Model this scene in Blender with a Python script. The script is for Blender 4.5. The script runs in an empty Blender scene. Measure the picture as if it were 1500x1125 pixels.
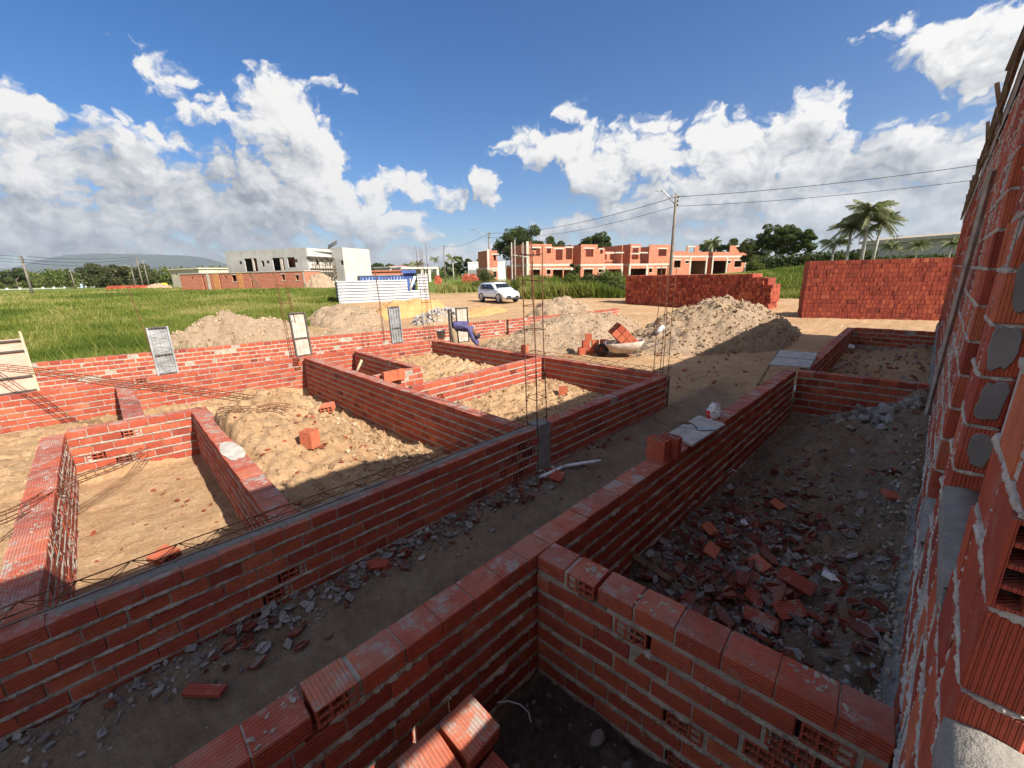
import bpy, bmesh, math, random
import numpy as np
from mathutils import Vector, Matrix, Euler

random.seed(7)
RS = np.random.RandomState(11)
SC = bpy.context.scene
COL = SC.collection
CAMZ = 2.41

# ------------------------------------------------------------------ camera frame
def _cam_frame():
    f = 605.0
    a = np.array([1385 - 750, -(388 - 562.5), -f]); a /= np.linalg.norm(a)
    b = np.array([140 - 750, -(415 - 562.5), -f]); b /= np.linalg.norm(b)
    up = np.cross(a, b); up /= np.linalg.norm(up)
    if up[1] < 0: up = -up
    return np.array([np.cross(a, up), a, up])
R = _cam_frame()
EYE = np.array([0.0, 0.0, CAMZ])

def ray(px, py):
    return R @ np.array([px - 750.0, -(py - 562.5), -605.0])
def on_z(px, py, z):
    d = ray(px, py); return EYE + d * ((z - CAMZ) / d[2])
def on_x(px, py, x):
    d = ray(px, py); return EYE + d * (x / d[0])
def on_y(px, py, y):
    d = ray(px, py); return EYE + d * (y / d[1])
def at(px, py, depth):
    """world point seen at (px, py) of the photograph, `depth` metres along the viewing axis"""
    return EYE + ray(px, py) * (depth / 605.0)

def sstep(a, b, x):
    t = np.clip((np.asarray(x, float) - a) / (b - a), 0, 1)
    return t * t * (3 - 2 * t)

def terrain(x, y):
    x = np.asarray(x, float); y = np.asarray(y, float)
    r = np.hypot(x, y)
    z = 0.9 * sstep(22, 60, r)
    z = z + 1.7 * sstep(-42, -6, x) * sstep(34, 62, y)
    return z

def ground_at(px, depth):
    p = at(px, 400, depth)
    return np.array([p[0], p[1], float(terrain(p[0], p[1]))])
def z_at(px, py, depth):
    return float(at(px, py, depth)[2])

# ------------------------------------------------------------------ noise
def _hash(ix, iy, s):
    h = (ix * 374761393 + iy * 668265263 + s * 974711) & 0x7fffffff
    h = (h ^ (h >> 13)) * 1274126177 & 0x7fffffff
    return ((h ^ (h >> 16)) & 0xffff) / 65535.0
def vnoise(x, y, s=0):
    x = np.asarray(x, float); y = np.asarray(y, float)
    ix = np.floor(x).astype(np.int64); iy = np.floor(y).astype(np.int64)
    fx = x - ix; fy = y - iy
    fx = fx * fx * (3 - 2 * fx); fy = fy * fy * (3 - 2 * fy)
    a = _hash(ix, iy, s); b = _hash(ix + 1, iy, s); c = _hash(ix, iy + 1, s); d = _hash(ix + 1, iy + 1, s)
    return (a + (b - a) * fx) * (1 - fy) + (c + (d - c) * fx) * fy
def fbm(x, y, s=0, o=4):
    t = 0; amp = 0.5
    for k in range(o):
        t = t + amp * (vnoise(x * 2 ** k + 17.3 * k, y * 2 ** k - 9.1 * k, s + k) - 0.5)
        amp *= 0.5
    return t

# ------------------------------------------------------------------ objects and tags
def link(o, parent=None):
    COL.objects.link(o)
    if parent is not None: o.parent = parent
    return o
def tag(o, label=None, cat=None, group=None, kind=None):
    if label: o["label"] = label
    if cat: o["category"] = cat
    if group: o["group"] = group
    if kind: o["kind"] = kind
    return o
def empty(name, loc=(0, 0, 0), rz=0.0):
    o = bpy.data.objects.new(name, None); o.empty_display_size = 0.2
    o.location = loc; o.rotation_euler = (0, 0, rz)
    return link(o)

class MB:
    """collects geometry with a random value (bv) and brick-local coordinates (lc) per vertex"""
    def __init__(s):
        s.V = []; s.L = []; s.T = []; s.M = []; s.B = []; s.C = []; s.n = 0; s.S = []
    def add(s, verts, loops, totals, mat=0, bv=0.5, lc=None, smooth=False):
        verts = np.asarray(verts, float).reshape(-1, 3); k = len(verts)
        s.V.append(verts); s.L.append(np.asarray(loops, np.int64) + s.n); t = np.asarray(totals, np.int64)
        s.T.append(t)
        s.M.append(np.full(len(t), mat, np.int64) if np.isscalar(mat) else np.asarray(mat, np.int64))
        s.S.append(np.full(len(t), smooth, bool))
        s.B.append(np.full(k, bv, float) if np.isscalar(bv) else np.asarray(bv, float))
        s.C.append(np.zeros((k, 3)) if lc is None else np.asarray(lc, float)); s.n += k
    def faces(s, verts, faces, mat=0, bv=0.5, smooth=False, lc=None):
        s.add(verts, [i for f in faces for i in f], [len(f) for f in faces], mat, bv, lc, smooth)
    def inst(s, tpl, mats, locs, bv, mat=None, smooth=False, scl=None):
        """tpl = (verts, loops, totals, matidx); mats Mx3x3; locs Mx3; bv M"""
        v, l, t, m = tpl
        mats = np.asarray(mats, float); locs = np.asarray(locs, float); n = len(locs)
        if n == 0: return
        vv = v[None] * (1 if scl is None else np.asarray(scl, float)[:, None, :])
        V = np.einsum('nij,nkj->nki', mats, vv) + locs[:, None, :]
        Lp = (l[None] + (np.arange(n) * len(v))[:, None]).ravel()
        mm = np.tile(m, n) if mat is None else mat
        s.add(V.reshape(-1, 3), Lp, np.tile(t, n), mm, np.repeat(np.asarray(bv, float), len(v)),
              vv.reshape(-1, 3) if vv.shape[0] == n else np.tile(v, (n, 1)), smooth)
    def box(s, c, size, rot=None, mat=0, bv=0.5, taper=1.0):
        x, y, z = np.asarray(size, float) / 2
        v = np.array([[-x, -y, -z], [x, -y, -z], [x, y, -z], [-x, y, -z],
                      [-x * taper, -y * taper, z], [x * taper, -y * taper, z], [x * taper, y * taper, z], [-x * taper, y * taper, z]])
        lc = v.copy()
        if rot is not None: v = v @ np.asarray(rot, float).T
        s.faces(v + np.asarray(c, float), [(0, 3, 2, 1), (4, 5, 6, 7), (0, 1, 5, 4), (1, 2, 6, 5), (2, 3, 7, 6), (3, 0, 4, 7)], mat, bv, lc=lc)
    def span(s, a, b, mat=0, bv=0.5):
        a = np.asarray(a, float); b = np.asarray(b, float)
        s.box((a + b) / 2, np.abs(b - a), None, mat, bv)
    def tube(s, pts, r, n=6, mat=0, bv=0.5, cap=True, smooth=True):
        pts = [np.asarray(p, float) for p in pts]
        rr = [r] * len(pts) if np.isscalar(r) else list(r)
        V = []; prev = None
        for i, p in enumerate(pts):
            d = pts[min(i + 1, len(pts) - 1)] - pts[max(i - 1, 0)]
            d = d / (np.linalg.norm(d) + 1e-9)
            if prev is None:
                u = np.cross(d, [0, 0, 1.0])
                if np.linalg.norm(u) < 1e-3: u = np.cross(d, [1.0, 0, 0])
            else:
                u = prev - d * np.dot(prev, d)
            u /= np.linalg.norm(u) + 1e-9; prev = u; w = np.cross(d, u)
            for k in range(n):
                a = 2 * math.pi * k / n
                V.append(p + rr[i] * (math.cos(a) * u + math.sin(a) * w))
        F = []
        for i in range(len(pts) - 1):
            for k in range(n):
                k2 = (k + 1) % n
                F.append((i * n + k, i * n + k2, (i + 1) * n + k2, (i + 1) * n + k))
        if cap:
            F.append(tuple(range(n))[::-1]); F.append(tuple((len(pts) - 1) * n + k for k in range(n)))
        s.faces(V, F, mat, bv, smooth)
    def grid(s, P, mat=0, bv=0.5, smooth=True, closed=False):
        P = np.asarray(P, float); a, b = P.shape[:2]
        i = np.arange(a - 1)[:, None]; j = np.arange(b - 1)[None]
        q = np.stack([i * b + j, (i + 1) * b + j, (i + 1) * b + j + 1, i * b + j + 1], -1).reshape(-1)
        s.add(P.reshape(-1, 3), q, np.full(len(q) // 4, 4), mat, bv, None, smooth)
    def lathe(s, prof, c=(0, 0, 0), n=20, mat=0, bv=0.5, rot=None, smooth=True):
        prof = np.asarray(prof, float); a = np.linspace(0, 2 * np.pi, n + 1)
        P = np.stack([prof[:, None, 0] * np.cos(a), prof[:, None, 0] * np.sin(a), np.repeat(prof[:, 1:2], n + 1, 1)], -1)
        if rot is not None: P = P @ np.asarray(rot, float).T
        s.grid(P + np.asarray(c, float), mat, bv, smooth)
    def prism(s, poly, axis_a, axis_b, ext, origin=(0, 0, 0), mat=0, bv=0.5):
        """polygon in the plane (axis_a, axis_b) extruded along ext, centred on origin"""
        A = np.asarray(axis_a, float); Bx = np.asarray(axis_b, float); E = np.asarray(ext, float); O = np.asarray(origin, float)
        n = len(poly)
        V = [O + A * p[0] + Bx * p[1] - E / 2 for p in poly] + [O + A * p[0] + Bx * p[1] + E / 2 for p in poly]
        F = [tuple(range(n)), tuple(range(2 * n - 1, n - 1, -1))] + [(i, i + n, (i + 1) % n + n, (i + 1) % n) for i in range(n)]
        s.faces(V, F, mat, bv)
    def build(s, name, mats, parent=None, loc=None, origin=None):
        me = bpy.data.meshes.new(name)
        V = np.concatenate(s.V); L = np.concatenate(s.L); T = np.concatenate(s.T)
        if origin is not None: V = V - np.asarray(origin, float)
        me.vertices.add(len(V)); me.vertices.foreach_set('co', V.astype(np.float32).ravel())
        me.loops.add(len(L)); me.loops.foreach_set('vertex_index', L.astype(np.int32))
        me.polygons.add(len(T)); me.polygons.foreach_set('loop_start', (np.cumsum(T) - T).astype(np.int32))
        me.polygons.foreach_set('material_index', np.concatenate(s.M).astype(np.int32))
        me.polygons.foreach_set('use_smooth', np.concatenate(s.S))
        for m in (mats if isinstance(mats, (list, tuple)) else [mats]): me.materials.append(m)
        a = me.attributes.new('bv', 'FLOAT', 'POINT'); a.data.foreach_set('value', np.concatenate(s.B).astype(np.float32))
        c = me.attributes.new('lc', 'FLOAT_VECTOR', 'POINT'); c.data.foreach_set('vector', np.concatenate(s.C).astype(np.float32).ravel())
        me.update(calc_edges=True)
        if me.validate(): me.update()
        o = bpy.data.objects.new(name, me)
        if origin is not None: o.location = origin
        if loc is not None: o.location = loc
        return link(o, parent)

def copy_tree(o, parent=None):
    c = o.copy(); COL.objects.link(c)
    if parent is not None: c.parent = parent
    for ch in list(o.children): copy_tree(ch, c)
    return c
def rotz(a):
    c, s = math.cos(a), math.sin(a); return np.array([[c, -s, 0], [s, c, 0], [0, 0, 1.0]])
def eul(x, y, z): return np.array(Euler((x, y, z)).to_matrix())
def rand_rots(n, tilt=math.pi):
    return np.array([eul(RS.uniform(-tilt, tilt), RS.uniform(-tilt, tilt), RS.uniform(0, 6.283)) for _ in range(n)])
def tpl_from_bm(bm):
    bm.verts.ensure_lookup_table(); bm.verts.index_update()
    v = np.array([p.co[:] for p in bm.verts]); l = []; t = []; m = []
    for f in bm.faces:
        l += [q.index for q in f.verts]; t.append(len(f.verts)); m.append(f.material_index)
    bm.free()
    return (v, np.array(l), np.array(t), np.array(m))

# ------------------------------------------------------------------ templates
def brick_tpl(L, W, H, ch=0.004):
    bm = bmesh.new(); bmesh.ops.create_cube(bm, size=1)
    for v in bm.verts: v.co = (v.co.x * L, v.co.y * W, v.co.z * H)
    if ch: bmesh.ops.bevel(bm, geom=list(bm.edges), offset=ch, segments=1, affect='EDGES', profile=0.5)
    return tpl_from_bm(bm)
def hollow_tpl(L, W, H, nc=3, nr=2, wall=0.009, depth=0.1):
    """clay block whose holes run along x, open at both ends"""
    ys = [-W / 2]; zs = [-H / 2]
    cw = (W - wall * (nc + 1)) / nc; chh = (H - wall * (nr + 1)) / nr
    for i in range(nc): ys += [ys[-1] + wall, ys[-1] + wall + cw]
    ys.append(W / 2)
    for i in range(nr): zs += [zs[-1] + wall, zs[-1] + wall + chh]
    zs.append(H / 2)
    V = []; F = []
    def q(*p):
        k = len(V); V.extend(p); F.append(tuple(range(k, k + 4)))
    d = min(depth, L / 2 - 0.002)
    for sx in (-1, 1):
        x = sx * L / 2; xi = sx * (L / 2 - d)
        for i in range(len(ys) - 1):
            for j in range(len(zs) - 1):
                a, b, c, e = ys[i], ys[i + 1], zs[j], zs[j + 1]
                if i % 2 == 1 and j % 2 == 1:
                    q((x, a, c), (x, b, c), (xi, b, c), (xi, a, c)); q((x, b, e), (x, a, e), (xi, a, e), (xi, b, e))
                    q((x, a, e), (x, a, c), (xi, a, c), (xi, a, e)); q((x, b, c), (x, b, e), (xi, b, e), (xi, b, c))
                    q((xi, a, c), (xi, b, c), (xi, b, e), (xi, a, e))
                else:
                    q((x, a, c), (x, b, c), (x, b, e), (x, a, e))
    y, z, x = W / 2, H / 2, L / 2
    q((-x, -y, z), (x, -y, z), (x, y, z), (-x, y, z)); q((-x, y, -z), (x, y, -z), (x, -y, -z), (-x, -y, -z))
    q((-x, -y, -z), (x, -y, -z), (x, -y, z), (-x, -y, z)); q((x, y, -z), (-x, y, -z), (-x, y, z), (x, y, z))
    return (np.array(V, float), np.array([i for f in F for i in f]), np.array([4] * len(F)), np.zeros(len(F), int))
def rock_tpl(seed, sub=1, flat=0.7, rough=0.28):
    rs = np.random.RandomState(seed)
    bm = bmesh.new(); n = 9 + 5 * sub
    for _ in range(n):
        p = rs.normal(0, 1, 3); p /= np.linalg.norm(p); p *= 0.5 * (1 - rough * rs.rand())
        bm.verts.new((p[0], p[1] * rs.uniform(.65, .95), p[2] * flat * rs.uniform(.6, 1.0)))
    bmesh.ops.convex_hull(bm, input=list(bm.verts))
    for v in [v for v in bm.verts if not v.link_faces]: bm.verts.remove(v)
    return tpl_from_bm(bm)
def shard_tpl(seed):
    """irregular broken plate of a clay block wall with two ribs"""
    rs = np.random.RandomState(seed); n = rs.randint(4, 6)
    ang = np.sort(np.linspace(0, 2 * np.pi, n, endpoint=False) + rs.uniform(-.35, .35, n))
    p = np.stack([np.cos(ang) * rs.uniform(.4, .6, n), np.sin(ang) * rs.uniform(.26, .4, n)], 1)
    h = 0.06
    V = [(a, b, -h) for a, b in p] + [(a, b, h) for a, b in p]
    F = [tuple(range(n))[::-1], tuple(range(n, 2 * n))] + [(i, (i + 1) % n, (i + 1) % n + n, i + n) for i in range(n)]
    k = len(V)
    if rs.rand() < 0.6:
        y0 = rs.uniform(-.15, .15)
        V += [(-.3, y0 - .03, h), (.3, y0 - .03, h), (.3, y0 + .03, h), (-.3, y0 + .03, h),
              (-.3, y0 - .03, h + .16), (.28, y0 - .03, h + .12), (.28, y0 + .03, h + .12), (-.3, y0 + .03, h + .16)]
        F += [(k, k + 1, k + 5, k + 4), (k + 1, k + 2, k + 6, k + 5), (k + 2, k + 3, k + 7, k + 6), (k + 3, k, k + 4, k + 7), (k + 4, k + 5, k + 6, k + 7)]
    return (np.array(V, float), np.array([i for f in F for i in f]), np.array([len(f) for f in F]), np.zeros(len(F), int))
ROCKS = [rock_tpl(i, 1, .8, .45) for i in range(6)]
ROCKS_F = [rock_tpl(20 + i, 2, 0.72, 0.2) for i in range(4)]
SHARDS = [shard_tpl(40 + i) for i in range(8)]

# ------------------------------------------------------------------ materials
class NT:
    def __init__(s, nt): s.nt = nt
    def n(s, t, **k):
        o = s.nt.nodes.new('ShaderNode' + t)
        for a, b in k.items(): setattr(o, a, b)
        return o
    def l(s, a, b): s.nt.links.new(a, b)
    def val(s, sock, v):
        if hasattr(v, 'is_linked') or isinstance(v, bpy.types.NodeSocket): s.l(v, sock)
        else: sock.default_value = v
    def math(s, op, a, b=None, c=None, clamp=False):
        o = s.n('Math', operation=op, use_clamp=clamp); s.val(o.inputs[0], a)
        if b is not None: s.val(o.inputs[1], b)
        if c is not None: s.val(o.inputs[2], c)
        return o.outputs[0]
    def mix(s, fac, a, b, bt='MIX'):
        o = s.n('Mix', data_type='RGBA', blend_type=bt); s.val(o.inputs[0], fac)
        for k, v in ((6, a), (7, b)):
            if isinstance(v, (tuple, list)): o.inputs[k].default_value = (*v[:3], 1)
            else: s.l(v, o.inputs[k])
        return o.outputs[2]
    def noise(s, vec, scale, detail=4, rough=0.6, dist=0.0):
        o = s.n('TexNoise'); o.inputs['Scale'].default_value = scale; o.inputs['Detail'].default_value = detail
        o.inputs['Roughness'].default_value = rough; o.inputs['Distortion'].default_value = dist
        if vec is not None: s.l(vec, o.inputs['Vector'])
        return o.outputs['Fac']
    def ramp(s, fac, stops, interp='LINEAR'):
        o = s.n('ValToRGB'); s.l(fac, o.inputs[0]); cr = o.color_ramp; cr.interpolation = interp
        while len(cr.elements) < len(stops): cr.elements.new(0.5)
        for e, (p, c) in zip(cr.elements, stops):
            e.position = p; e.color = (*(c if isinstance(c, (tuple, list)) else (c, c, c))[:3], 1)
        return o.outputs[0]
    def smooth(s, x, a, b):
        o = s.n('MapRange', interpolation_type='SMOOTHSTEP'); s.l(x, o.inputs[0])
        o.inputs[1].default_value = a; o.inputs[2].default_value = b
        return o.outputs[0]
    def attr(s, name):
        return s.n('Attribute', attribute_name=name)
def new_mat(name, rough=0.9, spec=0.3):
    m = bpy.data.materials.new(name); m.use_nodes = True; t = NT(m.node_tree)
    b = m.node_tree.nodes['Principled BSDF']; b.inputs['Roughness'].default_value = rough
    b.inputs['Specular IOR Level'].default_value = spec
    return m, t, b
def pos(t):
    return t.n('NewGeometry').outputs['Position']
def bump(t, b, h, strength=0.5, dist=0.02, prev=None):
    o = t.n('Bump'); o.inputs['Strength'].default_value = strength; o.inputs['Distance'].default_value = dist
    t.l(h, o.inputs['Height'])
    if prev is not None: t.l(prev, o.inputs['Normal'])
    t.l(o.outputs[0], b.inputs['Normal']); return o.outputs[0]

def mat_simple(name, col, col2=None, scale=8.0, rough=0.8, metal=0.0, spec=0.3, bs=0.2, bd=0.01, obj=True, detail=5):
    m, t, b = new_mat(name, rough, spec)
    v = t.n('TexCoord').outputs['Object'] if obj else pos(t)
    f = t.noise(v, scale, detail, 0.65)
    c2 = col2 or tuple(c * 0.7 for c in col)
    t.l(t.mix(t.smooth(f, 0.35, 0.68), col2 and c2 or c2, col), b.inputs['Base Color'])
    b.inputs['Metallic'].default_value = metal
    if bs: bump(t, b, t.noise(v, scale * 4, 4, 0.7), bs, bd)
    return m

def mat_brick(name, dirt=0.5, per=0.0165, dark=1.0, upright=False, grime=(0.40, 0.345, 0.30), stripes=0.75):
    m, t, b = new_mat(name, 0.88, 0.22)
    bv = t.attr('bv').outputs['Fac']; lc = t.attr('lc').outputs['Vector']
    P = pos(t)
    col = t.ramp(bv, [(0, (0.25 * dark, 0.050 * dark, 0.038 * dark)), (0.3, (0.41 * dark, 0.079 * dark, 0.049 * dark)),
                      (0.62, (0.55 * dark, 0.116 * dark, 0.060 * dark)), (1, (0.68 * dark, 0.20 * dark, 0.098 * dark))])
    mott = t.noise(P, 14, 4, 0.7)
    col = t.mix(t.smooth(mott, 0.3, 0.75), t.mix(0.35, col, (0.16, 0.05, 0.035), 'MIX'), col)
    sep = t.n('SeparateXYZ'); t.l(lc, sep.inputs[0])
    s = t.math('ADD', sep.outputs[1], sep.outputs[0 if upright else 2])
    g = t.math('SINE', t.math('MULTIPLY', s, 2 * math.pi / per))
    groove = t.smooth(g, -0.95, 0.1)
    fine = t.math('SINE', t.math('MULTIPLY', s, 2 * math.pi / (per * 0.31)))
    # lime/mortar dust kept in the grooves of upward faces, plus smears of mortar
    up = t.n('SeparateXYZ'); t.l(t.n('NewGeometry').outputs['Normal'], up.inputs[0])
    upf = t.smooth(up.outputs[2], 0.5, 0.9)
    n1 = t.noise(P, 5.5, 6, 0.72)
    n2 = t.noise(P, 38, 4, 0.7)
    smear = t.smooth(t.math('ADD', t.math('MULTIPLY', upf, 0.035), t.math('ADD', t.math('MULTIPLY', n1, 0.75), t.math('MULTIPLY', n2, 0.25))), 0.575 - 0.08 * dirt, 0.68 - 0.06 * dirt)
    smear = t.math('MULTIPLY', smear, t.math('ADD', 0.10 + 0.22 * dirt, t.math('MULTIPLY', upf, 0.7)), clamp=True)
    line = t.math('MULTIPLY', t.math('SUBTRACT', 1, groove), t.math('MULTIPLY', upf, t.math('MULTIPLY', t.smooth(n1, 0.40, 0.66), stripes)), clamp=True)
    dust = t.math('MULTIPLY', upf, t.math('MULTIPLY', t.smooth(t.noise(P, 2.4, 5, 0.7), 0.35, 0.75), 0.75 * dirt))
    fac = t.math('MAXIMUM', t.math('MAXIMUM', smear, line), dust)
    t.l(t.mix(fac, col, grime), b.inputs['Base Color'])
    h = t.math('ADD', t.math('MULTIPLY', groove, 0.8), t.math('ADD', t.math('MULTIPLY', fine, 0.03), t.math('MULTIPLY', n2, 0.35)))
    bump(t, b, h, 0.9, 0.010 if upright else 0.008)
    return m

def mat_mortar(name, c1=(0.47, 0.41, 0.34), c2=(0.27, 0.235, 0.195)):
    m, t, b = new_mat(name, 0.95, 0.15)
    P = pos(t); n = t.noise(P, 9, 6, 0.7); n2 = t.noise(P, 70, 4, 0.7)
    t.l(t.mix(t.smooth(t.math('ADD', t.math('MULTIPLY', n, 0.65), t.math('MULTIPLY', n2, 0.35)), 0.36, 0.64), c2, c1), b.inputs['Base Color'])
    bump(t, b, t.math('ADD', n2, t.math('MULTIPLY', n, 1.6)), 0.8, 0.008)
    return m

M = {}
M['brick'] = mat_brick('clay_brick', 0.6)
M['brick_clean'] = mat_brick('clay_brick_clean', 0.12, stripes=0.15)
M['brick_dusty'] = mat_brick('dusty_broken_clay', 0.8, grime=(0.36, 0.32, 0.30), dark=0.95, stripes=.3)
M['brick_rib'] = mat_brick('clay_brick_ribbed', 0.6, dark=1.15, per=0.0115, upright=True, grime=(0.42, 0.37, 0.33))  # lightened: bounced light on the house wall put into the colour
M['mortar'] = mat_mortar('mortar')
M['mortar_pale'] = mat_mortar('mortar_pale', (0.58, 0.54, 0.48), (0.38, 0.35, 0.31))
M['cement'] = mat_mortar('cement_skim', (0.30, 0.28, 0.25), (0.20, 0.19, 0.17))
M['fresh'] = mat_simple('smooth_cement_patch', (0.25, 0.245, 0.24), (0.19, 0.185, 0.18), 5, 0.85, bs=0.35, bd=0.004, obj=False)
M['rubble'] = None
def mat_rubble():
    m, t, b = new_mat('rubble_stone', 0.95, 0.15)
    bv = t.attr('bv').outputs['Fac']; P = pos(t)
    c = t.ramp(bv, [(0, (0.15, 0.135, 0.125)), (0.45, (0.30, 0.28, 0.265)), (0.8, (0.44, 0.42, 0.40)), (1, (0.56, 0.54, 0.51))])
    n = t.noise(P, 40, 5, 0.7)
    t.l(t.mix(t.smooth(n, 0.3, 0.7), t.mix(0.5, c, (0.10, 0.09, 0.08)), c), b.inputs['Base Color'])
    bump(t, b, n, 0.8, 0.01); return m
M['rubble'] = mat_rubble()
def mat_clod():
    m, t, b = new_mat('dry_clod', 0.97, 0.1)
    bv = t.attr('bv').outputs['Fac']; P = pos(t)
    c = t.ramp(bv, [(0, (0.22, 0.135, 0.075)), (0.5, (0.40, 0.265, 0.15)), (1, (0.60, 0.46, 0.30))])
    n = t.noise(P, 30, 5, 0.7)
    t.l(t.mix(t.smooth(n, 0.3, 0.7), t.mix(0.35, c, (0.2, 0.13, 0.08)), c), b.inputs['Base Color'])
    bump(t, b, n, 0.8, 0.012); return m
M['clod'] = mat_clod()
M['rust'] = mat_simple('rusty_steel', (0.27, 0.115, 0.06), (0.12, 0.055, 0.035), 20, 0.85, 0.3, bs=0.3, bd=0.001)
M['wood'] = mat_simple('weathered_timber', (0.28, 0.19, 0.12), (0.14, 0.09, 0.055), 6, 0.85, bs=0.4, bd=0.003)
M['wood_pale'] = mat_simple('pale_plank', (0.50, 0.47, 0.43), (0.34, 0.31, 0.28), 7, 0.85, bs=0.4, bd=0.003)
M['wood_new'] = mat_simple('new_pine', (0.62, 0.50, 0.36), (0.45, 0.34, 0.22), 6, 0.8, bs=0.3, bd=0.002)
M['steel'] = mat_simple('galvanised_form', (0.46, 0.47, 0.48), (0.27, 0.28, 0.28), 6, 0.5, 0.55, bs=0.2, bd=0.002)
M['steel_dark'] = mat_simple('dark_form_edge', (0.13, 0.115, 0.10), (0.07, 0.06, 0.055), 8, 0.7, 0.3, bs=0.2, bd=0.002)
M['form_pale'] = mat_simple('cement_stained_form', (0.58, 0.50, 0.43), (0.42, 0.33, 0.27), 7, 0.85, bs=0.4, bd=0.003)
M['form_pink'] = mat_simple('faded_red_form', (0.62, 0.42, 0.33), (0.48, 0.33, 0.25), 5, 0.85, bs=0.4, bd=0.003)
M['concrete'] = mat_simple('pole_concrete', (0.40, 0.385, 0.36), (0.27, 0.26, 0.24), 3, 0.9, bs=0.3, bd=0.004)
M['white_paint'] = mat_simple('white_paint', (0.78, 0.78, 0.77), (0.62, 0.62, 0.61), 2.5, 0.55, bs=0.0)
M['black'] = mat_simple('opening_shade_black', (0.012, 0.012, 0.013), (0.02, 0.018, 0.016), 3, 0.9, bs=0.0)  # near-black panels: the shade inside openings put into the colour
M['rubber'] = mat_simple('tyre_rubber', (0.02, 0.02, 0.021), (0.035, 0.034, 0.033), 12, 0.85, bs=0.1)
M['plastic_white'] = mat_simple('white_plastic', (0.78, 0.78, 0.80), (0.62, 0.62, 0.65), 9, 0.45, bs=0.15)
M['red_print'] = mat_simple('red_print', (0.62, 0.05, 0.05), (0.5, 0.04, 0.04), 9, 0.5, bs=0.0)
M['wire'] = mat_simple('black_cable', (0.02, 0.02, 0.022), (0.03, 0.03, 0.03), 3, 0.7, bs=0.0)

# ------------------------------------------------------------------ camera, sun, view
cam = bpy.data.cameras.new('camera'); camo = bpy.data.objects.new('camera', cam); COL.objects.link(camo)
mw = Matrix([[*R[0], 0], [*R[1], 0], [*R[2], CAMZ], [0, 0, 0, 1]]); camo.matrix_world = mw
cam.sensor_width = 36; cam.lens = 36 * 605 / 1500; cam.clip_start = 0.02; cam.clip_end = 30000
SC.camera = camo
SUN = np.array([1.22, 0.15, 1.0]); SUN /= np.linalg.norm(SUN)
SUN_EL = math.asin(SUN[2]); SUN_AZ = math.atan2(SUN[0], SUN[1])
sl = bpy.data.lights.new('sun', 'SUN'); sl.energy = 4.7; sl.angle = math.radians(0.53); sl.color = (1.0, 0.93, 0.82)
so = bpy.data.objects.new('sun', sl); COL.objects.link(so)
so.rotation_euler = Vector(-SUN).to_track_quat('-Z', 'Y').to_euler()
so.location = (30, 4, 40)
SC.view_settings.view_transform = 'Standard'; SC.view_settings.look = 'None'
SC.view_settings.exposure = 1.05; SC.view_settings.gamma = 1.0
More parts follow.
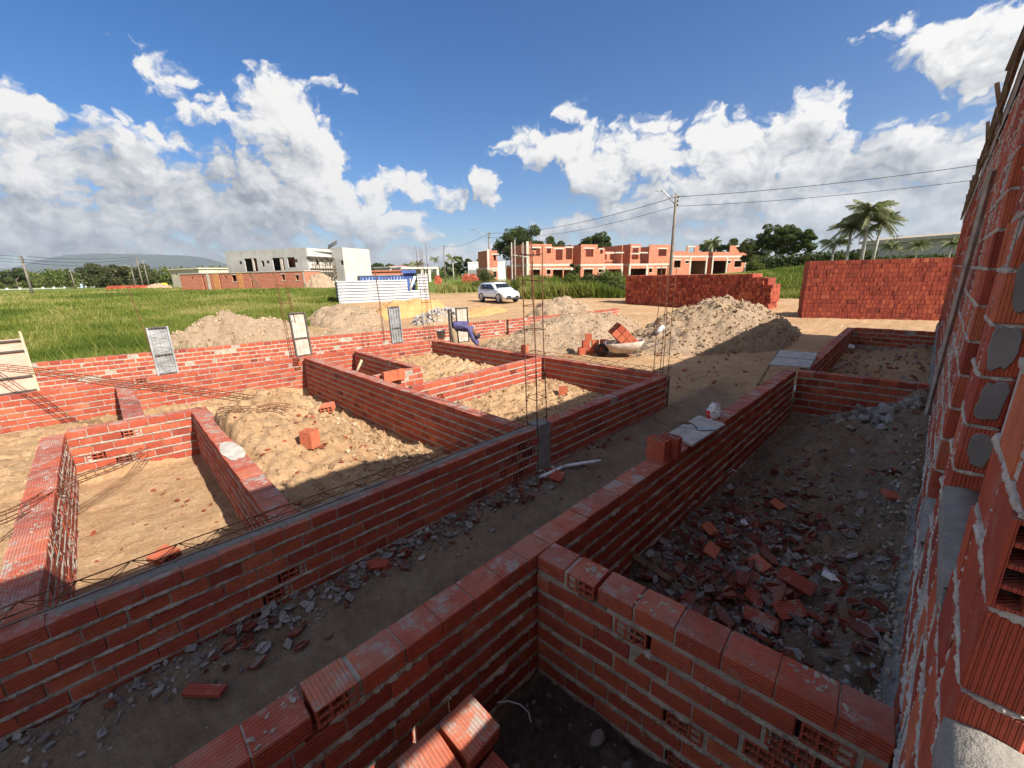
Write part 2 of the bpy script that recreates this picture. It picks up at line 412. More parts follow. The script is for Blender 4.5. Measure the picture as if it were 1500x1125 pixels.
# ------------------------------------------------------------------ sky with cumulus clouds (world, by direction)
def build_world():
    w = bpy.data.worlds.new("World"); SC.world = w; w.use_nodes = True
    nt = w.node_tree; nt.nodes.clear(); t = NT(nt)
    # cloud banks: (x, y) on the photograph give the bearing and height of each bank's centre; the rest is its angular size
    banks = [  # px, py, half width px, half height px, weight
        (-30, 160, 130, 60, 1), (40, 250, 150, 75, 1), (190, 240, 90, 70, 1), (120, 320, 240, 70, 1), (0, 330, 160, 75, 1), (330, 330, 170, 60, 1),
        (415, 165, 62, 62, 1.0), (455, 240, 80, 75, 1), (400, 290, 150, 80, 1), (520, 310, 90, 62, 1), (580, 335, 60, 36, 1), (250, 200, 40, 35, .8),
        (600, 272, 75, 24, .75), (660, 288, 34, 22, .7), (712, 268, 26, 32, 1.0), (722, 292, 14, 22, 0.9),
        (775, 215, 48, 32, .8), (840, 210, 55, 42, 1), (870, 250, 60, 55, 1), (836, 165, 26, 22, .8), (960, 225, 80, 55, 1), (1050, 210, 80, 50, 1), (1110, 245, 160, 75, 1),
        (1190, 178, 55, 45, 1), (1200, 250, 150, 75, 1), (1310, 235, 140, 65, 1), (1400, 250, 120, 75, 1), (1000, 300, 190, 55, .95), (1250, 310, 260, 55, 1), (1080, 335, 130, 32, .9), (860, 330, 60, 18, .8), (815, 340, 40, 28, .7), (1480, 300, 150, 90, 1),
        (1370, 70, 80, 38, .9), (1440, 60, 90, 60, 1), (1500, 70, 90, 70, 1), (1290, 55, 55, 18, .55), (1330, 45, 50, 22, .6),
        (600, 375, 420, 20, .75), (60, 385, 300, 26, .95), (760, 375, 240, 16, .6), (1150, 372, 240, 18, .8),
        (1600, 150, 200, 120, 1), (-150, 250, 200, 130, 1), (1750, 330, 300, 70, 1), (300, 395, 500, 16, .8), (1000, 392, 500, 12, .6)]
    # unseen banks added as fill light for the shade, given by bearing and height directly: (bearing, height, half widths, weight)
    behind = [(0.75, .55, .55, .45, .9), (1.75, .45, .6, .35, .8), (2.7, .6, .7, .5, 1), (-2.7, .6, .7, .5, 1), (-2.05, 1.1, .5, .5, .9), (-0.8, 3.6, 1.8, 1.9, 1.1), (2.2, 2.6, 1.5, 1.3, 1.0), (0.6, 2.2, .8, .8, .8)]
    banks += [(205, 85, 42, 34, .50), (250, 125, 48, 32, .62), (305, 160, 55, 30, .68), (365, 190, 55, 30, .7), (470, 130, 40, 14, .35)]
    thin = [(215, 105, 45, 40, -0.75), (280, 150, 75, 34, -0.75), (340, 185, 60, 26, -.6)]
    def uv(px, py):
        d = ray(px, py); return math.atan2(d[0], d[1]), d[2] / math.hypot(d[0], d[1])
    g = bpy.data.node_groups.new('CloudField', 'ShaderNodeTree')
    g.interface.new_socket('UV', in_out='INPUT', socket_type='NodeSocketVector')
    g.interface.new_socket('Density', in_out='OUTPUT', socket_type='NodeSocketFloat')
    q = NT(g); gi = q.nt.nodes.new('NodeGroupInput'); go = q.nt.nodes.new('NodeGroupOutput')
    src = gi.outputs[0]
    # warp the lookup so that the outlines billow
    nz = q.n('TexNoise', noise_dimensions='2D'); nz.inputs['Scale'].default_value = 9.0; nz.inputs['Detail'].default_value = 5; nz.inputs['Roughness'].default_value = 0.6
    q.l(src, nz.inputs['Vector'])
    wv = q.n('VectorMath', operation='MULTIPLY_ADD'); q.l(nz.outputs['Color'], wv.inputs[0]); wv.inputs[1].default_value = (0.11, 0.075, 0); wv.inputs[2].default_value = (-0.055, -0.0375, 0)
    ad = q.n('VectorMath', operation='ADD'); q.l(src, ad.inputs[0]); q.l(wv.outputs[0], ad.inputs[1])
    acc = None
    for (px, py, hw, hh, wt) in banks + thin:
        u0, v0 = uv(px, py); u1, _ = uv(px + hw * .5, py); u2, _ = uv(px - hw * .5, py); _, v1 = uv(px, py - hh * .5); _, v2 = uv(px, py + hh * .5)
        su = abs(u1 - u2) ; sv = abs(v1 - v2)
        m = q.n('VectorMath', operation='MULTIPLY_ADD'); q.l(ad.outputs[0], m.inputs[0])
        m.inputs[1].default_value = (1 / su, 1 / sv, 0); m.inputs[2].default_value = (-u0 / su, -v0 / sv, 0)
        d = q.n('VectorMath', operation='DOT_PRODUCT'); q.l(m.outputs[0], d.inputs[0]); q.l(m.outputs[0], d.inputs[1])
        e = q.math('MULTIPLY_ADD', d.outputs['Value'], -0.75 * abs(wt) if wt > 0 else -0.5, wt * 0.95 if wt > 0 else abs(wt) * .5)
        acc = e if acc is None else q.math('SMOOTH_MAX', acc, e, 0.18)
    for (u0, v0, su, sv, wt) in behind:
        m = q.n('VectorMath', operation='MULTIPLY_ADD'); q.l(ad.outputs[0], m.inputs[0])
        m.inputs[1].default_value = (1 / su, 1 / sv, 0); m.inputs[2].default_value = (-u0 / su, -v0 / sv, 0)
        d = q.n('VectorMath', operation='DOT_PRODUCT'); q.l(m.outputs[0], d.inputs[0]); q.l(m.outputs[0], d.inputs[1])
        acc = q.math('SMOOTH_MAX', acc, q.math('MULTIPLY_ADD', d.outputs['Value'], -.75, wt), 0.18)
    n1 = q.n('TexNoise', noise_dimensions='2D'); n1.inputs['Scale'].default_value = 13; n1.inputs['Detail'].default_value = 8; n1.inputs['Roughness'].default_value = 0.58
    sc = q.n('VectorMath', operation='MULTIPLY'); q.l(ad.outputs[0], sc.inputs[0]); sc.inputs[1].default_value = (1, 1.35, 1); q.l(sc.outputs[0], n1.inputs['Vector'])
    vo = q.n('TexVoronoi', feature='F1', voronoi_dimensions='2D'); vo.inputs['Scale'].default_value = 24; vo.inputs['Detail'].default_value = 2; vo.inputs['Roughness'].default_value = 0.55
    q.l(sc.outputs[0], vo.inputs['Vector'])
    dens = q.math('ADD', acc, q.math('MULTIPLY', q.math('SUBTRACT', n1.outputs['Fac'], 0.5), 1.35))
    dens = q.math('ADD', dens, q.math('MULTIPLY', q.math('SUBTRACT', 0.35, vo.outputs['Distance']), 0.55))
    q.l(dens, go.inputs[0])
    # ---- world
    tc = t.n('TexCoord').outputs['Generated']
    nv = t.n('VectorMath', operation='NORMALIZE'); t.l(tc, nv.inputs[0])
    sp = t.n('SeparateXYZ'); t.l(nv.outputs[0], sp.inputs[0])
    az = t.math('ARCTAN2', sp.outputs[0], sp.outputs[1])
    hyp = t.math('SQRT', t.math('ADD', t.math('MULTIPLY', sp.outputs[0], sp.outputs[0]), t.math('MULTIPLY', sp.outputs[1], sp.outputs[1])))
    el = t.math('DIVIDE', sp.outputs[2], t.math('MAXIMUM', hyp, 0.05))
    cv = t.n('CombineXYZ'); t.l(az, cv.inputs[0]); t.l(el, cv.inputs[1])
    def field(off):
        o = t.n('VectorMath', operation='ADD'); t.l(cv.outputs[0], o.inputs[0]); o.inputs[1].default_value = off
        gn = t.n('Group'); gn.node_tree = g; t.l(o.outputs[0], gn.inputs[0]); return gn.outputs[0]
    d0 = field((0, 0, 0)); d1 = field((0.020, 0.027, 0)); d2 = field((0.10, 0.14, 0))
    mask = t.smooth(d0, -0.03, 0.42)
    lit = t.math('ADD', t.math('MULTIPLY', t.math('SUBTRACT', d0, d1), 0.46), t.math('MULTIPLY', t.math('SUBTRACT', d0, d2), 0.22))
    lit = t.math('ADD', lit, 0.50)
    thick = t.smooth(d0, 0.35, 1.6)
    lit = t.math('SUBTRACT', lit, t.math('MULTIPLY', thick, 0.20))
    lit = t.math('ADD', lit, t.math('MULTIPLY', t.smooth(el, 0.08, 0.42), 0.10))
    ccol = t.ramp(lit, [(0.0, (0.22, 0.245, 0.285)), (0.30, (0.37, 0.395, 0.435)), (0.52, (0.58, 0.60, 0.63)), (0.78, (0.84, 0.845, 0.85)), (1.0, (1.08, 1.06, 1.03))])
    sky = t.n('TexSky', sky_type='NISHITA'); sky.sun_disc = False; sky.sun_elevation = SUN_EL; sky.sun_rotation = SUN_AZ
    sky.altitude = 0; sky.air_density = 1.0; sky.dust_density = 0.6; sky.ozone_density = 2.5
    hs = t.n('HueSaturation'); hs.inputs['Saturation'].default_value = 1.45; t.l(sky.outputs[0], hs.inputs['Color'])
    b1 = t.n('Background'); t.l(t.mix(1.0, hs.outputs[0], (0.86, 0.93, 1.10), 'MULTIPLY'), b1.inputs[0]); b1.inputs[1].default_value = 0.056
    b2 = t.n('Background'); t.l(ccol, b2.inputs[0]); b2.inputs[1].default_value = 0.44
    mx = t.n('MixShader'); t.l(t.math('MULTIPLY', mask, t.smooth(el, -0.02, 0.0)), mx.inputs[0]); t.l(b1.outputs[0], mx.inputs[1]); t.l(b2.outputs[0], mx.inputs[2])
    out = t.n('OutputWorld'); t.l(mx.outputs[0], out.inputs[0])
    w.cycles.sampling_method = 'MANUAL'; w.cycles.sample_map_resolution = 512
build_world()
# ------------------------------------------------------------------ ground (one sheet to the horizon)
def axis(lo_fine, hi_fine, step, lo_mid, hi_mid, mstep, lo, hi):
    a = list(np.arange(lo_fine, hi_fine, step))
    x = lo_fine; s = step
    left = []
    while x > lo:
        s = min(mstep, s * 1.12) if x > lo_mid else s * 1.22
        x -= s; left.append(x)
    right = []; x = hi_fine; s = step
    while x < hi:
        s = min(mstep, s * 1.12) if x < hi_mid else s * 1.22
        x += s; right.append(x)
    return np.array(left[::-1] + a + right)

def local_height(x, y):
    """the pits and fills between the foundation walls, and the trodden site around them"""
    n1 = fbm(x * 1.1, y * 1.1, 3, 4); n2 = fbm(x * 5.0, y * 5.0, 9, 4); n3 = fbm(x * 16, y * 16, 5, 3)
    z = 0.10 * n1 + 0.05 * n2 + 0.015 * n3
    def cell(x0, x1, y0, y1, h, s=0.07):
        nonlocal z
        m = sstep(x0 - s, x0 + s, x) * (1 - sstep(x1 - s, x1 + s, x)) * sstep(y0 - s, y0 + s, y) * (1 - sstep(y1 - s, y1 + s, y))
        z = z * (1 - m) + h * m
    n4 = fbm(x * 9 + 3, y * 9, 15, 3)
    lump = 0.13 * n2 + 0.10 * n3 + 0.13 * n4
    # left fill beside the first cross wall
    cell(-7.3, -3.2, -3.0, -0.70, 0.40 + 0.10 * sstep(-4.5, -6.5, x) * 1.2 + 0.7 * lump + 0.05 * n1)
    # low sandy bay
    cell(-7.2, -3.2, -0.55, 0.72, -0.04 + 0.05 * n1 + 0.35 * lump)
    # bay filled with a mound
    A = (0.82 - 0.38 * sstep(-5.9, -3.7, x)) * (1 - 0.75 * sstep(-7.6, -9.4, x))
    A = A * (1 - (1 - sstep(0.7, 2.6, y)) * sstep(-6.2, -7.6, x))
    h2 = A * np.exp(-((y - 1.25) / 1.25) ** 2) * (1 + 0.5 * n1)
    kq = sstep(2.1, 3.15, y) * (0.5 + 0.5 * sstep(-4.4, -6.2, x))
    h2 = h2 * (1 - kq) - 0.22 * kq + 1.25 * lump
    cell(-10.2, -3.2, 0.76, 3.30, h2)
    cell(-10.3, -7.2, -3, 0.76, 0.10 + lump)
    # back strip of small rooms
    cell(-10.1, -7.1, 3.35, 4.3, 0.0 + lump); cell(-10.1, -5.9, 4.45, 6.6, 0.26 + 1.3 * lump)
    cell(-7.1, -5.9, 3.35, 6.6, 0.16 + lump)
    cell(-5.85, -3.2, 3.35, 6.7, 0.08 + 0.12 * sstep(-4.2, -5.4, x) + 1.0 * lump)
    # corridor between the two long walls: trodden grey soil
    cell(-3.1, -1.5, -3, 9.5, -0.02 + 0.035 * n1 + 0.025 * n2 + 0.012 * n3 + 0.10 * np.exp(-((x + 3.05) / 0.25) ** 2) + 0.05 * np.exp(-((x + 1.6) / 0.2) ** 2))
    # pits on the right
    cell(-1.45, 0.4, -3, 1.6, 0.0 + 0.9 * lump)
    rub = 0.20 * np.exp(-((x + 0.85) / 0.6) ** 2 - ((y - 2.9) / 1.1) ** 2)
    far = (0.42 + 0.5 * n1) * sstep(3.2, 7.0, y) * sstep(-1.45, -0.4, x) + 0.05 * sstep(4, 7, y)
    edge = (0.40 + 0.35 * n1) * np.exp(-((x - 0.15) / 0.36) ** 2)
    cell(-1.5, 0.5, 1.68, 7.72, 0.0 + rub + far + edge * sstep(1.8, 2.6, y) + 1.0 * lump)
    cell(-1.5, 0.5, 7.82, 14.2, 0.36 + 0.16 * sstep(-1.2, 0, x) + 0.8 * lump)
    return z

def full_height(x, y):
    loc = local_height(x, y)
    r = np.hypot(x, y)
    k = 1 - sstep(26, 40, r)
    swell = 0.16 * fbm(x / 9, y / 9, 31, 3) * sstep(20, 34, r)
    return loc * k + swell + terrain(x, y) + 0.30 * fbm(x / 3.5, y / 3.5, 77, 3) * sstep(14, 20, r) * (1 - sstep(60, 90, r))

def grass_mask(x, y):
    n = fbm(x / 4, y / 4, 41, 4) * 3.2
    m = sstep(-0.8, 0.8, (-15.6 + 0 * y - x)) * sstep(-1.5, 1.5, (-0.52 * x - 4.2) - y + n)
    far = sstep(42, 50, np.hypot(x, y))
    # the dirt road that leaves past the parked car, and the lot behind it
    return np.clip(np.maximum(m, far), 0, 1)

def build_ground():
    xs = axis(-10.6, 0.45, 0.034, -40, 12, 0.7, -9000, 9000)
    ys = axis(-1.6, 8.6, 0.034, -12, 45, 0.7, -9000, 9000)
    X, Y = np.meshgrid(xs, ys, indexing='ij')
    Z = full_height(X, Y)
    mb = MB(); mb.grid(np.stack([X, Y, Z], -1), 0, grass_mask(X, Y).ravel(), True)
    m, t, b = new_mat('site_soil', 0.97, 0.1)
    P = pos(t); gm = t.attr('bv').outputs['Fac']
    n1 = t.noise(P, 0.55, 6, 0.65); n2 = t.noise(P, 3.2, 7, 0.72); n3 = t.noise(P, 26, 5, 0.75); n4 = t.noise(P, 95, 3, 0.7)
    base = t.ramp(t.math('ADD', t.math('MULTIPLY', n1, 0.45), t.math('MULTIPLY', n2, 0.55)),
                  [(0.28, (0.33, 0.185, 0.095)), (0.46, (0.47, 0.295, 0.160)), (0.60, (0.58, 0.395, 0.230)), (0.75, (0.66, 0.51, 0.34))])
    base = t.mix(t.smooth(n3, 0.30, 0.72), t.mix(0.5, base, (0.24, 0.145, 0.08)), base)
    # darker, greyer soil between and right of the long walls
    sx = t.n('SeparateXYZ'); t.l(P, sx.inputs[0])
    grey = t.math('MULTIPLY', t.smooth(sx.outputs[0], -3.35, -3.0), t.math('SUBTRACT', 1, t.smooth(t.math('ADD', sx.outputs[1], t.math('MULTIPLY', n1, 6)), 9.5, 13.0)))
    gcol = t.ramp(t.math('ADD', t.math('MULTIPLY', n2, 0.6), t.math('MULTIPLY', n3, 0.4)),
                  [(0.3, (0.115, 0.080, 0.056)), (0.5, (0.205, 0.155, 0.112)), (0.7, (0.31, 0.25, 0.19))])
    base = t.mix(t.math('MULTIPLY', grey, 0.92), base, gcol)
    # soil of the nearest pit painted darker, mostly for the shade down there
    near_pit_shade = t.math('MULTIPLY', t.smooth(sx.outputs[0], -1.42, -1.30), t.math('SUBTRACT', 1, t.smooth(t.math('ADD', sx.outputs[1], t.math('MULTIPLY', n2, .5)), 1.75, 1.95)))
    base = t.mix(t.math('MULTIPLY', near_pit_shade, .8), base, t.mix(t.smooth(n3, .35, .7), (.055, .043, .036), (.12, .10, .085)))
    # brick dust
    base = t.mix(t.math('MULTIPLY', t.smooth(t.noise(P, 1.7, 6, 0.75), 0.58, 0.72), 0.35), base, (0.40, 0.15, 0.075))
    gr = t.ramp(t.math('ADD', t.math('MULTIPLY', t.noise(P, 0.22, 5, 0.7), 0.6), t.math('MULTIPLY', n2, 0.4)),
                [(0.3, (0.07, 0.105, 0.018)), (0.5, (0.13, 0.165, 0.032)), (0.72, (0.21, 0.21, 0.065))])
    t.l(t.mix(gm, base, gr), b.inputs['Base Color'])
    h = t.math('ADD', t.math('MULTIPLY', n3, 1.0), t.math('ADD', t.math('MULTIPLY', n4, 0.35), t.math('MULTIPLY', n2, 1.6)))
    bump(t, b, h, 0.85, 0.034)
    M['soil'] = m
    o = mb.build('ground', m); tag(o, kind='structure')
build_ground()

def gh(x, y):
    return float(full_height(np.array([x]), np.array([y]))[0])

# ------------------------------------------------------------------ scatter of stones, shards and clods lying on the ground
def scatter(mb, tpls, n, fn, smin, smax, mat, bvr=(0, 1), sink=0.3, tilt=math.pi, power=2.0):
    """fn(n) -> x, y arrays"""
    x, y = fn(n); n = len(x)
    z = full_height(x, y); s = smin + (smax - smin) * RS.rand(n) ** power
    idx = RS.randint(0, len(tpls), n)
    for k, tp in enumerate(tpls):
        w = np.where(idx == k)[0]
        if len(w) == 0: continue
        mb.inst(tp, rand_rots(len(w), tilt) * s[w, None, None], np.stack([x[w], y[w], z[w] + s[w] * (0.5 - sink) * 0.6], 1),
                RS.uniform(*bvr, len(w)), mat)
def uni(x0, x1, y0, y1):
    return lambda n: (RS.uniform(x0, x1, n), RS.uniform(y0, y1, n))
def gau(cx, cy, sx, sy, box=None):
    def f(n):
        x = RS.normal(cx, sx, n); y = RS.normal(cy, sy, n)
        if box is not None:
            k = (x > box[0]) & (x < box[1]) & (y > box[2]) & (y < box[3]); x, y = x[k], y[k]
        return x, y
    return f
# ------------------------------------------------------------------ foundation walls of hollow clay brick
BT = {}
def btpl(w, hol=False, L=0.19, H=0.09):
    k = (round(w, 3), hol, L, H)
    if k not in BT: BT[k] = hollow_tpl(L, w, H, 3 if not hol == 'four' else 4) if hol else brick_tpl(L, w, H, 0.0045)
    return BT[k]
def ribbon(mb, a, u, nrm, length, z, h, out=0.012, step=0.03, mat=0, seed=0):
    """a squeezed-out mortar bed: irregular lip along a joint"""
    n = max(3, int(length / step)); s = np.linspace(0, length, n)
    k = fbm(s * 7 + seed * 7.7, s * 0 + seed * 3.1, seed % 97, 5) * 2
    k2 = fbm(s * 45 + seed * 1.7, s * 0 + 5, seed % 89, 3) * 2
    tp = np.minimum(sstep(0, .05, s), sstep(0, .05, length - s))
    o = np.clip(0.001 + out * (0.30 + 1.5 * k + 1.0 * k2), -0.006, out * 1.8) * tp - .004 * (1 - tp)
    hh = h * np.clip(0.80 + 0.45 * k2 + .3 * k, .3, 1.15) * (.35 + .65 * tp); dz = 0.003 * k
    P = []
    for q, (f, zz) in enumerate(((-0.010 / max(out, 1e-3), -0.62), (0.55, -0.5), (1.0, 0.0), (0.5, 0.5), (-0.010 / max(out, 1e-3), 0.62))):
        oo = np.where(f < 0, -0.012, f * o)
        P.append(np.asarray(a)[None] + s[:, None] * np.asarray(u)[None] + oo[:, None] * np.asarray(nrm)[None] + np.stack([s * 0, s * 0, z + zz * hh + dz], 1))
    P = np.array(P); P[1:4] += RS.normal(0, .0012, P[1:4].shape)
    mb.grid(P, mat, 0.5, False)

WALLN = [0]
def wall(label, a, b, zt, nc, th, near=0, pitch=0.115, sides=(1, -1), hollow=(), skip=(), patches=0, top_skim=0.0, group='low brick foundation walls', bm='brick', out=0.012, drop=0.0, ends=(0, 0)):
    """a, b: ends of the centre line; zt: top; nc: courses; near: 1 adds squeezed mortar lips"""
    WALLN[0] += 1; sd = WALLN[0] * 13
    a = np.array([a[0], a[1], 0.0]); b = np.array([b[0], b[1], 0.0])
    Ld = np.linalg.norm(b - a); u = (b - a) / Ld; v = np.array([-u[1], u[0], 0])
    root = empty('brick_wall', (a[0], a[1], 0)); tag(root, label, 'wall', group)
    rot = np.stack([u, v, [0, 0, 1]], 1)
    mb = MB(); rots = []; locs = []; bvs = []; scl = []
    hrots = []; hlocs = []; hb = []
    rs = np.random.RandomState(sd)
    zl = lambda s: zt - drop * s / Ld
    for k in range(nc):
        s = -0.10 * (k % 2) + 0.0 + rs.uniform(-.015, .015)
        while s < Ld - 0.03:
            s0 = max(s, 0.0); s1 = min(s + 0.19, Ld)
            c = (s0 + s1) / 2; ln = s1 - s0
            z = zl(c) - 0.045 - k * pitch
            sk = any(kk == k and abs(ss - c) < 0.105 for kk, ss in skip)
            hol = any(kk == k and abs(ss - c) < 0.105 for kk, ss in hollow)
            if ln > 0.05 and not sk:
                p = a + u * c + np.array([0, 0, z]) + v * rs.normal(0, 0.0022) + np.array([0, 0, rs.normal(0, 0.0022)])
                rr = rot @ eul(rs.normal(0, .006), rs.normal(0, .007), rs.normal(0, .008))
                val = np.clip(rs.normal(0.56, 0.15) - .35 * (rs.rand() < .05), 0, 1)
                if hol:
                    hrots.append(rot @ rotz(math.pi / 2)); hlocs.append(p); hb.append(val)
                else:
                    rots.append(rr); locs.append(p); bvs.append(val); scl.append((ln / 0.19, 1, 1))
            s += 0.19 + (0.006 if near else 0.009) + rs.uniform(-.003, .004)
    mb.inst(btpl(th), rots, locs, bvs, 0, scl=scl)
    if hlocs:
        mb.inst(btpl(0.165, True, th), hrots, hlocs, hb, 0)
    part(mb, 'brickwork', M[bm], root)
    mm = MB()
    inset = 0.007 if near else 0.003
    # core in courses, left open where a hollow block shows its holes or a block is missing
    zb = zt - nc * pitch - 0.25
    w1 = th / 2 - inset
    for k in range(nc):
        gaps = sorted([(ss - 0.085, ss + 0.085) for kk, ss in list(hollow) + list(skip) if kk == k])
        q0 = 0.004
        for g0, g1 in gaps + [(Ld - 0.004, Ld)]:
            if g0 - q0 > 0.01:
                za, zc = zl(q0) - 0.008 - k * pitch if k == 0 else zl(q0) - k * pitch, zl(q0) - (k + 1) * pitch - (0.25 if k == nc - 1 else 0)
                c = (q0 + g0) / 2
                mm.box(a + u * c + v * rs.normal(0, .0008) + np.array([0, 0, (za + zc) / 2]), (g0 - q0, 2 * w1, za - zc), rot)
            q0 = g1
    if near:
        for sgn in sides:
            for k in range(nc):
                nseg = max(1, int(Ld / 1.1))
                for q in range(nseg):
                    q0 = Ld * q / nseg; q1 = Ld * (q + 1) / nseg
                    if rs.rand() < 0.10: continue
                    ribbon(mm, a + u * q0 + v * sgn * (th / 2), u, v * sgn, q1 - q0, zl(q0) - 0.09 - (pitch - 0.09) / 2 - k * pitch,
                           (pitch - 0.09) * 1.05, out, 0.010, 0, sd + k * 7 + q * 3 + (50 if sgn < 0 else 0))
    part(mm, 'mortar', M['mortar'], root)
    if patches:
        mp = MB()
        for q in range(patches):
            s = rs.uniform(0.1, Ld - 0.1); o_ = rs.uniform(-.38, .38) * th; R_ = rs.uniform(.02, .075)
            for e in range(rs.randint(6, 18)):
                r = rs.uniform(0.005, 0.022) * (1 + .6 * (e == 0)); ds, do = rs.normal(0, R_, 2)
                if abs(o_ + do * .7) > th / 2 - .006: continue
                mp.inst(ROCKS[e % 6], [rot @ rotz(rs.uniform(0, 6))], [a + u * np.clip(s + ds, 0, Ld) + v * (o_ + do * .7) + np.array([0, 0, zl(s) + 0.001])], [0.5], 0,
                        scl=[(r * rs.uniform(1.2, 3.0), r * rs.uniform(1, 2), rs.uniform(0.006, 0.020))])
        part(mp, 'mortar_splash', M['mortar'], root)
    return root
def part(mb, name, mats, root):
    return mb.build(name, mats, parent=root, origin=np.array(root.location), loc=(0, 0, 0))

TH = 0.165
# long wall nearest the camera (its right face at x = -1.38) and its cross walls
w = wall('near corridor wall with a dust-striped top, running up from the bottom edge to the white boards', (-1.463, -0.9), (-1.463, 7.66), 0.84, 7, TH, 1, 0.119, patches=13,
         hollow=[(0, 1.22)], out=0.016)
wall('short brick cross wall in the right foreground, in front of the rubble pit', (-1.375, 1.597), (0.150, 1.712), 0.84, 7, 0.168, 1, 0.119, sides=(1, -1),
     hollow=[(0, 0.36), (1, 0.66), (2, 1.28), (1, 1.30), (3, 1.20), (4, 0.80), (6, 0.88)], patches=4, bm='brick', out=0.013)
wall('shaded brick cross wall closing the far end of the rubble pit', (-1.36, 7.72), (0.12, 7.87), 0.84, 6, 0.15, 1, 0.115, sides=(-1,), patches=2)
wall('low brick wall beyond the white boards, leading to the big right brick stack', (-1.33, 8.06), (-1.50, 14.25), 0.84, 5, 0.16, 1, 0.115, patches=5)
wall('thin shaded brick cross wall in front of the right brick stack', (-1.42, 14.30), (0.12, 14.30), 0.84, 4, 0.15, 0, 0.115)
# long wall with rebar lying on its top
wall('long brick wall along the far side of the corridor, with rebar lying on its top', (-3.165, -1.7), (-3.165, 3.44), 0.64, 6, TH, 1, 0.112, sides=(-1,), 
     hollow=[(4, 2.2), (3, 2.32), (5, 2.05), (2, 4.7), (3, 4.6), (4, 4.8), (1, 4.85), (2, 4.95), (3, 4.9)], patches=8, out=0.013)
wall('brick wall from the grey cement post to the open far corner, beside the corridor', (-3.165, 3.66), (-3.165, 6.80), 0.64, 6, TH, 1, 0.112, sides=(-1,), patches=4, out=0.012)
# bays behind it
wall('cross wall with a crusted, mortar-dripped side, left of the sandy bay', (-3.26, -0.67), (-7.25, -0.69), 0.64, 6, 0.20, 1, 0.112, sides=(-1, 1), patches=16, out=0.005)
wall('cross wall with a large white cement patch on top, right of the sandy bay', (-3.26, 0.71), (-7.10, 0.74), 0.64, 6, 0.19, 1, 0.112, sides=(-1, 1), patches=10, out=0.006)
wall('short back wall of the sandy bay, facing the sun', (-7.36, -0.58), (-7.20, 0.84), 0.64, 6, 0.16, 1, 0.112, sides=(-1,), hollow=[(1, 0.52), (3, 0.25), (4, 0.45), (5, 0.66)])
wall('stub wall running back from the sandy bay to the long rear wall', (-7.45, 0.06), (-10.32, 0.06), 0.64, 5, 0.22, 0, 0.115, patches=4)
wall('long rear brick wall in the sun, with column forms standing on it', (-10.72, -1.9), (-9.98, 6.52), 0.64, 8, 0.16, 1, 0.107, sides=(-1,), out=0.007, hollow=[(0, 2.25), (0, 4.95), (1, 4.95), (2, 4.95)])
wall('tall shaded cross wall in the middle, its face in shadow above the sand mound', (-3.26, 3.33), (-10.1, 3.25), 0.64, 8, 0.17, 1, 0.115, sides=(1,), out=0.008, patches=6)
wall('end wall of the plan, dark-faced, with a rebar cage along its top', (-3.14, 6.90), (-9.9, 6.62), 0.64, 6, 0.16, 1, 0.115, sides=(1,), out=0.008, patches=4)
wall('sunlit partition wall across the middle of the far rooms', (-5.93, 3.44), (-5.93, 6.66), 0.64, 6, 0.15, 1, 0.115, sides=(-1,), out=0.008, hollow=[(1, 2.35), (2, 0.55)])
wall('low partition with clay blocks stood against it', (-7.14, 3.40), (-7.14, 4.40), 0.64, 5, 0.15, 0, 0.115)
wall('dark-faced partition behind the low sunlit one', (-7.16, 4.36), (-10.0, 4.40), 0.64, 6, 0.15, 0, 0.115)
# boundary wall behind everything
wall('boundary brick wall along the edge of the green field', (-15.05, -3.6), (-12.20, 11.6), 0.64, 7, 0.16, 0, 0.115, group='low brick foundation walls', skip=[], drop=0.0)
wall('far stretch of the boundary wall half buried in sand by the car', (-12.18, 11.75), (-11.2, 18.6), 0.64, 7, 0.16, 0, 0.115)

# cement post cast between the two lengths of the corridor wall
mb = MB(); mb.span((-3.248, 3.445, -0.2), (-3.072, 3.655, 0.665)); 
o = mb.build('concrete_post', M['cement'], origin=(-3.16, 3.55, 0)); tag(o, 'short grey cement post cast in the corridor wall below the tall rebar', 'post')
# cement skim over the top of the corridor wall
def skim(label, a, b, z, w, name='cement_skim', seed=1):
    n = 90; s = np.linspace(0, 1, n); a = np.array(a); b = np.array(b); d = b - a; L = np.hypot(*d); u = d / L; v = np.array([-u[1], u[0]])
    mb = MB(); P = []
    for f in np.linspace(-1, 1, 8):
        off = f * w / 2 * (1 + 0.10 * fbm(s * L * 5, s * 0 + 3 * (f > 0), seed, 3) * 2)
        zz = z + 0.014 * (1 - abs(f) ** 4) + 0.012 * fbm(s * L * 4, s * 0 + f * 3, seed + 5, 4) - (0.03 if abs(f) == 1 else 0)
        zz = zz - 0.035 * sstep(0.08, 0.22, fbm(s * L * 1.3 + 9, s * 0 + f * 0.4, seed + 9, 3))
        P.append(np.stack([a[0] + d[0] * s + v[0] * off, a[1] + d[1] * s + v[1] * off, zz], 1))
    mb.grid(np.array(P)); return mb
sk = skim('', (-3.185, -1.6), (-3.185, 3.44), 0.640, 0.13)
for r in [o for o in COL.objects if o.name.startswith('brick_wall') and 'rebar lying on its top' in o.get('label', '')]:
    part(sk, 'cement_topping', M['cement'], r)
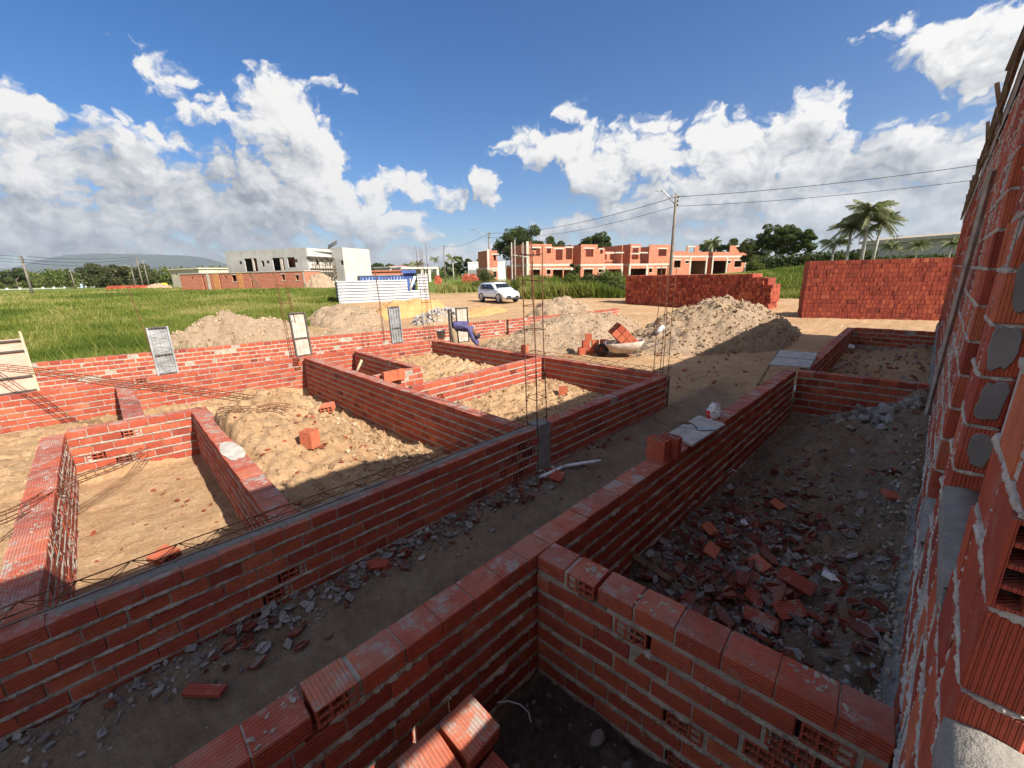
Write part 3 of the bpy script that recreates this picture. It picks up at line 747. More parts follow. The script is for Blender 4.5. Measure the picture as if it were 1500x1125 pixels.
# white cement patch on the bay wall
for r in [o for o in COL.objects if 'large white cement patch' in o.get('label', '')]:
    mb = MB(); n = 26
    ang = np.linspace(0, 2 * np.pi, n, endpoint=False); rad = 1 + 0.5 * fbm(np.cos(ang) * 2 + 5, np.sin(ang) * 2, 8, 3)
    V = [(-5.05, 0.725, 0.668)] + [(-5.05 + 0.33 * c * q, 0.725 + 0.10 * s_ * q, 0.645) for c, s_, q in zip(np.cos(ang), np.sin(ang), rad)]
    mb.faces(V, [(0, 1 + i, 1 + (i + 1) % n) for i in range(n)], smooth=True)
    part(mb, 'cement_patch', M['mortar_pale'], r)
# mortar drips down the crusted side of the first bay wall
for r in [o for o in COL.objects if 'crusted' in o.get('label', '')]:
    mb = MB(); 
    for i in range(230):
        x = RS.uniform(-6.9, -3.3); z0 = RS.uniform(0.0, 0.64); thin = RS.rand() < .5
        mb.inst(ROCKS[i % 6], [eul(0, RS.normal(0, .12), 0)], [(x, -0.574, z0)], [0.5], 0, scl=[(RS.uniform(.005, .014) if thin else RS.uniform(.015, .05), 0.009, RS.uniform(.05, .22) if thin else RS.uniform(.015, .05))])
    part(mb, 'mortar_drip', M['mortar'], r)

# ------------------------------------------------------------------ the house under construction on the right
def house():
    X0, X1 = 0.163, 0.253; T = 3.90
    root = empty('brick_house', (0.2, 1.0, 0)); tag(root, 'unfinished brick house rising along the right edge, with open window bays', 'house')
    rs = np.random.RandomState(5); mb = MB(); mm = MB(); mj = MB()
    opens = [(0.36, 1.06, 1.52, 3.25), (1.56, 2.36, 1.52, 3.25), (2.80, 3.42, 1.02, 3.25), (7.6, 8.9, 1.2, 3.25), (12.2, 13.4, 1.2, 3.25)]
    H = 0.183; pit = 0.196; LB = 0.24
    tp = brick_tpl(LB, X1 - X0, H, 0.005); hp = hollow_tpl(LB, X1 - X0, H, 2, 4, 0.009, 0.12)
    U = rotz(math.pi / 2)
    # solid stretches per course
    nrow = int((T - 0.62) / pit)
    for k in range(nrow):
        zc = 0.62 + pit * (k + 0.5)
        segs = []; y = -1.2
        for (a, b, z0, z1) in opens:
            if z0 - 0.02 < zc < z1: segs.append((y, a)); y = b
        segs.append((y, 19.6))
        for (a, b) in segs:
            s = a - (LB / 2 if k % 2 else 0)
            while s < b - 0.02:
                s0, s1 = max(s, a), min(s + LB, b)
                if s1 - s0 > 0.03:
                    c = (s0 + s1) / 2
                    first = abs(s0 - a) < 1e-6
                    rr = U @ eul(rs.normal(0, .012), rs.normal(0, .008), rs.normal(0, .01))
                    p = [(X0 + X1) / 2 + rs.normal(0, 0.004), c, zc + rs.normal(0, .003)]
                    hol = first and abs(a - 1.06) < 0.01 and k in (6, 8); s1 = s0 + LB if hol else s1; c = (s0 + s1) / 2
                    mb.inst(hp if hol else tp, [rr], [p], [np.clip(rs.normal(.55, .25), 0, 1)], 0, scl=[((s1 - s0) / LB, 1, 1)])
                s += LB + 0.013
            # mortar body between bricks, a touch narrower
            hole = abs(a - 1.06) < .01 and k in (6, 8)
            mm.span((X0 + 0.006, a + (0.14 if hole else 0.007), zc - pit / 2), (X1 - 0.006, b - 0.007, zc + pit / 2 - 0.0006 * (k % 2)))
            # irregular bed joint lips on the outside and pale lumps
            L = min(b, 10.5) - a
            if L > 0.1:
                ribbon(mm, np.array([X0, a, 0.0]), np.array([0, 1.0, 0]), np.array([-1.0, 0, 0]), L, zc + pit / 2, 0.022, 0.008, 0.007, 0, 300 + k * 5 + int(a * 10))
                s = a + (LB if not k % 2 else LB / 2)
                while s < b - 0.1 and s < 8:
                    n = 22; q = np.linspace(-H / 2, H / 2, n); jit = rs.uniform(.1, 1.2, n)
                    P = [np.stack([X0 + 0.004 - f * 0.008 * jit, np.full(n, s + d) + rs.normal(0, .0015, n), zc + q], 1) for d, f in ((-.012, 0), (-.006, .8), (.003, 1), (.012, 0))]
                    mm.grid(np.array(P), 0, .5, False); s += LB + 0.013
            # bed joint seen on the jamb
            ribbon(mm, np.array([X0, a, 0.0]), np.array([1.0, 0, 0]), np.array([0, -1.0, 0]), X1 - X0, zc + pit / 2 - .002, 0.017, 0.008, 0.005, 0, 700 + k * 3 + int(a * 10))
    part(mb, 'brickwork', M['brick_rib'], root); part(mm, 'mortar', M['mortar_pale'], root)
    # sills of rough concrete
    for (a, b, z0, z1) in opens:
        ms = MB(); n = 16
        q = np.linspace(a + 0.002, b - 0.002, n)
        P = [np.stack([np.full(n, x) + 0.004 * fbm(q * 7, q * 0 + x * 9, 4, 3), q, z + 0.02 * fbm(q * 9, q * 0 + x * 20, 6, 4)], 1)
             for x, z in ((X0 - 0.012, z0 - 0.09), (X0 - 0.012, z0 + 0.004), (X0 + 0.04, z0 + 0.012), (X1 + 0.004, z0 + 0.008), (X1 + 0.004, z0 - 0.09))]
        ms.grid(np.array(P)); part(ms, 'window_sill', M['cement'], root)
        ml = MB(); ml.span((X0 - 0.004, a - 0.12, z1 - 0.02), (X1 + 0.004, b + 0.12, z1 + 0.14)); part(ml, 'lintel', M['cement'], root)
    # smooth cement pats on the second jamb
    for z, h in ((1.70, .15), (1.90, .17), (2.10, .19), (2.33, .2), (2.58, .2)):
        mp = MB(); n = 22; V = []
        ang = np.linspace(0, 2 * np.pi, n, endpoint=False)
        for sc, yo in ((1.0, 0.004), (0.9, -0.010)):
            for t_ in ang:
                c, s_ = math.cos(t_), math.sin(t_); k = (abs(c) ** 3.2 + abs(s_) ** 3.2) ** (-1 / 3.2)
                w_ = 1 + 0.16 * (float(vnoise(c * 6 + z * 5, s_ * 6, 9)) - .5) + 0.42 * (float(vnoise(c * 1.7 + z * 9, s_ * 1.7, 4)) - .5)
                V.append(((X0 + X1) / 2 + 0.004 + .008 * math.sin(z * 23) + (0.032 + .007 * math.sin(z * 37)) * sc * c * k * w_, 2.36 + yo, z + h * 0.46 * sc * s_ * k * w_))
        F = [(i, (i + 1) % n, n + (i + 1) % n, n + i) for i in range(n)] + [tuple(range(n, 2 * n))]
        mp.faces(V, F); part(mp, 'cement_patch', M['fresh'], root)
    # footing beam
    mf = MB(); n = 700; q = np.linspace(-1.3, 19.6, n)
    P = [np.stack([x + 0.07 * fbm(q * 5, q * 0 + k, 14, 5), q, z + 0.09 * fbm(q * 4, q * 0 + k * 3, 15, 4)], 1)
         for k, (x, z) in enumerate(((0.125, -0.3), (0.132, 0.30), (0.135, 0.56), (0.16, 0.635), (0.29, 0.63), (0.30, -0.3)))]
    mf.grid(np.array(P)); part(mf, 'footing_beam', M['cement'], root)
    # ring beam and the board nailed along it
    mt = MB(); n = 120; q = np.linspace(-1.2, 19.6, n)
    P = [np.stack([x + 0.012 * fbm(q * 6, q * 0 + k, 24, 4), q, z + 0.03 * fbm(q * 5, q * 0 + k * 3, 25, 4)], 1)
         for k, (x, z) in enumerate(((0.15, 3.60), (0.145, 3.72), (0.15, 3.86), (0.25, 3.87), (0.26, 3.6)))]
    mt.grid(np.array(P)); part(mt, 'ring_beam', M['mortar'], root)
    bd = MB()
    for (a, b, x, z) in ((1.0, 4.2, 0.128, 3.86), (4.1, 7.5, 0.120, 3.85), (7.6, 11.2, 0.124, 3.87), (11.1, 15.2, 0.128, 3.85), (15.1, 19.7, 0.124, 3.86)):
        bd.box((x, (a + b) / 2, z), (0.025, b - a, 0.17), eul(rs.normal(0, .004), rs.normal(0, .05), rs.normal(0, .003)))
    part(bd, 'formwork_board', M['wood'], root)
    for y in np.arange(1.5, 19, 0.8):
        st = MB(); st.box((0.10, y, 3.84), (0.03, 0.05, 0.30 + 0.1 * rs.rand()), eul(0, rs.normal(0, .1), 0)); part(st, 'board_strut', M['wood'], root)
    lp = MB(); pts = []
    for i in range(15):
        t_ = i / 14 * 4.6; pts.append((0.13 + 0.0 * i, 5.2 + 0.14 * math.cos(t_), 4.06 + 0.10 * math.sin(t_)))
    lp.tube(pts, 0.012); part(lp, 'rebar_loop', M['wire'], root)
    # floor, and unseen room walls shaped to block the sun save one gap
    fl = MB(); fl.span((0.305, -1.2, 0.3), (5.0, 19.6, 0.95)); part(fl, 'floor_slab', M['cement'], root)
    bk = MB()
    bk.span((1.30, 1.75, 0.955), (1.42, 19.6, 4.3)); bk.span((1.30, -3.2, 0.955), (1.42, 0.15, 4.3)); bk.span((1.30, 0.15, 0.955), (1.42, 1.75, 1.2)); bk.span((1.30, 0.15, 2.66), (1.42, 1.75, 4.3)); bk.span((1.305, 1.33, 1.2), (1.415, 1.75, 2.66))
    bk.span((0.256, 2.45, 0.955), (1.299, 2.55, 3.5)); bk.span((0.256, 19.48, 0.955), (1.299, 19.58, 3.6)); bk.span((0.256, 1.30, 0.955), (1.299, 1.40, 2.0))
    part(bk, 'rear_wall', M['brick'], root)
    lu = MB()
    for i in range(1500):
        y = 0.4 + 12 * rs.rand() ** 1.6; k = rs.randint(0, nrow); z = 0.62 + pit * (k + (rs.normal(0, .07) if rs.rand() < .7 else rs.rand()))
        if z > T or z < .64 or any(a - .01 < y < b + .01 and z0 - .02 < z < z1 for a, b, z0, z1 in opens): continue
        q = rs.uniform(.005, .022)
        lu.inst(ROCKS[i % 6], [eul(rs.uniform(0, 6), 0, 0)], [(X0 - .002, y, z)], [.5], 0, scl=[(q * .5, q * rs.uniform(1, 2.4), q)])
    part(lu, 'mortar_lump', M['mortar'], root)
    cr = MB()
    for i in range(2600):
        y = 1.0 + 9 * rs.rand() ** 1.5; z = rs.uniform(.05, .66); q = .012 + .045 * rs.rand() ** 3
        cr.inst(ROCKS[i % 6], [eul(*rs.uniform(0, 6, 3))], [(.128 + rs.normal(0, .014) - .05 * max(0, .45 - z) * rs.rand(), y, z)], [.5], 0, scl=[(q, q * 1.3, q)])
    part(cr, 'concrete_crust', M['mortar'], root)
    return root
house()
# ------------------------------------------------------------------ rubble, clods, debris
def rubble():
    mb = MB()
    box = (-1.36, 0.12, 1.72, 7.6)
    n = 3400
    def pit(n):
        x, y = gau(-0.72, 3.0, 0.42, 1.05, box)(n); return x, y
    scatter(mb, ROCKS, 1900, pit, 0.012, 0.085, 0, (0.0, 0.75), 0.25, power=3)
    scatter(mb, SHARDS, 950, pit, 0.03, 0.15, 1, (0.1, 0.85), 0.1, 0.6, power=2.0)
    scatter(mb, SHARDS, 700, pit, 0.025, 0.12, 0, (0.1, 0.8), 0.1, 0.7, power=2.0)
    scatter(mb, ROCKS, 5200, gau(-0.68, 3.2, 0.5, 1.3, box), 0.005, 0.030, 0, (0.0, 0.9), 0.2, power=1.5)
    scatter(mb, ROCKS_F, 45, gau(-0.75, 2.25, .3, .3, box), 0.07, 0.2, 0, (0.1, 0.6), 0.2, power=1.5)
    scatter(mb, SHARDS, 70, gau(-0.6, 2.6, .35, .5, box), 0.10, 0.24, 1, (0.2, 0.9), 0.0, 0.7, power=1.5)
    scatter(mb, ROCKS_F, 60, pit, 0.06, 0.17, 0, (0.1, 0.7), 0.25, power=2)
    scatter(mb, ROCKS_F, 60, uni(-1.3, 0.05, 0.1, 1.45), 0.05, 0.22, 0, (0.0, 0.45), 0.35, power=2)
    scatter(mb, ROCKS, 1200, uni(-1.36, 0.12, 1.75, 7.6), 0.008, 0.05, 0, (0.1, 0.9), 0.25, power=3)
    scatter(mb, SHARDS, 170, uni(-1.36, 0.12, 1.75, 7.6), 0.02, 0.10, 1, (0.1, 0.8), 0.1, 0.4)
    # heap of broken mortar by the far cross wall and along the footing
    scatter(mb, ROCKS_F, 150, gau(-0.15, 6.9, 0.30, 0.28, box), 0.05, 0.24, 0, (0.1, 0.7), 0.2, power=2)
    scatter(mb, ROCKS, 520, gau(0.05, 3.3, 0.06, 1.4, (-.4, 0.14, 1.75, 7.5)), 0.01, 0.065, 0, (0.35, 1.0), 0.2, power=2)
    scatter(mb, ROCKS, 420, uni(-1.36, 0.12, -0.8, 1.5), 0.012, 0.09, 0, (0.0, 0.6), 0.25, power=3)
    scatter(mb, ROCKS, 260, uni(-1.38, 0.1, 7.95, 14.1), 0.02, 0.12, 0, (0.1, 0.6), 0.25, power=2)
    scatter(mb, SHARDS, 60, uni(-1.38, 0.1, 7.95, 14.1), 0.04, 0.16, 1, (0.1, 0.8), 0.1, 0.5)
    o = mb.build('rubble', [M['rubble'], M['brick_dusty']]); tag(o, 'broken brick shards and mortar lumps covering the pit beside the house', 'rubble', kind='stuff')
    mb = MB()
    # corridor and the two trodden edges
    scatter(mb, SHARDS, 280, gau(-2.95, 1.2, 0.08, 1.2, (-3.08, -1.6, -1.4, 8)), 0.02, 0.11, 0, (0.2, 0.8), 0.1, 0.45, power=1.8)
    scatter(mb, ROCKS, 1700, gau(-2.95, 1.6, 0.10, 1.7, (-3.08, -1.6, -1.4, 8)), 0.006, 0.055, 0, (0.1, 0.8), 0.3, power=2.6)
    scatter(mb, SHARDS, 200, gau(-2.93, 2.2, 0.10, 1.6, (-3.06, -1.6, -1.4, 8)), 0.025, 0.13, 1, (0.1, 0.8), 0.1, 0.4)
    scatter(mb, ROCKS_F, 26, gau(-2.94, 0.9, 0.08, 1.0, (-3.02, -1.6, -1.2, 8)), 0.04, 0.13, 0, (0.3, 0.8), 0.3, power=1.6)
    scatter(mb, ROCKS, 700, uni(-3.06, -1.58, -1.2, 9.5), 0.004, 0.020, 0, (0.2, 0.9), 0.3, power=3)
    scatter(mb, SHARDS, 100, uni(-3.06, -1.58, -1.2, 11), 0.012, 0.06, 1, (0.1, 0.8), 0.1, 0.3)
    scatter(mb, ROCKS, 500, uni(-6.5, -1.6, 7.2, 16), 0.010, 0.06, 0, (0.2, 0.8), 0.3, power=3)
    scatter(mb, SHARDS, 110, uni(-4.5, -1.6, 8, 15), 0.03, 0.16, 1, (0.1, 0.8), 0.1, 0.4)
    o = mb.build('debris', [M['rubble'], M['brick_dusty']]); tag(o, 'mortar crumbs and brick chips along the foot of the corridor wall', 'debris', kind='stuff')
    mb = MB()
    # sandy fills: clods and chips
    scatter(mb, ROCKS, 6500, uni(-9.9, -3.3, 0.86, 3.2), 0.006, 0.065, 0, (0, .75), 0.4, power=3.5)
    scatter(mb, ROCKS, 500, gau(-4.4, 2.3, 0.8, 0.4, (-7, -3.3, .86, 3.1)), 0.03, 0.13, 0, (0, 1), 0.35, power=2)
    scatter(mb, ROCKS, 900, uni(-7.1, -3.3, -0.55, 0.6), 0.004, 0.022, 0, (0.2, 1), 0.35, power=3)
    scatter(mb, ROCKS, 1500, uni(-7.2, -3.3, -2.6, -0.8), 0.008, 0.07, 0, (0, .75), 0.4, power=3.5)
    scatter(mb, ROCKS, 2200, uni(-5.8, -3.3, 3.5, 6.55), 0.012, 0.10, 0, (0, .9), 0.35, power=3)
    scatter(mb, ROCKS, 1400, uni(-10, -6.0, 3.5, 6.5), 0.012, 0.09, 0, (0.1, 1), 0.35, power=3)
    scatter(mb, ROCKS, 3000, uni(-13.5, -3.4, 7.0, 19), 0.010, 0.09, 0, (0.2, 1), 0.35, power=3.5)
    scatter(mb, SHARDS, 75, gau(-5.0, 0.0, 0.9, 0.3, (-7.0, -3.4, -0.5, 0.6)), 0.012, 0.08, 1, (0.4, 1), 0.1, 0.35)
    scatter(mb, SHARDS, 130, uni(-7.0, -3.4, 0.9, 2.6), 0.02, 0.09, 1, (0.4, 1), 0.1, 0.5)
    scatter(mb, SHARDS, 60, uni(-10, -3.4, 7.2, 12), 0.03, 0.15, 1, (0.4, 1), 0.1, 0.5)
    o = mb.build('clods', [M['clod'], M['brick_clean']]); tag(o, 'dry earth clods strewn over the sandy fill between the walls', 'clods', kind='stuff')
rubble()

# ------------------------------------------------------------------ heaps of excavated soil
def mat_heap():
    m, t, b = new_mat('dug_earth', 0.97, 0.1); P = pos(t)
    n = t.noise(P, 1.1, 6, 0.7); n2 = t.noise(P, 7, 6, 0.75); n3 = t.noise(P, 30, 4, .7)
    c = t.ramp(t.math('ADD', t.math('MULTIPLY', n, .45), t.math('MULTIPLY', n2, .55)), [(.28, (.24, .155, .095)), (.45, (.39, .28, .185)), (.60, (.50, .38, .27)), (.75, (.60, .49, .38))])
    t.l(t.mix(t.smooth(n3, .3, .7), t.mix(.4, c, (.17, .115, .075)), c), b.inputs['Base Color'])
    bump(t, b, t.math('ADD', n3, t.math('MULTIPLY', n2, 2.0)), .9, .05); return m
M['heap'] = mat_heap()
def mound(name, label, cx, cy, ax, ay, h, rot=0.0, seed=1, lump=0.12, clods=600, csz=(0.02, 0.16), mat='heap', cmat='clod', pw=0.85, cb=(0, 1), bumps=(), cat='soil heap'):
    n = 96 if max(ax, ay) > 2.5 else 64
    g = np.linspace(-1.15, 1.15, n); U, V = np.meshgrid(g, g, indexing='ij')
    c, s = math.cos(rot), math.sin(rot)
    X = cx + U * ax * c - V * ay * s; Y = cy + U * ax * s + V * ay * c
    r = np.sqrt(U ** 2 + V ** 2) * (1 + 0.45 * fbm(X / max(ax, ay) * 3, Y / max(ax, ay) * 3, seed, 3))
    prof = np.clip(1 - r ** 2, 0, 1) ** pw
    for (bu, bv_, bs, bh) in bumps: prof = prof + bh * np.exp(-((U - bu) ** 2 + (V - bv_) ** 2) / bs ** 2) * (r < 1)
    nz = fbm(X * 1.6, Y * 1.6, seed + 3, 4) * 2.2 * h * 0.30 + fbm(X * 5, Y * 5, seed + 7, 4) * lump * 2.0 + fbm(X * 14, Y * 14, seed + 9, 2) * lump * 0.7
    base = full_height(X, Y)
    Z = base + prof * h + nz * np.clip(prof * 3, 0, 1) - 0.12 * (prof <= 0)
    mb = MB(); mb.grid(np.stack([X, Y, Z], -1), 0, 0.0, True)
    k = RS.rand(clods, 2); rr = np.sqrt(k[:, 0]) * 0.98; th = k[:, 1] * 6.283
    iu = np.clip(((rr * np.cos(th) + 1.15) / 2.3 * (n - 1)).astype(int), 0, n - 1); iv = np.clip(((rr * np.sin(th) + 1.15) / 2.3 * (n - 1)).astype(int), 0, n - 1)
    sz = csz[0] + (csz[1] - csz[0]) * RS.rand(clods) ** 3
    P = np.stack([X[iu, iv] + RS.uniform(-.03, .03, clods), Y[iu, iv] + RS.uniform(-.03, .03, clods), Z[iu, iv] + sz * 0.08], 1)
    id_ = RS.randint(0, 6, clods)
    for q in range(6):
        w = np.where(id_ == q)[0]
        if len(w): mb.inst(ROCKS[q], rand_rots(len(w)) * sz[w, None, None], P[w], RS.uniform(*cb, len(w)), 1)
    o = mb.build(name, [M[mat], M[cmat]], origin=(cx, cy, float(terrain(cx, cy)))); tag(o, label, cat); return o
mound('earth_heap', 'large clumpy grey-brown earth heap, half in shadow, right of the wheelbarrow', -5.35, 15.3, 2.15, 4.6, 1.12, -0.20, 3, 0.17, 5200, (0.02, 0.17), cb=(0.0, 0.75), bumps=((-.15, .25, .5, .25),))
mound('sand_heap', 'long pale sand heap behind the brick pile and wheelbarrow', -9.6, 13.0, 1.9, 4.6, 0.85, 0.10, 8, 0.12, 2600, (0.02, 0.15), cb=(0.4, 1))
mound('sand_heap', 'low sand heap beside the bent worker', -8.9, 8.9, 1.25, 1.7, 0.55, 0.2, 12, 0.09, 1100, (0.02, 0.12), cb=(0.4, 1))
mound('sand_heap', 'rounded pale heap in front of the bushes, right of the parked car', -14.8, 18.4, 1.9, 2.6, 1.05, 0.3, 15, 0.09, 900, (0.03, 0.14), cb=(0.5, 1))
mound('earth_heap', 'pale earth heap with lumps of rubble behind the boundary wall at the grass edge', -17.2, 3.5, 1.2, 2.7, 1.02, 0.0, 18, 0.12, 1300, (0.02, 0.16), cb=(0.4, 1), bumps=((0, -.25, .35, .35),))
mound('earth_heap', 'low earth bank behind the boundary wall between the two tallest forms', -16.0, 7.0, 1.0, 2.4, 0.62, 0.12, 21, 0.10, 900, (0.02, 0.14), cb=(0.4, 1))
mound('sand_heap', 'pale heap at the grass edge before the left half of the white hoarding', -22.9, 9.6, 2.3, 1.9, 0.95, 0.4, 25, 0.10, 900, (0.03, 0.16), cb=(0.4, 1))
def mat_sand():
    m, t, b = new_mat('orange_sand', 0.97, 0.1); P = pos(t)
    n = t.noise(P, 2.5, 6, 0.7); n2 = t.noise(P, 20, 4, 0.7)
    t.l(t.mix(t.smooth(t.math('ADD', t.math('MULTIPLY', n, .6), t.math('MULTIPLY', n2, .4)), 0.35, 0.66), (0.43, 0.22, 0.085), (0.57, 0.34, 0.155)), b.inputs['Base Color'])
    bump(t, b, t.math('ADD', n2, n), 0.6, 0.03); return m
M['sand'] = mat_sand()
mound('sand_heap', 'bright orange sand heap before the right half of the white hoarding', -24.2, 14.6, 1.8, 3.3, 0.95, 0.3, 28, 0.06, 300, (0.02, 0.09), 'sand', 'clod', cb=(.5, 1))
mound('sand_heap', 'low spread of orange sand between the white rubble and the parked car', -20.6, 17.6, 1.2, 3.0, 0.35, 0.3, 29, 0.05, 200, (0.02, 0.09), 'sand', 'clod', cb=(.5, 1))
mound('rubble_heap', 'heap of white concrete rubble behind the worker', -18.8, 13.2, 1.0, 2.1, 0.62, 0.25, 33, 0.16, 900, (0.06, 0.42), 'heap', 'rubble', cb=(0.6, 1.0), cat='rubble heap')

# loose lumps on the earth heap behind the boundary wall
for lab, px, py, s, mt in (('grey concrete lump on top of the earth heap at the grass edge', 305, 470, .38, 'rubble'), ('orange clay block half buried near the top of the grass-edge earth heap', 293, 477, .26, 'brick_clean'),
                       ('flat pale concrete slab at the left foot of the grass-edge earth heap', 266, 502, .55, 'rubble')):
    c = on_x(px, py, -17.6); mb = MB()
    mb.inst(ROCKS_F[1], [eul(.3, .4, .5)], [(0, 0, 0)], [0.9 if mt == 'rubble' else .8], 0, scl=[(s, s * .8, s * .75)])
    tag(mb.build('rubble_lump', M[mt], loc=c), lab, 'lump')

# ------------------------------------------------------------------ reinforcing steel
def rebar_column(label, x, y, z0, tops, hx=0.07, hy=0.06, lean=(0, 0), step=0.16, stz=None, r=0.0065, rz=0.0, group='rebar starter columns'):
    root = empty('rebar_column', (x, y, z0), rz); tag(root, label, 'rebar', group)
    co = [(-1, -1), (1, -1), (1, 1), (-1, 1)][:len(tops)]
    for (a, b), zt in zip(co, tops):
        mb = MB(); h = zt - z0; pts = []
        for k in range(7):
            f = k / 6; pts.append((a * hx + lean[0] * h * f + 0.012 * math.sin(f * 4 + a * 2 + b), b * hy + lean[1] * h * f + 0.010 * math.sin(f * 5 + b), h * f - 0.04 * (k == 0)))
        mb.tube(pts, r, 6); mb.build('bar', M['rust'], parent=root)
    if len(tops) > 1:
        zz = stz if stz is not None else min(tops)
        for k, z in enumerate(np.arange(0.08, zz - z0 - 0.05, step)):
            mb = MB(); ox = lean[0] * z; oy = lean[1] * z; d = RS.uniform(-.01, .01, 5)
            P = [(hx * 1.1 * a + ox, hy * 1.1 * b + oy, z + d[i]) for i, (a, b) in enumerate(((-1, -1), (1, -1), (1, 1), (-1, 1), (-1, -1)))][:4]
            P.append(P[0]); mb.tube(P, r * 0.6, 5); mb.build('stirrup', M['rust'], parent=root)
    return root
rebar_column('tall four-bar rebar column standing on the corridor wall above the grey cement post', -3.17, 3.52, 0.64, [2.72, 2.74, 2.70, 2.76], 0.075, 0.085, (0.0, -0.035), 0.27)
rebar_column('four-bar rebar column at the open far corner of the corridor wall', -3.28, 6.98, 0.60, [2.5, 2.52, 2.48, 2.5], 0.075, 0.12, (0.02, -0.04), 0.30)
rebar_column('tall rebar bundle in front of the bent worker, at the rear wall corner', -10.0, 6.56, 0.6, [3.2, 3.15, 3.25, 3.1], 0.10, 0.09, (0.0, -0.03), 0.34)
rebar_column('rebar rising out of the pale column form, left of the tall shaded cross wall', -10.45, 3.12, 0.6, [2.55, 2.6, 2.5, 2.58], 0.06, 0.11, (0, -0.04), 0.4)
rebar_column('single thin rebar above the grey lattice form left of the grass-edge earth heap', -10.5, 0.62, 0.7, [2.35], 0.02, 0.02, (0, -0.08))
rebar_column('single rebar standing at the left edge beside the faded pink form', -10.62, -1.52, 0.7, [2.1], 0.02, 0.02, (0, -0.09))
rebar_column('pair of faint rebars above the corrugated grey form by the stacked hoarding', -10.5, 5.48, 0.7, [2.6, 2.55], 0.02, 0.06, (0, -0.03), 5)
# trusses (lattice girders) and cages
def girder(label, a, b, n, h=0.085, w=0.09, sag=0.0, r=0.0042, wob=0.02, three=True, group='lattice rebar girders', seed=0):
    a = np.asarray(a, float); b = np.asarray(b, float); d = b - a; L = np.linalg.norm(d); u = d / L
    v = np.cross([0, 0, 1.0], u); v /= np.linalg.norm(v); up = np.cross(u, v)
    root = empty('rebar_girder', a); tag(root, label, 'rebar girder', group)
    def p(f, lat, hh):
        return d * f + v * (lat + wob * math.sin(f * 7 + seed)) + up * hh + np.array([0, 0, -sag * 4 * f * (1 - f) + wob * 0.7 * math.sin(f * 11 + seed * 2)])
    fs = np.linspace(0, 1, 40)
    for lat, hh in (((-w / 2, 0), (w / 2, 0), (0, h)) if three else ((-w / 2, 0), (w / 2, 0), (-w / 2, h), (w / 2, h))):
        mb = MB(); mb.tube([p(f, lat, hh) for f in fs], r, 5); mb.build('bar', M['rust'], parent=root)
    for sd in ((-1, 1) if three else (0,)):
        mb = MB(); pts = []
        if three:
            for k in range(n + 1): pts.append(p(k / n, 0 if k % 2 else sd * w / 2, h if k % 2 else 0.0))
            mb.tube(pts, r * 0.8, 4, smooth=False); mb.build('lattice', M['rust'], parent=root)
        else:
            for k in range(n):
                mm = MB(); f = (k + .5) / n; q = [p(f, -w * .55, -.005), p(f, w * .55, -.005), p(f, w * .55, h), p(f, -w * .55, h), p(f, -w * .55, -.005)]
                mm.tube(q, r * 0.7, 4, smooth=False); mm.build('stirrup', M['rust'], parent=root)
    return root
girder('lattice rebar girder lying along the top of the corridor wall', (-3.235, -1.65, 0.665), (-3.21, 3.40, 0.665), 44, 0.085, 0.09, wob=0.012, seed=2)
girder('lattice rebar girder lying along the sunlit end wall towards the open corner', (-7.4, 6.80, 0.66), (-3.35, 6.93, 0.66), 34, 0.08, 0.08, seed=4)
p0 = on_x(-30, 538, -10.75); p1 = on_z(402, 592, 0.80)
girder('long rebar cage reaching from the left edge down onto the sand mound', p0, p1, 26, 0.07, 0.10, 0.0, 0.006, 0.02, False, seed=6)
girder('rusty rebar cage lying flat on the crest of the sand mound', on_z(318, 604, 0.86), on_z(425, 598, 0.84), 8, 0.05, 0.08, 0.0, 0.005, 0.02, False, seed=9)
p0 = on_z(-20, 773, 0.72); p1 = on_x(212, 664, -7.0)
girder('thin rebar cage leaning across the crusted bay wall into the sandy bay', p0, p1, 16, 0.06, 0.08, 0.0, 0.005, 0.02, False, seed=11)

# ------------------------------------------------------------------ column forms on the rear wall
def form(label, x, y, w, h, rz, face, kind, lean=0.03, z=0.64):
    root = empty('column_form', (x, y, z), rz); root.rotation_euler = (0, -lean, rz); tag(root, label, 'column form', 'column formwork panels')
    mb = MB(); mb.box((0, 0, h / 2), (0.022, w, h)); mb.build('panel', M[face], parent=root)
    for s in (-1, 1):
        mb = MB(); mb.box((0.02, s * (w / 2 - .012), h / 2 + (.06 if kind == 'wood' else 0)), (0.06, 0.030, h + (.12 if kind == 'wood' else 0))); mb.build('rail', M['wood_new' if kind == 'wood' else 'steel_dark' if kind == 'dark' else 'steel'], parent=root)
    for f in ((0.02, 0.30, 0.78, 0.97) if kind == 'wood' else (0.02, 0.42, 0.985)):
        mb = MB(); mb.box((0.022, 0, h * f), (0.05, w - .055, 0.026)); mb.build('crossbar', M['steel_dark'], parent=root)
    if kind in ('lattice', 'ribs'):
        for k in range(5 if kind == 'lattice' else 3):
            yy = (k + 1) / (6 if kind == 'lattice' else 4) * w - w / 2
            mb = MB(); mb.box((0.020, yy, h / 2), (0.022, 0.012 if kind == 'lattice' else .03, h * .94)); mb.build('stiffener', M['steel'], parent=root)
    if kind == 'lattice':
        for k in range(9):
            mb = MB(); mb.box((0.017, 0, h * (0.08 + k * .10)), (0.012, w * .86, 0.010), eul(.25 * (-1) ** k, 0, 0)); mb.build('stiffener', M['steel'], parent=root)
    if kind == 'dark':
        for yy in (-.06, .03):
            mb = MB(); mb.box((0.016, yy, h / 2), (0.014, 0.02, h * .95)); mb.build('stiffener', M['form_pale'], parent=root)
    return root
form('faded pink wooden form panel at the left edge on the rear wall', -10.70, -1.30, 0.62, 0.90, 0.05, 'form_pink', 'wood', 0.02)
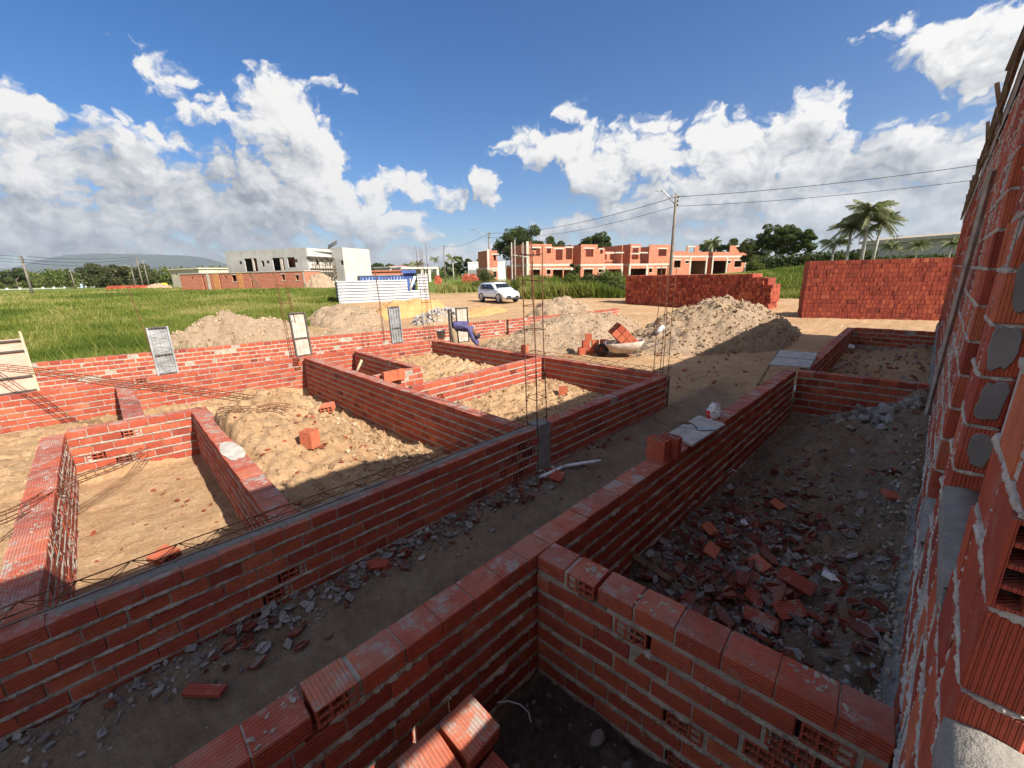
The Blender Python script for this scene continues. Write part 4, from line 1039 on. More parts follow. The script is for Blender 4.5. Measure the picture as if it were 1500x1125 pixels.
form('grey steel form with a lattice of bars, second from the left on the rear wall', -10.50, 0.74, 0.33, 0.93, 0.05, 'steel', 'lattice', 0.05)
form('tall cement-stained form panel with dark edges, above the tall shaded cross wall', -10.36, 3.26, 0.36, 1.02, 0.05, 'form_pale', 'dark', 0.08)
form('grey corrugated steel form panel right of centre on the rear wall', -10.25, 5.66, 0.34, 1.0, 0.08, 'steel', 'ribs', 0.04)
form('pale form panel with a dark frame standing behind the bent worker', -10.9, 8.45, 0.45, 1.15, -0.1, 'form_pale', 'dark', 0.02, 0.25)
form('narrow dark form leaning beside the pale one behind the worker', -11.15, 8.15, 0.20, 1.10, 0.5, 'steel_dark', 'dark', 0.02, 0.25)

# ------------------------------------------------------------------ loose blocks, boards, tools
BLOCK = hollow_tpl(0.19, 0.165, 0.09, 3, 2); BLOCK4 = hollow_tpl(0.19, 0.165, 0.09, 4, 2)
BIG = hollow_tpl(0.24, 0.19, 0.14, 3, 3)
UPR = np.array([[0, 1, 0], [0, 0, 1], [1, 0, 0]], float)   # holes pointing up, broad side to -y
def block(label, c, rot, tpl=None, bv=0.6, mat='brick_clean', group=None, name='clay_block'):
    mb = MB(); mb.inst(tpl or BLOCK, [np.eye(3)], [(0, 0, 0)], [bv], 0)
    o = mb.build(name, M[mat]); o.matrix_world = Matrix([[*rot[0], c[0]], [*rot[1], c[1]], [*rot[2], c[2]], [0, 0, 0, 1]])
    return tag(o, label, 'clay block', group)
UB = rotz(-0.06) @ UPR
block('nearer of two upright hollow clay blocks on the near corridor wall', (-1.475, 3.185, 0.84 + .097), UB, BLOCK4, .72, 'brick_rib')
block('upright hollow clay block behind its twin, against the mortar board', (-1.425, 3.31, 0.84 + .097), rotz(0.03) @ UPR, BLOCK4, .5, 'brick_rib')
g = gh(-6.0, 1.8)
c = on_z(450, 617, 0.86); block('orange clay block standing on the crest of the sand mound', (c[0], c[1], full_height(c[:1], c[1:2])[0] + .10), rotz(0.5) @ UPR, hollow_tpl(.20, .16, .13, 3, 3), .95)
c = on_z(480, 596, 0.62); block('pale clay block with its holes showing, sunk in sand beside the tall shaded cross wall', (c[0], c[1], full_height(c[:1], c[1:2])[0] + .05), rotz(-0.6) @ eul(.1, .1, 0), BLOCK, 1.0, 'brick_clean')
c = on_z(825, 570, 0.25); block('lone clay block standing in the square room left of the open corner', (c[0], c[1], full_height(c[:1], c[1:2])[0] + .10), rotz(0.7) @ UPR, BLOCK, .9)
c = on_z(238, 803, 0.06); block('broken clay block lying at the shadow line in the sandy bay', (c[0], c[1], full_height(c[:1], c[1:2])[0] + .035), rotz(0.5) @ eul(0.15, 0.05, 0), BLOCK, .8)
c = on_z(790, 692, 0.03); block('flat clay block piece on the corridor floor at the foot of the cement post', (-2.86, 3.50, 0.075), rotz(0.3) @ eul(.35, .1, 0), brick_tpl(.19, .16, .03, .003), .4)
c = on_z(520, 762, 0.02); block('dusty clay block lying beside the corridor wall foot, mid-corridor', (-2.93, 1.26, 0.07), rotz(1.25) @ eul(.1, .2, 0), brick_tpl(.19, .10, .05, .003), .55)
c = on_z(300, 1012, 0.03); block('long red clay shard on the grey corridor floor near the bottom left', (c[0], c[1], .035), rotz(0.75), brick_tpl(.24, .07, .025, .003), .35)
for i, (px, py) in enumerate(((568, 557), (577, 556), (587, 553))):
    c = on_x(px, py, -6.95); block('orange clay block stood on end against the low partition', (c[0], c[1], 0.62), rotz(1.5 + .1 * i) @ UPR, BLOCK, .95, 'brick_clean', 'blocks against the low partition')
c = on_z(762, 531, .66); block('orange clay block upright beside the tall rebar, on the end wall', (-6.45, 6.75, .75), UPR, BLOCK, .9)
# bricks in the near pit, one side caught by the sun through the window bay
for i, (x, y, z, a, lab) in enumerate(((-1.125, 0.795, 0.475, 0.05, 'sunlit red block with white mortar spots, upper one of the pair at the bottom edge'),
                                       (-1.125, 0.585, 0.480, -0.03, 'sunlit red block with white mortar spots, lower one of the pair at the bottom edge'),
                                       (-0.930, 0.760, 0.360, 0.10, 'shaded red block beside the sunlit pair, in the near pit'),
                                       (-0.945, 0.550, 0.365, -0.06, 'shaded red block at the very bottom edge of the near pit'))):
    block(lab, (x, y, z), rotz(a + .02) @ eul(0, 0.16 if i < 2 else 0.2, 0), brick_tpl(.195, .185, .095, .005), (.8, .75, .35, .3)[i], 'brick')
mb = MB()
for k in range(4):
    for i, (x, y) in enumerate(((-1.17, 0.80), (-1.17, 0.58), (-0.96, 0.78), (-0.96, 0.56))):
        if k < (4 if i < 2 else 3): mb.inst(brick_tpl(.19, .18, .09, .004), [rotz(RS.normal(0, .05))], [(x + RS.normal(0, .008), y + RS.normal(0, .008), 0.05 + .095 * k)], [RS.rand() * .7], 0)
tag(mb.build('block_pile', M['brick'], origin=(-1.1, .7, 0)), 'low pile of red blocks in the near pit below the sunlit pair', 'block pile')
mb = MB()
for k in range(16):
    mb.inst(ROCKS_F[k % 4], [eul(0, .16, RS.uniform(0, 6))], [(-1.20 + RS.uniform(-.03, .13), .50 + RS.rand() * .38, 0.535 - .16 * 0)], [1], 0, True, scl=[(RS.uniform(.012, .05), RS.uniform(.012, .035), .012)])
# mortar board and trowel
mb = MB(); q = [(-1.63, 3.72), (-1.345, 3.60), (-1.315, 4.34), (-1.62, 4.43)]
V = [(x, y, .856) for x, y in q] + [(x, y, .880) for x, y in q]
mb.faces(V, [(3, 2, 1, 0), (4, 5, 6, 7), (0, 1, 5, 4), (1, 2, 6, 5), (2, 3, 7, 6), (3, 0, 4, 7)])
tag(mb.build('mortar_board', M['wood_pale'], origin=(-1.48, 4.0, .856)), 'cement-whitened mortar board lying on the near corridor wall under a trowel', 'board')
t0 = np.array([-1.50, 3.98, 0.884])
root = empty('trowel', t0, 0.6); tag(root, 'bricklayer trowel with dark handle lying on the mortar board', 'trowel')
mb = MB(); n = 9; V = []
for zz in (0.004, 0.008):
    V += [(0.02, 0, zz), (0.05, .045, zz), (.12, .042, zz), (.20, .018, zz), (.235, 0, zz), (.20, -.018, zz), (.12, -.042, zz), (.05, -.045, zz)]
mb.faces(V, [tuple(range(8))[::-1], tuple(range(8, 16))] + [(i, (i + 1) % 8, 8 + (i + 1) % 8, 8 + i) for i in range(8)]); mb.build('blade', M['steel'], parent=root)
mb = MB(); mb.tube([(.04, 0, .008), (.015, 0, .03), (-.01, 0, .052), (-.03, 0, .055)], .006, 6); mb.build('shank', M['steel_dark'], parent=root)
mb = MB(); mb.tube([(-.025, 0, .055), (-.05, 0, .056), (-.10, 0, .058), (-.135, 0, .06)], [.011, .016, .015, .012], 8); mb.build('handle', M['wood'], parent=root)
# plastic bag
mb = MB(); bm = bmesh.new(); bmesh.ops.create_icosphere(bm, subdivisions=3, radius=0.5)
for v in bm.verts:
    k = 1 + 0.55 * float(fbm(np.array([v.co.x * 4 + 3]), np.array([v.co.y * 4 + v.co.z * 5]), 3, 4)[0]); v.co *= k
    if v.co.z < -.3: v.co.z = -.3
    v.co = Vector((v.co.x * .12 + .02 * math.sin(v.co.y * 25), v.co.y * .21, v.co.z * .20 + .015 * math.sin(v.co.x * 17 + v.co.y * 31)))
for f in bm.faces: f.material_index = 1 if (f.calc_center_median().x < .0 and f.calc_center_median().y < -.02 and f.calc_center_median().z < .035) else 0
mb.inst(tpl_from_bm(bm), [np.eye(3)], [(0, 0, 0)], [.5]); o = mb.build('plastic_bag', [M['plastic_white'], M['red_print']], loc=(-1.515, 4.58, .895)); tag(o, 'crumpled white plastic bag with red print behind the mortar board', 'plastic bag')
# the two white boards bridging the gap
for k, (q, lab) in enumerate((([(-1.78, 7.70), (-1.24, 7.86), (-1.31, 8.50), (-1.86, 8.42)], 'nearer whitewashed board bridging the gap in the near corridor wall'),
                              ([(-1.87, 8.46), (-1.30, 8.55), (-1.40, 9.30), (-1.97, 9.16)], 'farther whitewashed board, behind its twin on the near corridor wall gap'))):
    z = .862 + .006 * k; mb = MB(); V = [(x, y, z + .0) for x, y in q] + [(x, y, z + .022) for x, y in q]
    mb.faces(V, [(3, 2, 1, 0), (4, 5, 6, 7), (0, 1, 5, 4), (1, 2, 6, 5), (2, 3, 7, 6), (3, 0, 4, 7)])
    tag(mb.build('white_board', M['wood_pale'], origin=(q[0][0], q[0][1], z)), lab, 'board')
def rod(name, label, cat, a, b, r, mat, n=8, origin=None):
    mb = MB(); mb.tube([a, (np.asarray(a) + np.asarray(b)) / 2 + RS.normal(0, .004, 3), b], r, n, smooth=n > 4); tag(mb.build(name, M[mat], origin=a), label, cat)
rod('iron_bar', 'dark iron bar leaning from the corridor floor towards the earth heap', 'bar', on_z(1110, 564, 0.03), on_y(1154, 492, 12.4), 0.022, 'wood')
rod('plastic_pipe', 'longer white plastic pipe lying in the corridor right of the cement post', 'pipe', on_z(826, 683, 0.09), on_z(880, 675, 0.09), 0.022, 'plastic_white')
rod('plastic_pipe', 'shorter white plastic pipe lying by the clay piece at the cement post', 'pipe', on_z(791, 699, 0.10), on_z(824, 684, 0.10), 0.022, 'plastic_white')
rod('pale_stick', 'pale stick leaning in the dark corner room of the plan', 'stick', on_x(522, 545, -9.2), on_x(530, 527, -9.2), 0.03, 'wood_new')
rod('plank', 'dark old plank lying in the near-left corner of the rubble pit', 'plank', on_z(908, 800, .18), on_z(984, 850, .22), 0.028, 'wood', 4)
rod('pale_stick', 'thin pale stick lying in the far shaded pit beside the white boards', 'stick', on_z(1218, 541, .42), on_z(1244, 529, .42), 0.018, 'wood_pale')
rod('plank', 'long pale batten leaning against the house wall at the right', 'plank', (0.135, 6.55, 0.30), (0.130, 5.05, 3.1), 0.024, 'wood_pale', 4)
rod('pipe_stub', 'dark pipe sticking out of the end of the earth heap, with a pale rim', 'pipe', on_z(962, 488, .55), on_z(972, 478, .75), 0.07, 'plastic_white', 10)
rod('form_board', 'thin wet board edge closing the open end of the corridor wall', 'board', (-3.07, 6.86, 0.0), (-3.07, 6.86, 0.63), 0.02, 'wood', 4)
mb = MB(); mb.tube([on_z(1066 + dx, 698 + dy, .10 + h) for dx, dy, h in ((0, 0, 0), (1, -5, .06), (8, -10, .12), (14, -6, .08), (15, 0, 0))], .006, 5)
tag(mb.build('wire_loop', M['plastic_white']), 'small loop of white cable sticking up beside the near corridor wall in the rubble pit', 'cable loop')
mb = MB(); mb.tube([on_z(px, py, .05) for px, py in ((722, 1030), (745, 1027), (762, 1032), (774, 1043), (778, 1058))], .004, 5)
tag(mb.build('cable', M['plastic_white']), 'thin pale cable on the dark floor of the near pit', 'cable')
def crumple(name, label, cat, c, s, mat, seed):
    mb = MB(); bm = bmesh.new(); bmesh.ops.create_icosphere(bm, subdivisions=2, radius=0.5); r = np.random.RandomState(seed)
    for v in bm.verts: v.co = Vector((v.co.x * s[0], v.co.y * s[1], v.co.z * s[2])) * (1 + r.uniform(-.3, .3))
    mb.inst(tpl_from_bm(bm), [rotz(seed)], [(0, 0, 0)], [.9]); tag(mb.build(name, M[mat], loc=c), label, cat)
c = on_z(1211, 868, .10); crumple('paper_wrapper', 'crushed white wrapper on the rubble pit floor, nearest to the house', 'wrapper', (c[0], c[1], gh(c[0], c[1]) + .03), (.11, .06, .04), 'plastic_white', 3)
c = on_z(1166, 590, .15); crumple('paper_wrapper', 'small white wrapper in the far corner of the rubble pit below the cross wall', 'wrapper', (c[0], c[1], gh(c[0], c[1]) + .04), (.26, .14, .08), 'plastic_white', 5)
c = on_z(1241, 504, .5); crumple('paper_wrapper', 'white scrap in the far shaded pit beyond the white boards', 'wrapper', (c[0], c[1], gh(c[0], c[1]) + .05), (.3, .2, .16), 'plastic_white', 6)
c = on_z(1090, 767, .2); crumple('paper_wrapper', 'tiny white crumpled paper in the middle of the rubble', 'wrapper', (c[0], c[1], gh(c[0], c[1]) + .06), (.06, .05, .05), 'plastic_white', 9)
# the larger shards one can tell apart
for px, py, sx, sy, a, t_, bv, lab in (
        (1107, 873, .20, .12, 1.6, .5, .35, 'wide ribbed red shard standing up in the rubble, second from the near cross wall'),
        (1158, 893, .24, .11, 1.05, .45, .5, 'large smooth red shard leaning in the rubble, the one nearest the white wrapper'),
        (1042, 815, .21, .10, 1.7, .3, .85, 'orange ribbed block half in the middle of the rubble'),
        (1040, 771, .13, .09, -.6, .35, .9, 'small orange shard in the rubble beside the near corridor wall'),
        (1113, 824, .14, .10, -.4, .3, .8, 'orange curved shard at the centre right of the rubble'),
        (1140, 735, .13, .08, -.5, .35, .95, 'brightest orange shard at the far edge of the rubble'),
        (1292, 780, .12, .10, .6, .3, .8, 'red double shard lying on bare soil near the house footing'),
        (1165, 862, .22, .12, -.1, .25, .2, 'dark weathered shard lying flat between two large red ones'),
        (1115, 905, .20, .10, .2, .3, .35, 'red shard in the rubble touching the near cross wall')):
    c = on_z(px, py, .22); z = gh(c[0], c[1])
    block(lab, (c[0], c[1], z + .07), rotz(a) @ eul(t_, .15, 0), brick_tpl(sx, sy, .018, .003), bv, 'brick_clean', None, 'brick_shard')
c = on_y(1335, 598, 7.2); block('large red clay block on the mortar heap at the far end of the rubble pit', (c[0], c[1], max(c[2], .5)), rotz(.1) @ eul(.1, .1, 0), brick_tpl(.30, .2, .16, .006), .35, 'brick', None)

# ------------------------------------------------------------------ wheelbarrow and its load, brick pile
bx, by = on_z(912, 522, 0.0)[:2]; bz = gh(bx, by)
root = empty('wheelbarrow', (bx, by, bz), 0.72); tag(root, 'cream wheelbarrow loaded with tilted orange clay blocks', 'wheelbarrow')
mb = MB(); prof = [(.30, .22, .14), (.42, .30, .30), (.50, .36, .45)]
rings = []
for a, b_, z in [(.28, .20, .13)] + [(a * 1.15, b * 1.1, z) for a, b, z in prof]:
    th = np.linspace(0, 2 * np.pi, 33); c_, s_ = np.cos(th), np.sin(th); k = (np.abs(c_) ** 4 + np.abs(s_) ** 4) ** (-.25)
    rings.append(np.stack([a * c_ * k, b_ * s_ * k, np.full(33, z + 0.0) + .05 * (c_ * k * (z > .4))], 1))
inn = [r * np.array([.96, .95, 1]) + np.array([0, 0, .004]) for r in rings[::-1]]
mb.grid(np.array(rings + inn)); mb.faces(rings[0][:-1], [tuple(range(32))[::-1]]); mb.build('tray', M['form_pale'], parent=root)
for s in (-1, 1):
    mb = MB(); mb.tube([(-.62, s * .05, .17), (-.2, s * .20, .11), (.35, s * .25, .16), (.95, s * .29, .42)], .017, 8); mb.build('handle', M['steel_dark'], parent=root)
    mb = MB(); mb.tube([(.32, s * .24, .17), (.40, s * .24, 0.0), (.46, s * .24, .17)], .013, 6); mb.build('leg', M['steel_dark'], parent=root)
mb = MB(); mb.lathe([(.10, -.03), (.165, -.045), (.19, 0), (.165, .045), (.10, .03)], (-.62, 0, .19), 20, rot=eul(math.pi / 2, 0, 0)); mb.build('wheel', M['rubber'], parent=root)
E1 = np.array([.504, .511, -.695]); E2 = np.array([.49, .49, .72]); E3 = np.cross(E1, E2); E1 /= np.linalg.norm(E1); E3 /= np.linalg.norm(E3); E2 = np.cross(E3, E1)
for i in range(4):
    for j in range(3):
        for k in range(2):
            if k == 0 and i == 3: continue
            c = np.array([bx, by, bz + .53]) + E1 * (i - 1.55) * .205 + E3 * (j - 1) * .195 + E2 * (k - .35) * .195
            block('orange clay block in the tilted load of the wheelbarrow', c, np.stack([E1, E3, E2], 1) @ eul(RS.normal(0, .02), RS.normal(0, .02), RS.normal(0, .03)), hollow_tpl(.190, .181, .181, 3, 3), .45 + .55 * RS.rand(), 'brick_clean', 'clay blocks in the wheelbarrow')
px_, py_ = on_z(852, 520, 0.0)[:2]; zz = gh(px_, py_)
K = [(0, 0, 0, .2), (.26, .02, 0, -.1), (.50, .10, 0, .1), (.74, .16, 0, 0), (.12, .03, 1, .15), (.42, .12, 1, .0), (.70, .18, 1, .2), (.20, .05, 2, -.1)]
for i, (a, b_, k, ang) in enumerate(K):
    d = rotz(.78); p = d @ np.array([a, b_, 0]); block('orange clay block in the small stepped pile left of the wheelbarrow', (px_ + p[0], py_ + p[1], zz + .11 + .20 * k), d @ rotz(ang) @ UPR, hollow_tpl(.2, .2, .16, 3, 3), .55 + .4 * RS.rand(), 'brick_clean', 'clay blocks piled left of the wheelbarrow')

# ------------------------------------------------------------------ the two big stacks of clay blocks
def stack(label, x0, x1, y0, y1, z0, z1, depth, rows, cols, ragged=0, seed=2, bshift=0.0):
    rs = np.random.RandomState(seed); mb = MB(); L = math.hypot(x1 - x0, y1 - y0); u = np.array([x1 - x0, y1 - y0, 0]) / L; v = np.array([-u[1], u[0], 0])
    rot = np.stack([u, v, [0, 0, 1]], 1); H = (z1 - z0) / rows
    locs = []; rots = []; bv = []; sc = []
    nd = max(2, int(round(depth / 0.2)))
    for r in range(rows):
        s = rs.uniform(-.04, .0); 
        while s < L - .03:
            w = rs.choice([.092, .092, .092, .165, .19], p=[.55, .12, .08, .15, .10]) if cols == 'mix' else rs.choice([.165, .092, .145])
            for q in range(nd):
                edge = (s + w > L - .6)
                if q not in (0, nd - 1) and r < rows - 1 and not edge and s > .2: continue
                if ragged and r >= rows - 1 - int(max(0, (s - L * .88) / (L * .12)) * ragged + .3) and s > L * .87 and r > rows - 4: continue
                locs.append(np.array([x0, y0, z0]) + u * (s + w / 2) + v * (q * .2 + .1 + rs.normal(0, .016 if cols == 'mix' else .004) + bshift * r) + np.array([0, 0, H * (r + .5) + rs.normal(0, .003)]))
                jt = 1.0 if cols == 'mix' else .25; rots.append(rot @ eul(rs.normal(0, .012 * jt), rs.normal(0, .02 * jt), rs.normal(0, .03 * jt))); bv.append(np.clip(rs.normal(.42, .34 if cols == 'mix' else .17), 0, 1)); sc.append((w / .09, 1, H * .955 / .19))
            s += w + .011
    t = brick_tpl(.09, .19, .19, .004)
    lcfix = MB(); mb.inst(t, rots, locs, bv, 0, scl=sc)
    mb.box(np.array([x0, y0, z0]) + u * L / 2 + v * (nd * .1 + bshift * rows * .5) + np.array([0, 0, (z1 - z0) / 2 - .1]), (L - .5, nd * .2 - .24 - bshift * rows, z1 - z0 - .3), rot, 0, .2)
    o = mb.build('block_stack', M['brick_clean'], origin=(x0, y0, z0)); tag(o, label, 'block stack'); return o
a = on_y(916, 452, 27.5); stack('long dark-red stack of clay blocks with a bright orange right end, before the row houses', -16.05, -6.75, 27.5, 27.5, -0.1, 2.14, 1.8, 11, 'mix', 3, 2)
stack('big brick-red stack of clay blocks at the right, behind the thin shaded cross wall', -4.55, 1.3, 24.55, 26.4, -0.05, 2.72, 1.6, 14, 'big', 0, 4, 0.018)
# ------------------------------------------------------------------ bent worker
def skin_mesh(name, pts, edges, radii, mat, parent, root=0, sub=2):
    me = bpy.data.meshes.new(name); me.from_pydata([tuple(p) for p in pts], edges, []); me.materials.append(mat)
    o = bpy.data.objects.new(name, me); link(o, parent)
    md = o.modifiers.new('skin', 'SKIN'); md.use_smooth_shade = True
    for i, r in enumerate(radii):
        r = (r, r) if np.isscalar(r) else r
        me.skin_vertices[0].data[i].radius = r; me.skin_vertices[0].data[i].use_root = (i == root)
    s = o.modifiers.new('sub', 'SUBSURF'); s.levels = sub; s.render_levels = sub
    return o
M['skin'] = mat_simple('brown_skin', (0.22, 0.11, 0.065), (0.18, 0.085, 0.05), 6, 0.6, bs=0)
M['shirt'] = mat_simple('violet_blue_shirt', (0.115, 0.105, 0.23), (0.07, 0.065, 0.15), 9, 0.9, bs=.4, bd=.01)
M['trouser'] = mat_simple('tan_trousers', (0.34, 0.25, 0.15), (0.22, 0.16, 0.10), 7, 0.9, bs=.4, bd=.01)
M['cap'] = mat_simple('dark_cap', (0.06, 0.05, 0.07), (0.04, 0.035, 0.05), 9, .9, bs=.2)
def worker():
    gx, gy = -10.0, 7.45; gz = gh(gx, gy)
    root = empty('person', (gx, gy, gz), math.atan2(0.69, 0.72)); tag(root, 'worker in a violet long-sleeved shirt and tan trousers, bent double over the end wall', 'person')
    # local: +x the way he bends (to the right of the picture), z up
    pel = (0, 0, .93); sp = (.24, 0, 1.03); ch = (.44, 0, .95); nk = (.56, 0, .83); hd = (.63, 0, .72); hd2 = (.68, 0, .64)
    P = [pel, sp, ch, nk, hd, hd2]; E = [(0, 1), (1, 2), (2, 3), (3, 4), (4, 5)]; Rr = [.10, .09, .09, .05, .085, .07]
    def chain(parent, pts, rad):
        k = parent
        for p, r in zip(pts, rad): P.append(p); Rr.append(r); E.append((k, len(P) - 1)); k = len(P) - 1
        return k
    hands = []
    for s in (-1, 1):
        chain(0, [(-.02, s * .10, .86), (.02, s * .13, .48), (-.04, s * .14, .09), (.10, s * .15, .035)], [.06, .045, .042, .04])
        k = chain(2, [(.47, s * .19, .90), (.56, s * .22, .62), (.70, s * .13, .40), (.745, s * .12, .33)], [.035, .035, .032, .034])
        for f, (dx, dy, l) in enumerate(((.02, -.03, .07), (.035, -.012, .085), (.04, .008, .09), (.035, .026, .08))):
            chain(k, [(.745 + dx, s * .12 + dy, .30 - l * .4), (.745 + dx * 1.1, s * .12 + dy * 1.1, .29 - l)], [.011, .008])
        chain(k, [(.725, s * .12 - s * .045, .30), (.74, s * .12 - s * .055, .26)], [.012, .009])
    skin_mesh('body', P, E, Rr, M['skin'], root)
    sP = [(-.03, 0, .96), (.22, 0, 1.035), (.43, 0, .96), (.53, 0, .87)]; sE = [(0, 1), (1, 2), (2, 3)]; sR = [(.175, .165), (.185, .17), (.185, .17), .10]
    for s in (-1, 1):
        k = 2
        for p, r in (((.46, s * .20, .90), .085), ((.565, s * .23, .61), .066), ((.69, s * .14, .42), .048)):
            sP.append(p); sR.append(r); sE.append((k, len(sP) - 1)); k = len(sP) - 1
    skin_mesh('shirt', sP, sE, sR, M['shirt'], root, 1)
    tP = [(0.02, 0, .93), (-.05, 0, .88)]; tE = [(0, 1)]; tR = [(.16, .15), (.16, .16)]
    for s in (-1, 1):
        k = 1
        for p, r in (((-.02, s * .115, .80), .11), ((.025, s * .135, .47), .085), ((-.04, s * .14, .10), .072)):
            tP.append(p); tR.append(r); tE.append((k, len(tP) - 1)); k = len(tP) - 1
    skin_mesh('trousers', tP, tE, tR, M['trouser'], root, 1)
    mb = MB(); mb.lathe([(.001, .115), (.06, .10), (.098, .05), (.105, 0)], (.66, 0, .70), 14, rot=eul(0, 2.3, 0)); mb.build('cap', M['cap'], parent=root)
    for s in (-1, 1):
        mb = MB(); mb.inst(ROCKS_F[0], [np.eye(3)], [(.07, s * .145, .04)], [.5], 0, True, scl=[(.27, .10, .09)]); mb.build('boot', M['rubber'], parent=root)
worker()
c = on_z(690, 503, .75); mb = MB(); mb.inst(ROCKS_F[2], [eul(.1, .2, .4)], [(0, 0, 0)], [1], 0, False, scl=[(.42, .34, .30)])
tag(mb.build('cement_bag', M['plastic_white'], loc=(-9.0, 8.0, gh(-9.0, 8.0) + .22)), 'white bag on the ground just in front of the bent worker hands', 'bag')
root = empty('bucket', (-10.0, 6.95, 0.62)); tag(root, 'small grey bucket on the end wall corner left of the worker', 'bucket')
mb = MB(); mb.lathe([(.001, 0), (.10, 0), (.135, .24), (.142, .24), (.127, .236), (.095, .01), (.001, .01)], (0, 0, .02), 18); mb.build('pail', M['steel'], parent=root)
mb = MB(); mb.tube([(.135 * math.cos(a), 0, .25 + .12 * math.sin(a)) for a in np.linspace(0, math.pi, 12)], .005, 5); mb.build('handle', M['steel_dark'], parent=root)

# ------------------------------------------------------------------ parked car
def car():
    p = ground_at(729, 33.5); gz = float(full_height(p[:1], p[1:2])[0])
    M['car'] = mat_simple('white_car_paint', (0.80, 0.81, 0.82), (0.78, 0.79, 0.80), 1, 0.18, spec=.6, bs=0)
    M['glass'] = mat_simple('dark_car_glass', (0.015, 0.018, 0.02), (0.02, 0.022, 0.025), 1, 0.05, spec=.7, bs=0)
    M['trim'] = mat_simple('black_plastic_trim', (0.025, 0.025, 0.027), (0.035, 0.035, 0.036), 4, .6, bs=0)
    M['lamp'] = mat_simple('clear_headlamp', (0.6, 0.62, 0.65), (0.4, 0.42, 0.45), 9, .15, spec=.6, bs=0)
    d = R @ np.array([.56, 0, .83]); rz = math.atan2(d[1], d[0])
    root = empty('parked_car', (p[0], p[1], gz), rz); tag(root, 'white compact SUV with dark windows parked on the dirt road', 'car')
    # +x front
    st = [(-2.06, .62, .40, .86), (-2.0, .78, .32, .98), (-1.6, .86, .28, 1.00), (-.6, .875, .28, .98), (.5, .875, .28, .97), (1.1, .865, .28, .97), (1.7, .82, .29, .90), (1.95, .74, .32, .80), (2.08, .56, .40, .68)]
    mb = MB(); rows = []
    for x, w, z0, z1 in st:
        pr = [(-w * .8, z0), (-w, z0 + .12), (-w * 1.0, (z0 + z1) / 2), (-w * .975, z1 - .10), (-w * .86, z1)]
        pr = pr + [(-y, z) for y, z in pr[::-1]]
        rows.append([(x, y, z) for y, z in pr])
    mb.grid(np.array(rows)); mb.faces(rows[0], [tuple(range(10))]); mb.faces(rows[-1], [tuple(range(10))[::-1]])
    mb.faces([r[0] for r in rows] + [r[-1] for r in rows], [tuple([len(rows) + i, len(rows) + i + 1, i + 1, i]) for i in range(len(rows) - 1)])
    cab = [(-1.98, .70, .97, .99), (-1.72, .66, .97, 1.50), (-1.1, .66, .97, 1.59), (-.1, .65, .97, 1.60), (.35, .63, .97, 1.53), (1.12, .72, .97, .99)]
    rows = [[(x, -w - .14, z0), (x, -w - .02, max(z0 + .01, z1 - .09)), (x, -w + .10, z1), (x, w - .10, z1), (x, w + .02, max(z0 + .01, z1 - .09)), (x, w + .14, z0)] for x, w, z0, z1 in cab]
    mb.grid(np.array(rows)); mb.build('body', M['car'], parent=root)
    def pane(q, name='window', m='glass'):
        b = MB(); b.faces(q, [tuple(range(len(q)))]); b.build(name, M[m], parent=root)
    for s in (-1, 1):
        def w_(x, z): return s * (.815 - (z - 1.0) * .19 + .012 + .03)
        for q in ([(-1.55, 1.05), (-1.42, 1.42), (-.75, 1.46), (-.72, 1.05)], [(-.66, 1.05), (-.68, 1.46), (.18, 1.45), (.72, 1.10), (.72, 1.05)]):
            pane([(x, w_(x, z), z) for x, z in q])
        pane([(-1.0, s * .885, .30), (1.0, s * .885, .30), (1.0, s * .89, .46), (-1.0, s * .89, .46)], 'side_trim', 'trim')
        for x in (-1.28, 1.30):
            b = MB(); b.lathe([(.02, -.10), (.20, -.11), (.31, -.10), (.335, -.06), (.335, .06), (.31, .10)], (x, s * .78, .335), 28, rot=eul(-s * math.pi / 2, 0, 0)); wo = b.build('wheel', M['rubber'], parent=root)
            b = MB(); b.lathe([(.001, .09), (.06, .115), (.08, .10), (.20, .085), (.215, .105)], (x, s * .78, .335), 28, rot=eul(-s * math.pi / 2, 0, 0)); b.build('rim', M['steel'], parent=wo)
            b = MB(); a = np.linspace(-.15, math.pi + .15, 20)
            b.grid(np.array([[(x + r * math.cos(t), s * yy, .335 + r * math.sin(t)) for t in a] for r, yy in ((.345, .80), (.345, .888), (.41, .890), (.43, .84))])); b.build('wheel_arch', M['trim'], parent=root)
        b = MB(); b.inst(ROCKS_F[0], [np.eye(3)], [(.78, s * .98, 1.06)], [.5], 0, True, scl=[(.16, .20, .14)]); b.build('mirror', M['trim'], parent=root)
        b = MB(); b.tube([(-1.55, s * .55, 1.58), (-1.0, s * .56, 1.645), (-.1, s * .56, 1.65), (.25, s * .54, 1.585)], .02, 6); b.build('roof_rail', M['trim'], parent=root)
        b = MB(); b.inst(ROCKS_F[1], [np.eye(3)], [(1.93, s * .60, .70)], [.5], 0, True, scl=[(.26, .34, .13)]); b.build('headlight', M['lamp'], parent=root)
        b = MB(); b.inst(ROCKS_F[1], [np.eye(3)], [(1.86, s * .66, .87)], [.5], 0, True, scl=[(.20, .26, .05)]); b.build('running_light', M['lamp'], parent=root)
    pane([(.44, -.56, 1.49), (1.03, -.70, 1.045), (1.03, .70, 1.045), (.44, .56, 1.49)], 'windscreen')
    pane([(-1.99, -.60, 1.08), (-1.80, -.55, 1.42), (-1.80, .55, 1.42), (-1.99, .60, 1.08)], 'rear_window')
    b = MB(); b.box((2.06, 0, .50), (.10, 1.1, .16)); b.build('grille', M['trim'], parent=root)
    b = MB(); b.box((2.09, 0, .36), (.08, 1.3, .10)); b.build('bumper_trim', M['trim'], parent=root)
    b = MB(); b.box((2.125, 0, .52), (.01, .40, .12)); b.build('number_plate', M['white_paint'], parent=root)
car()

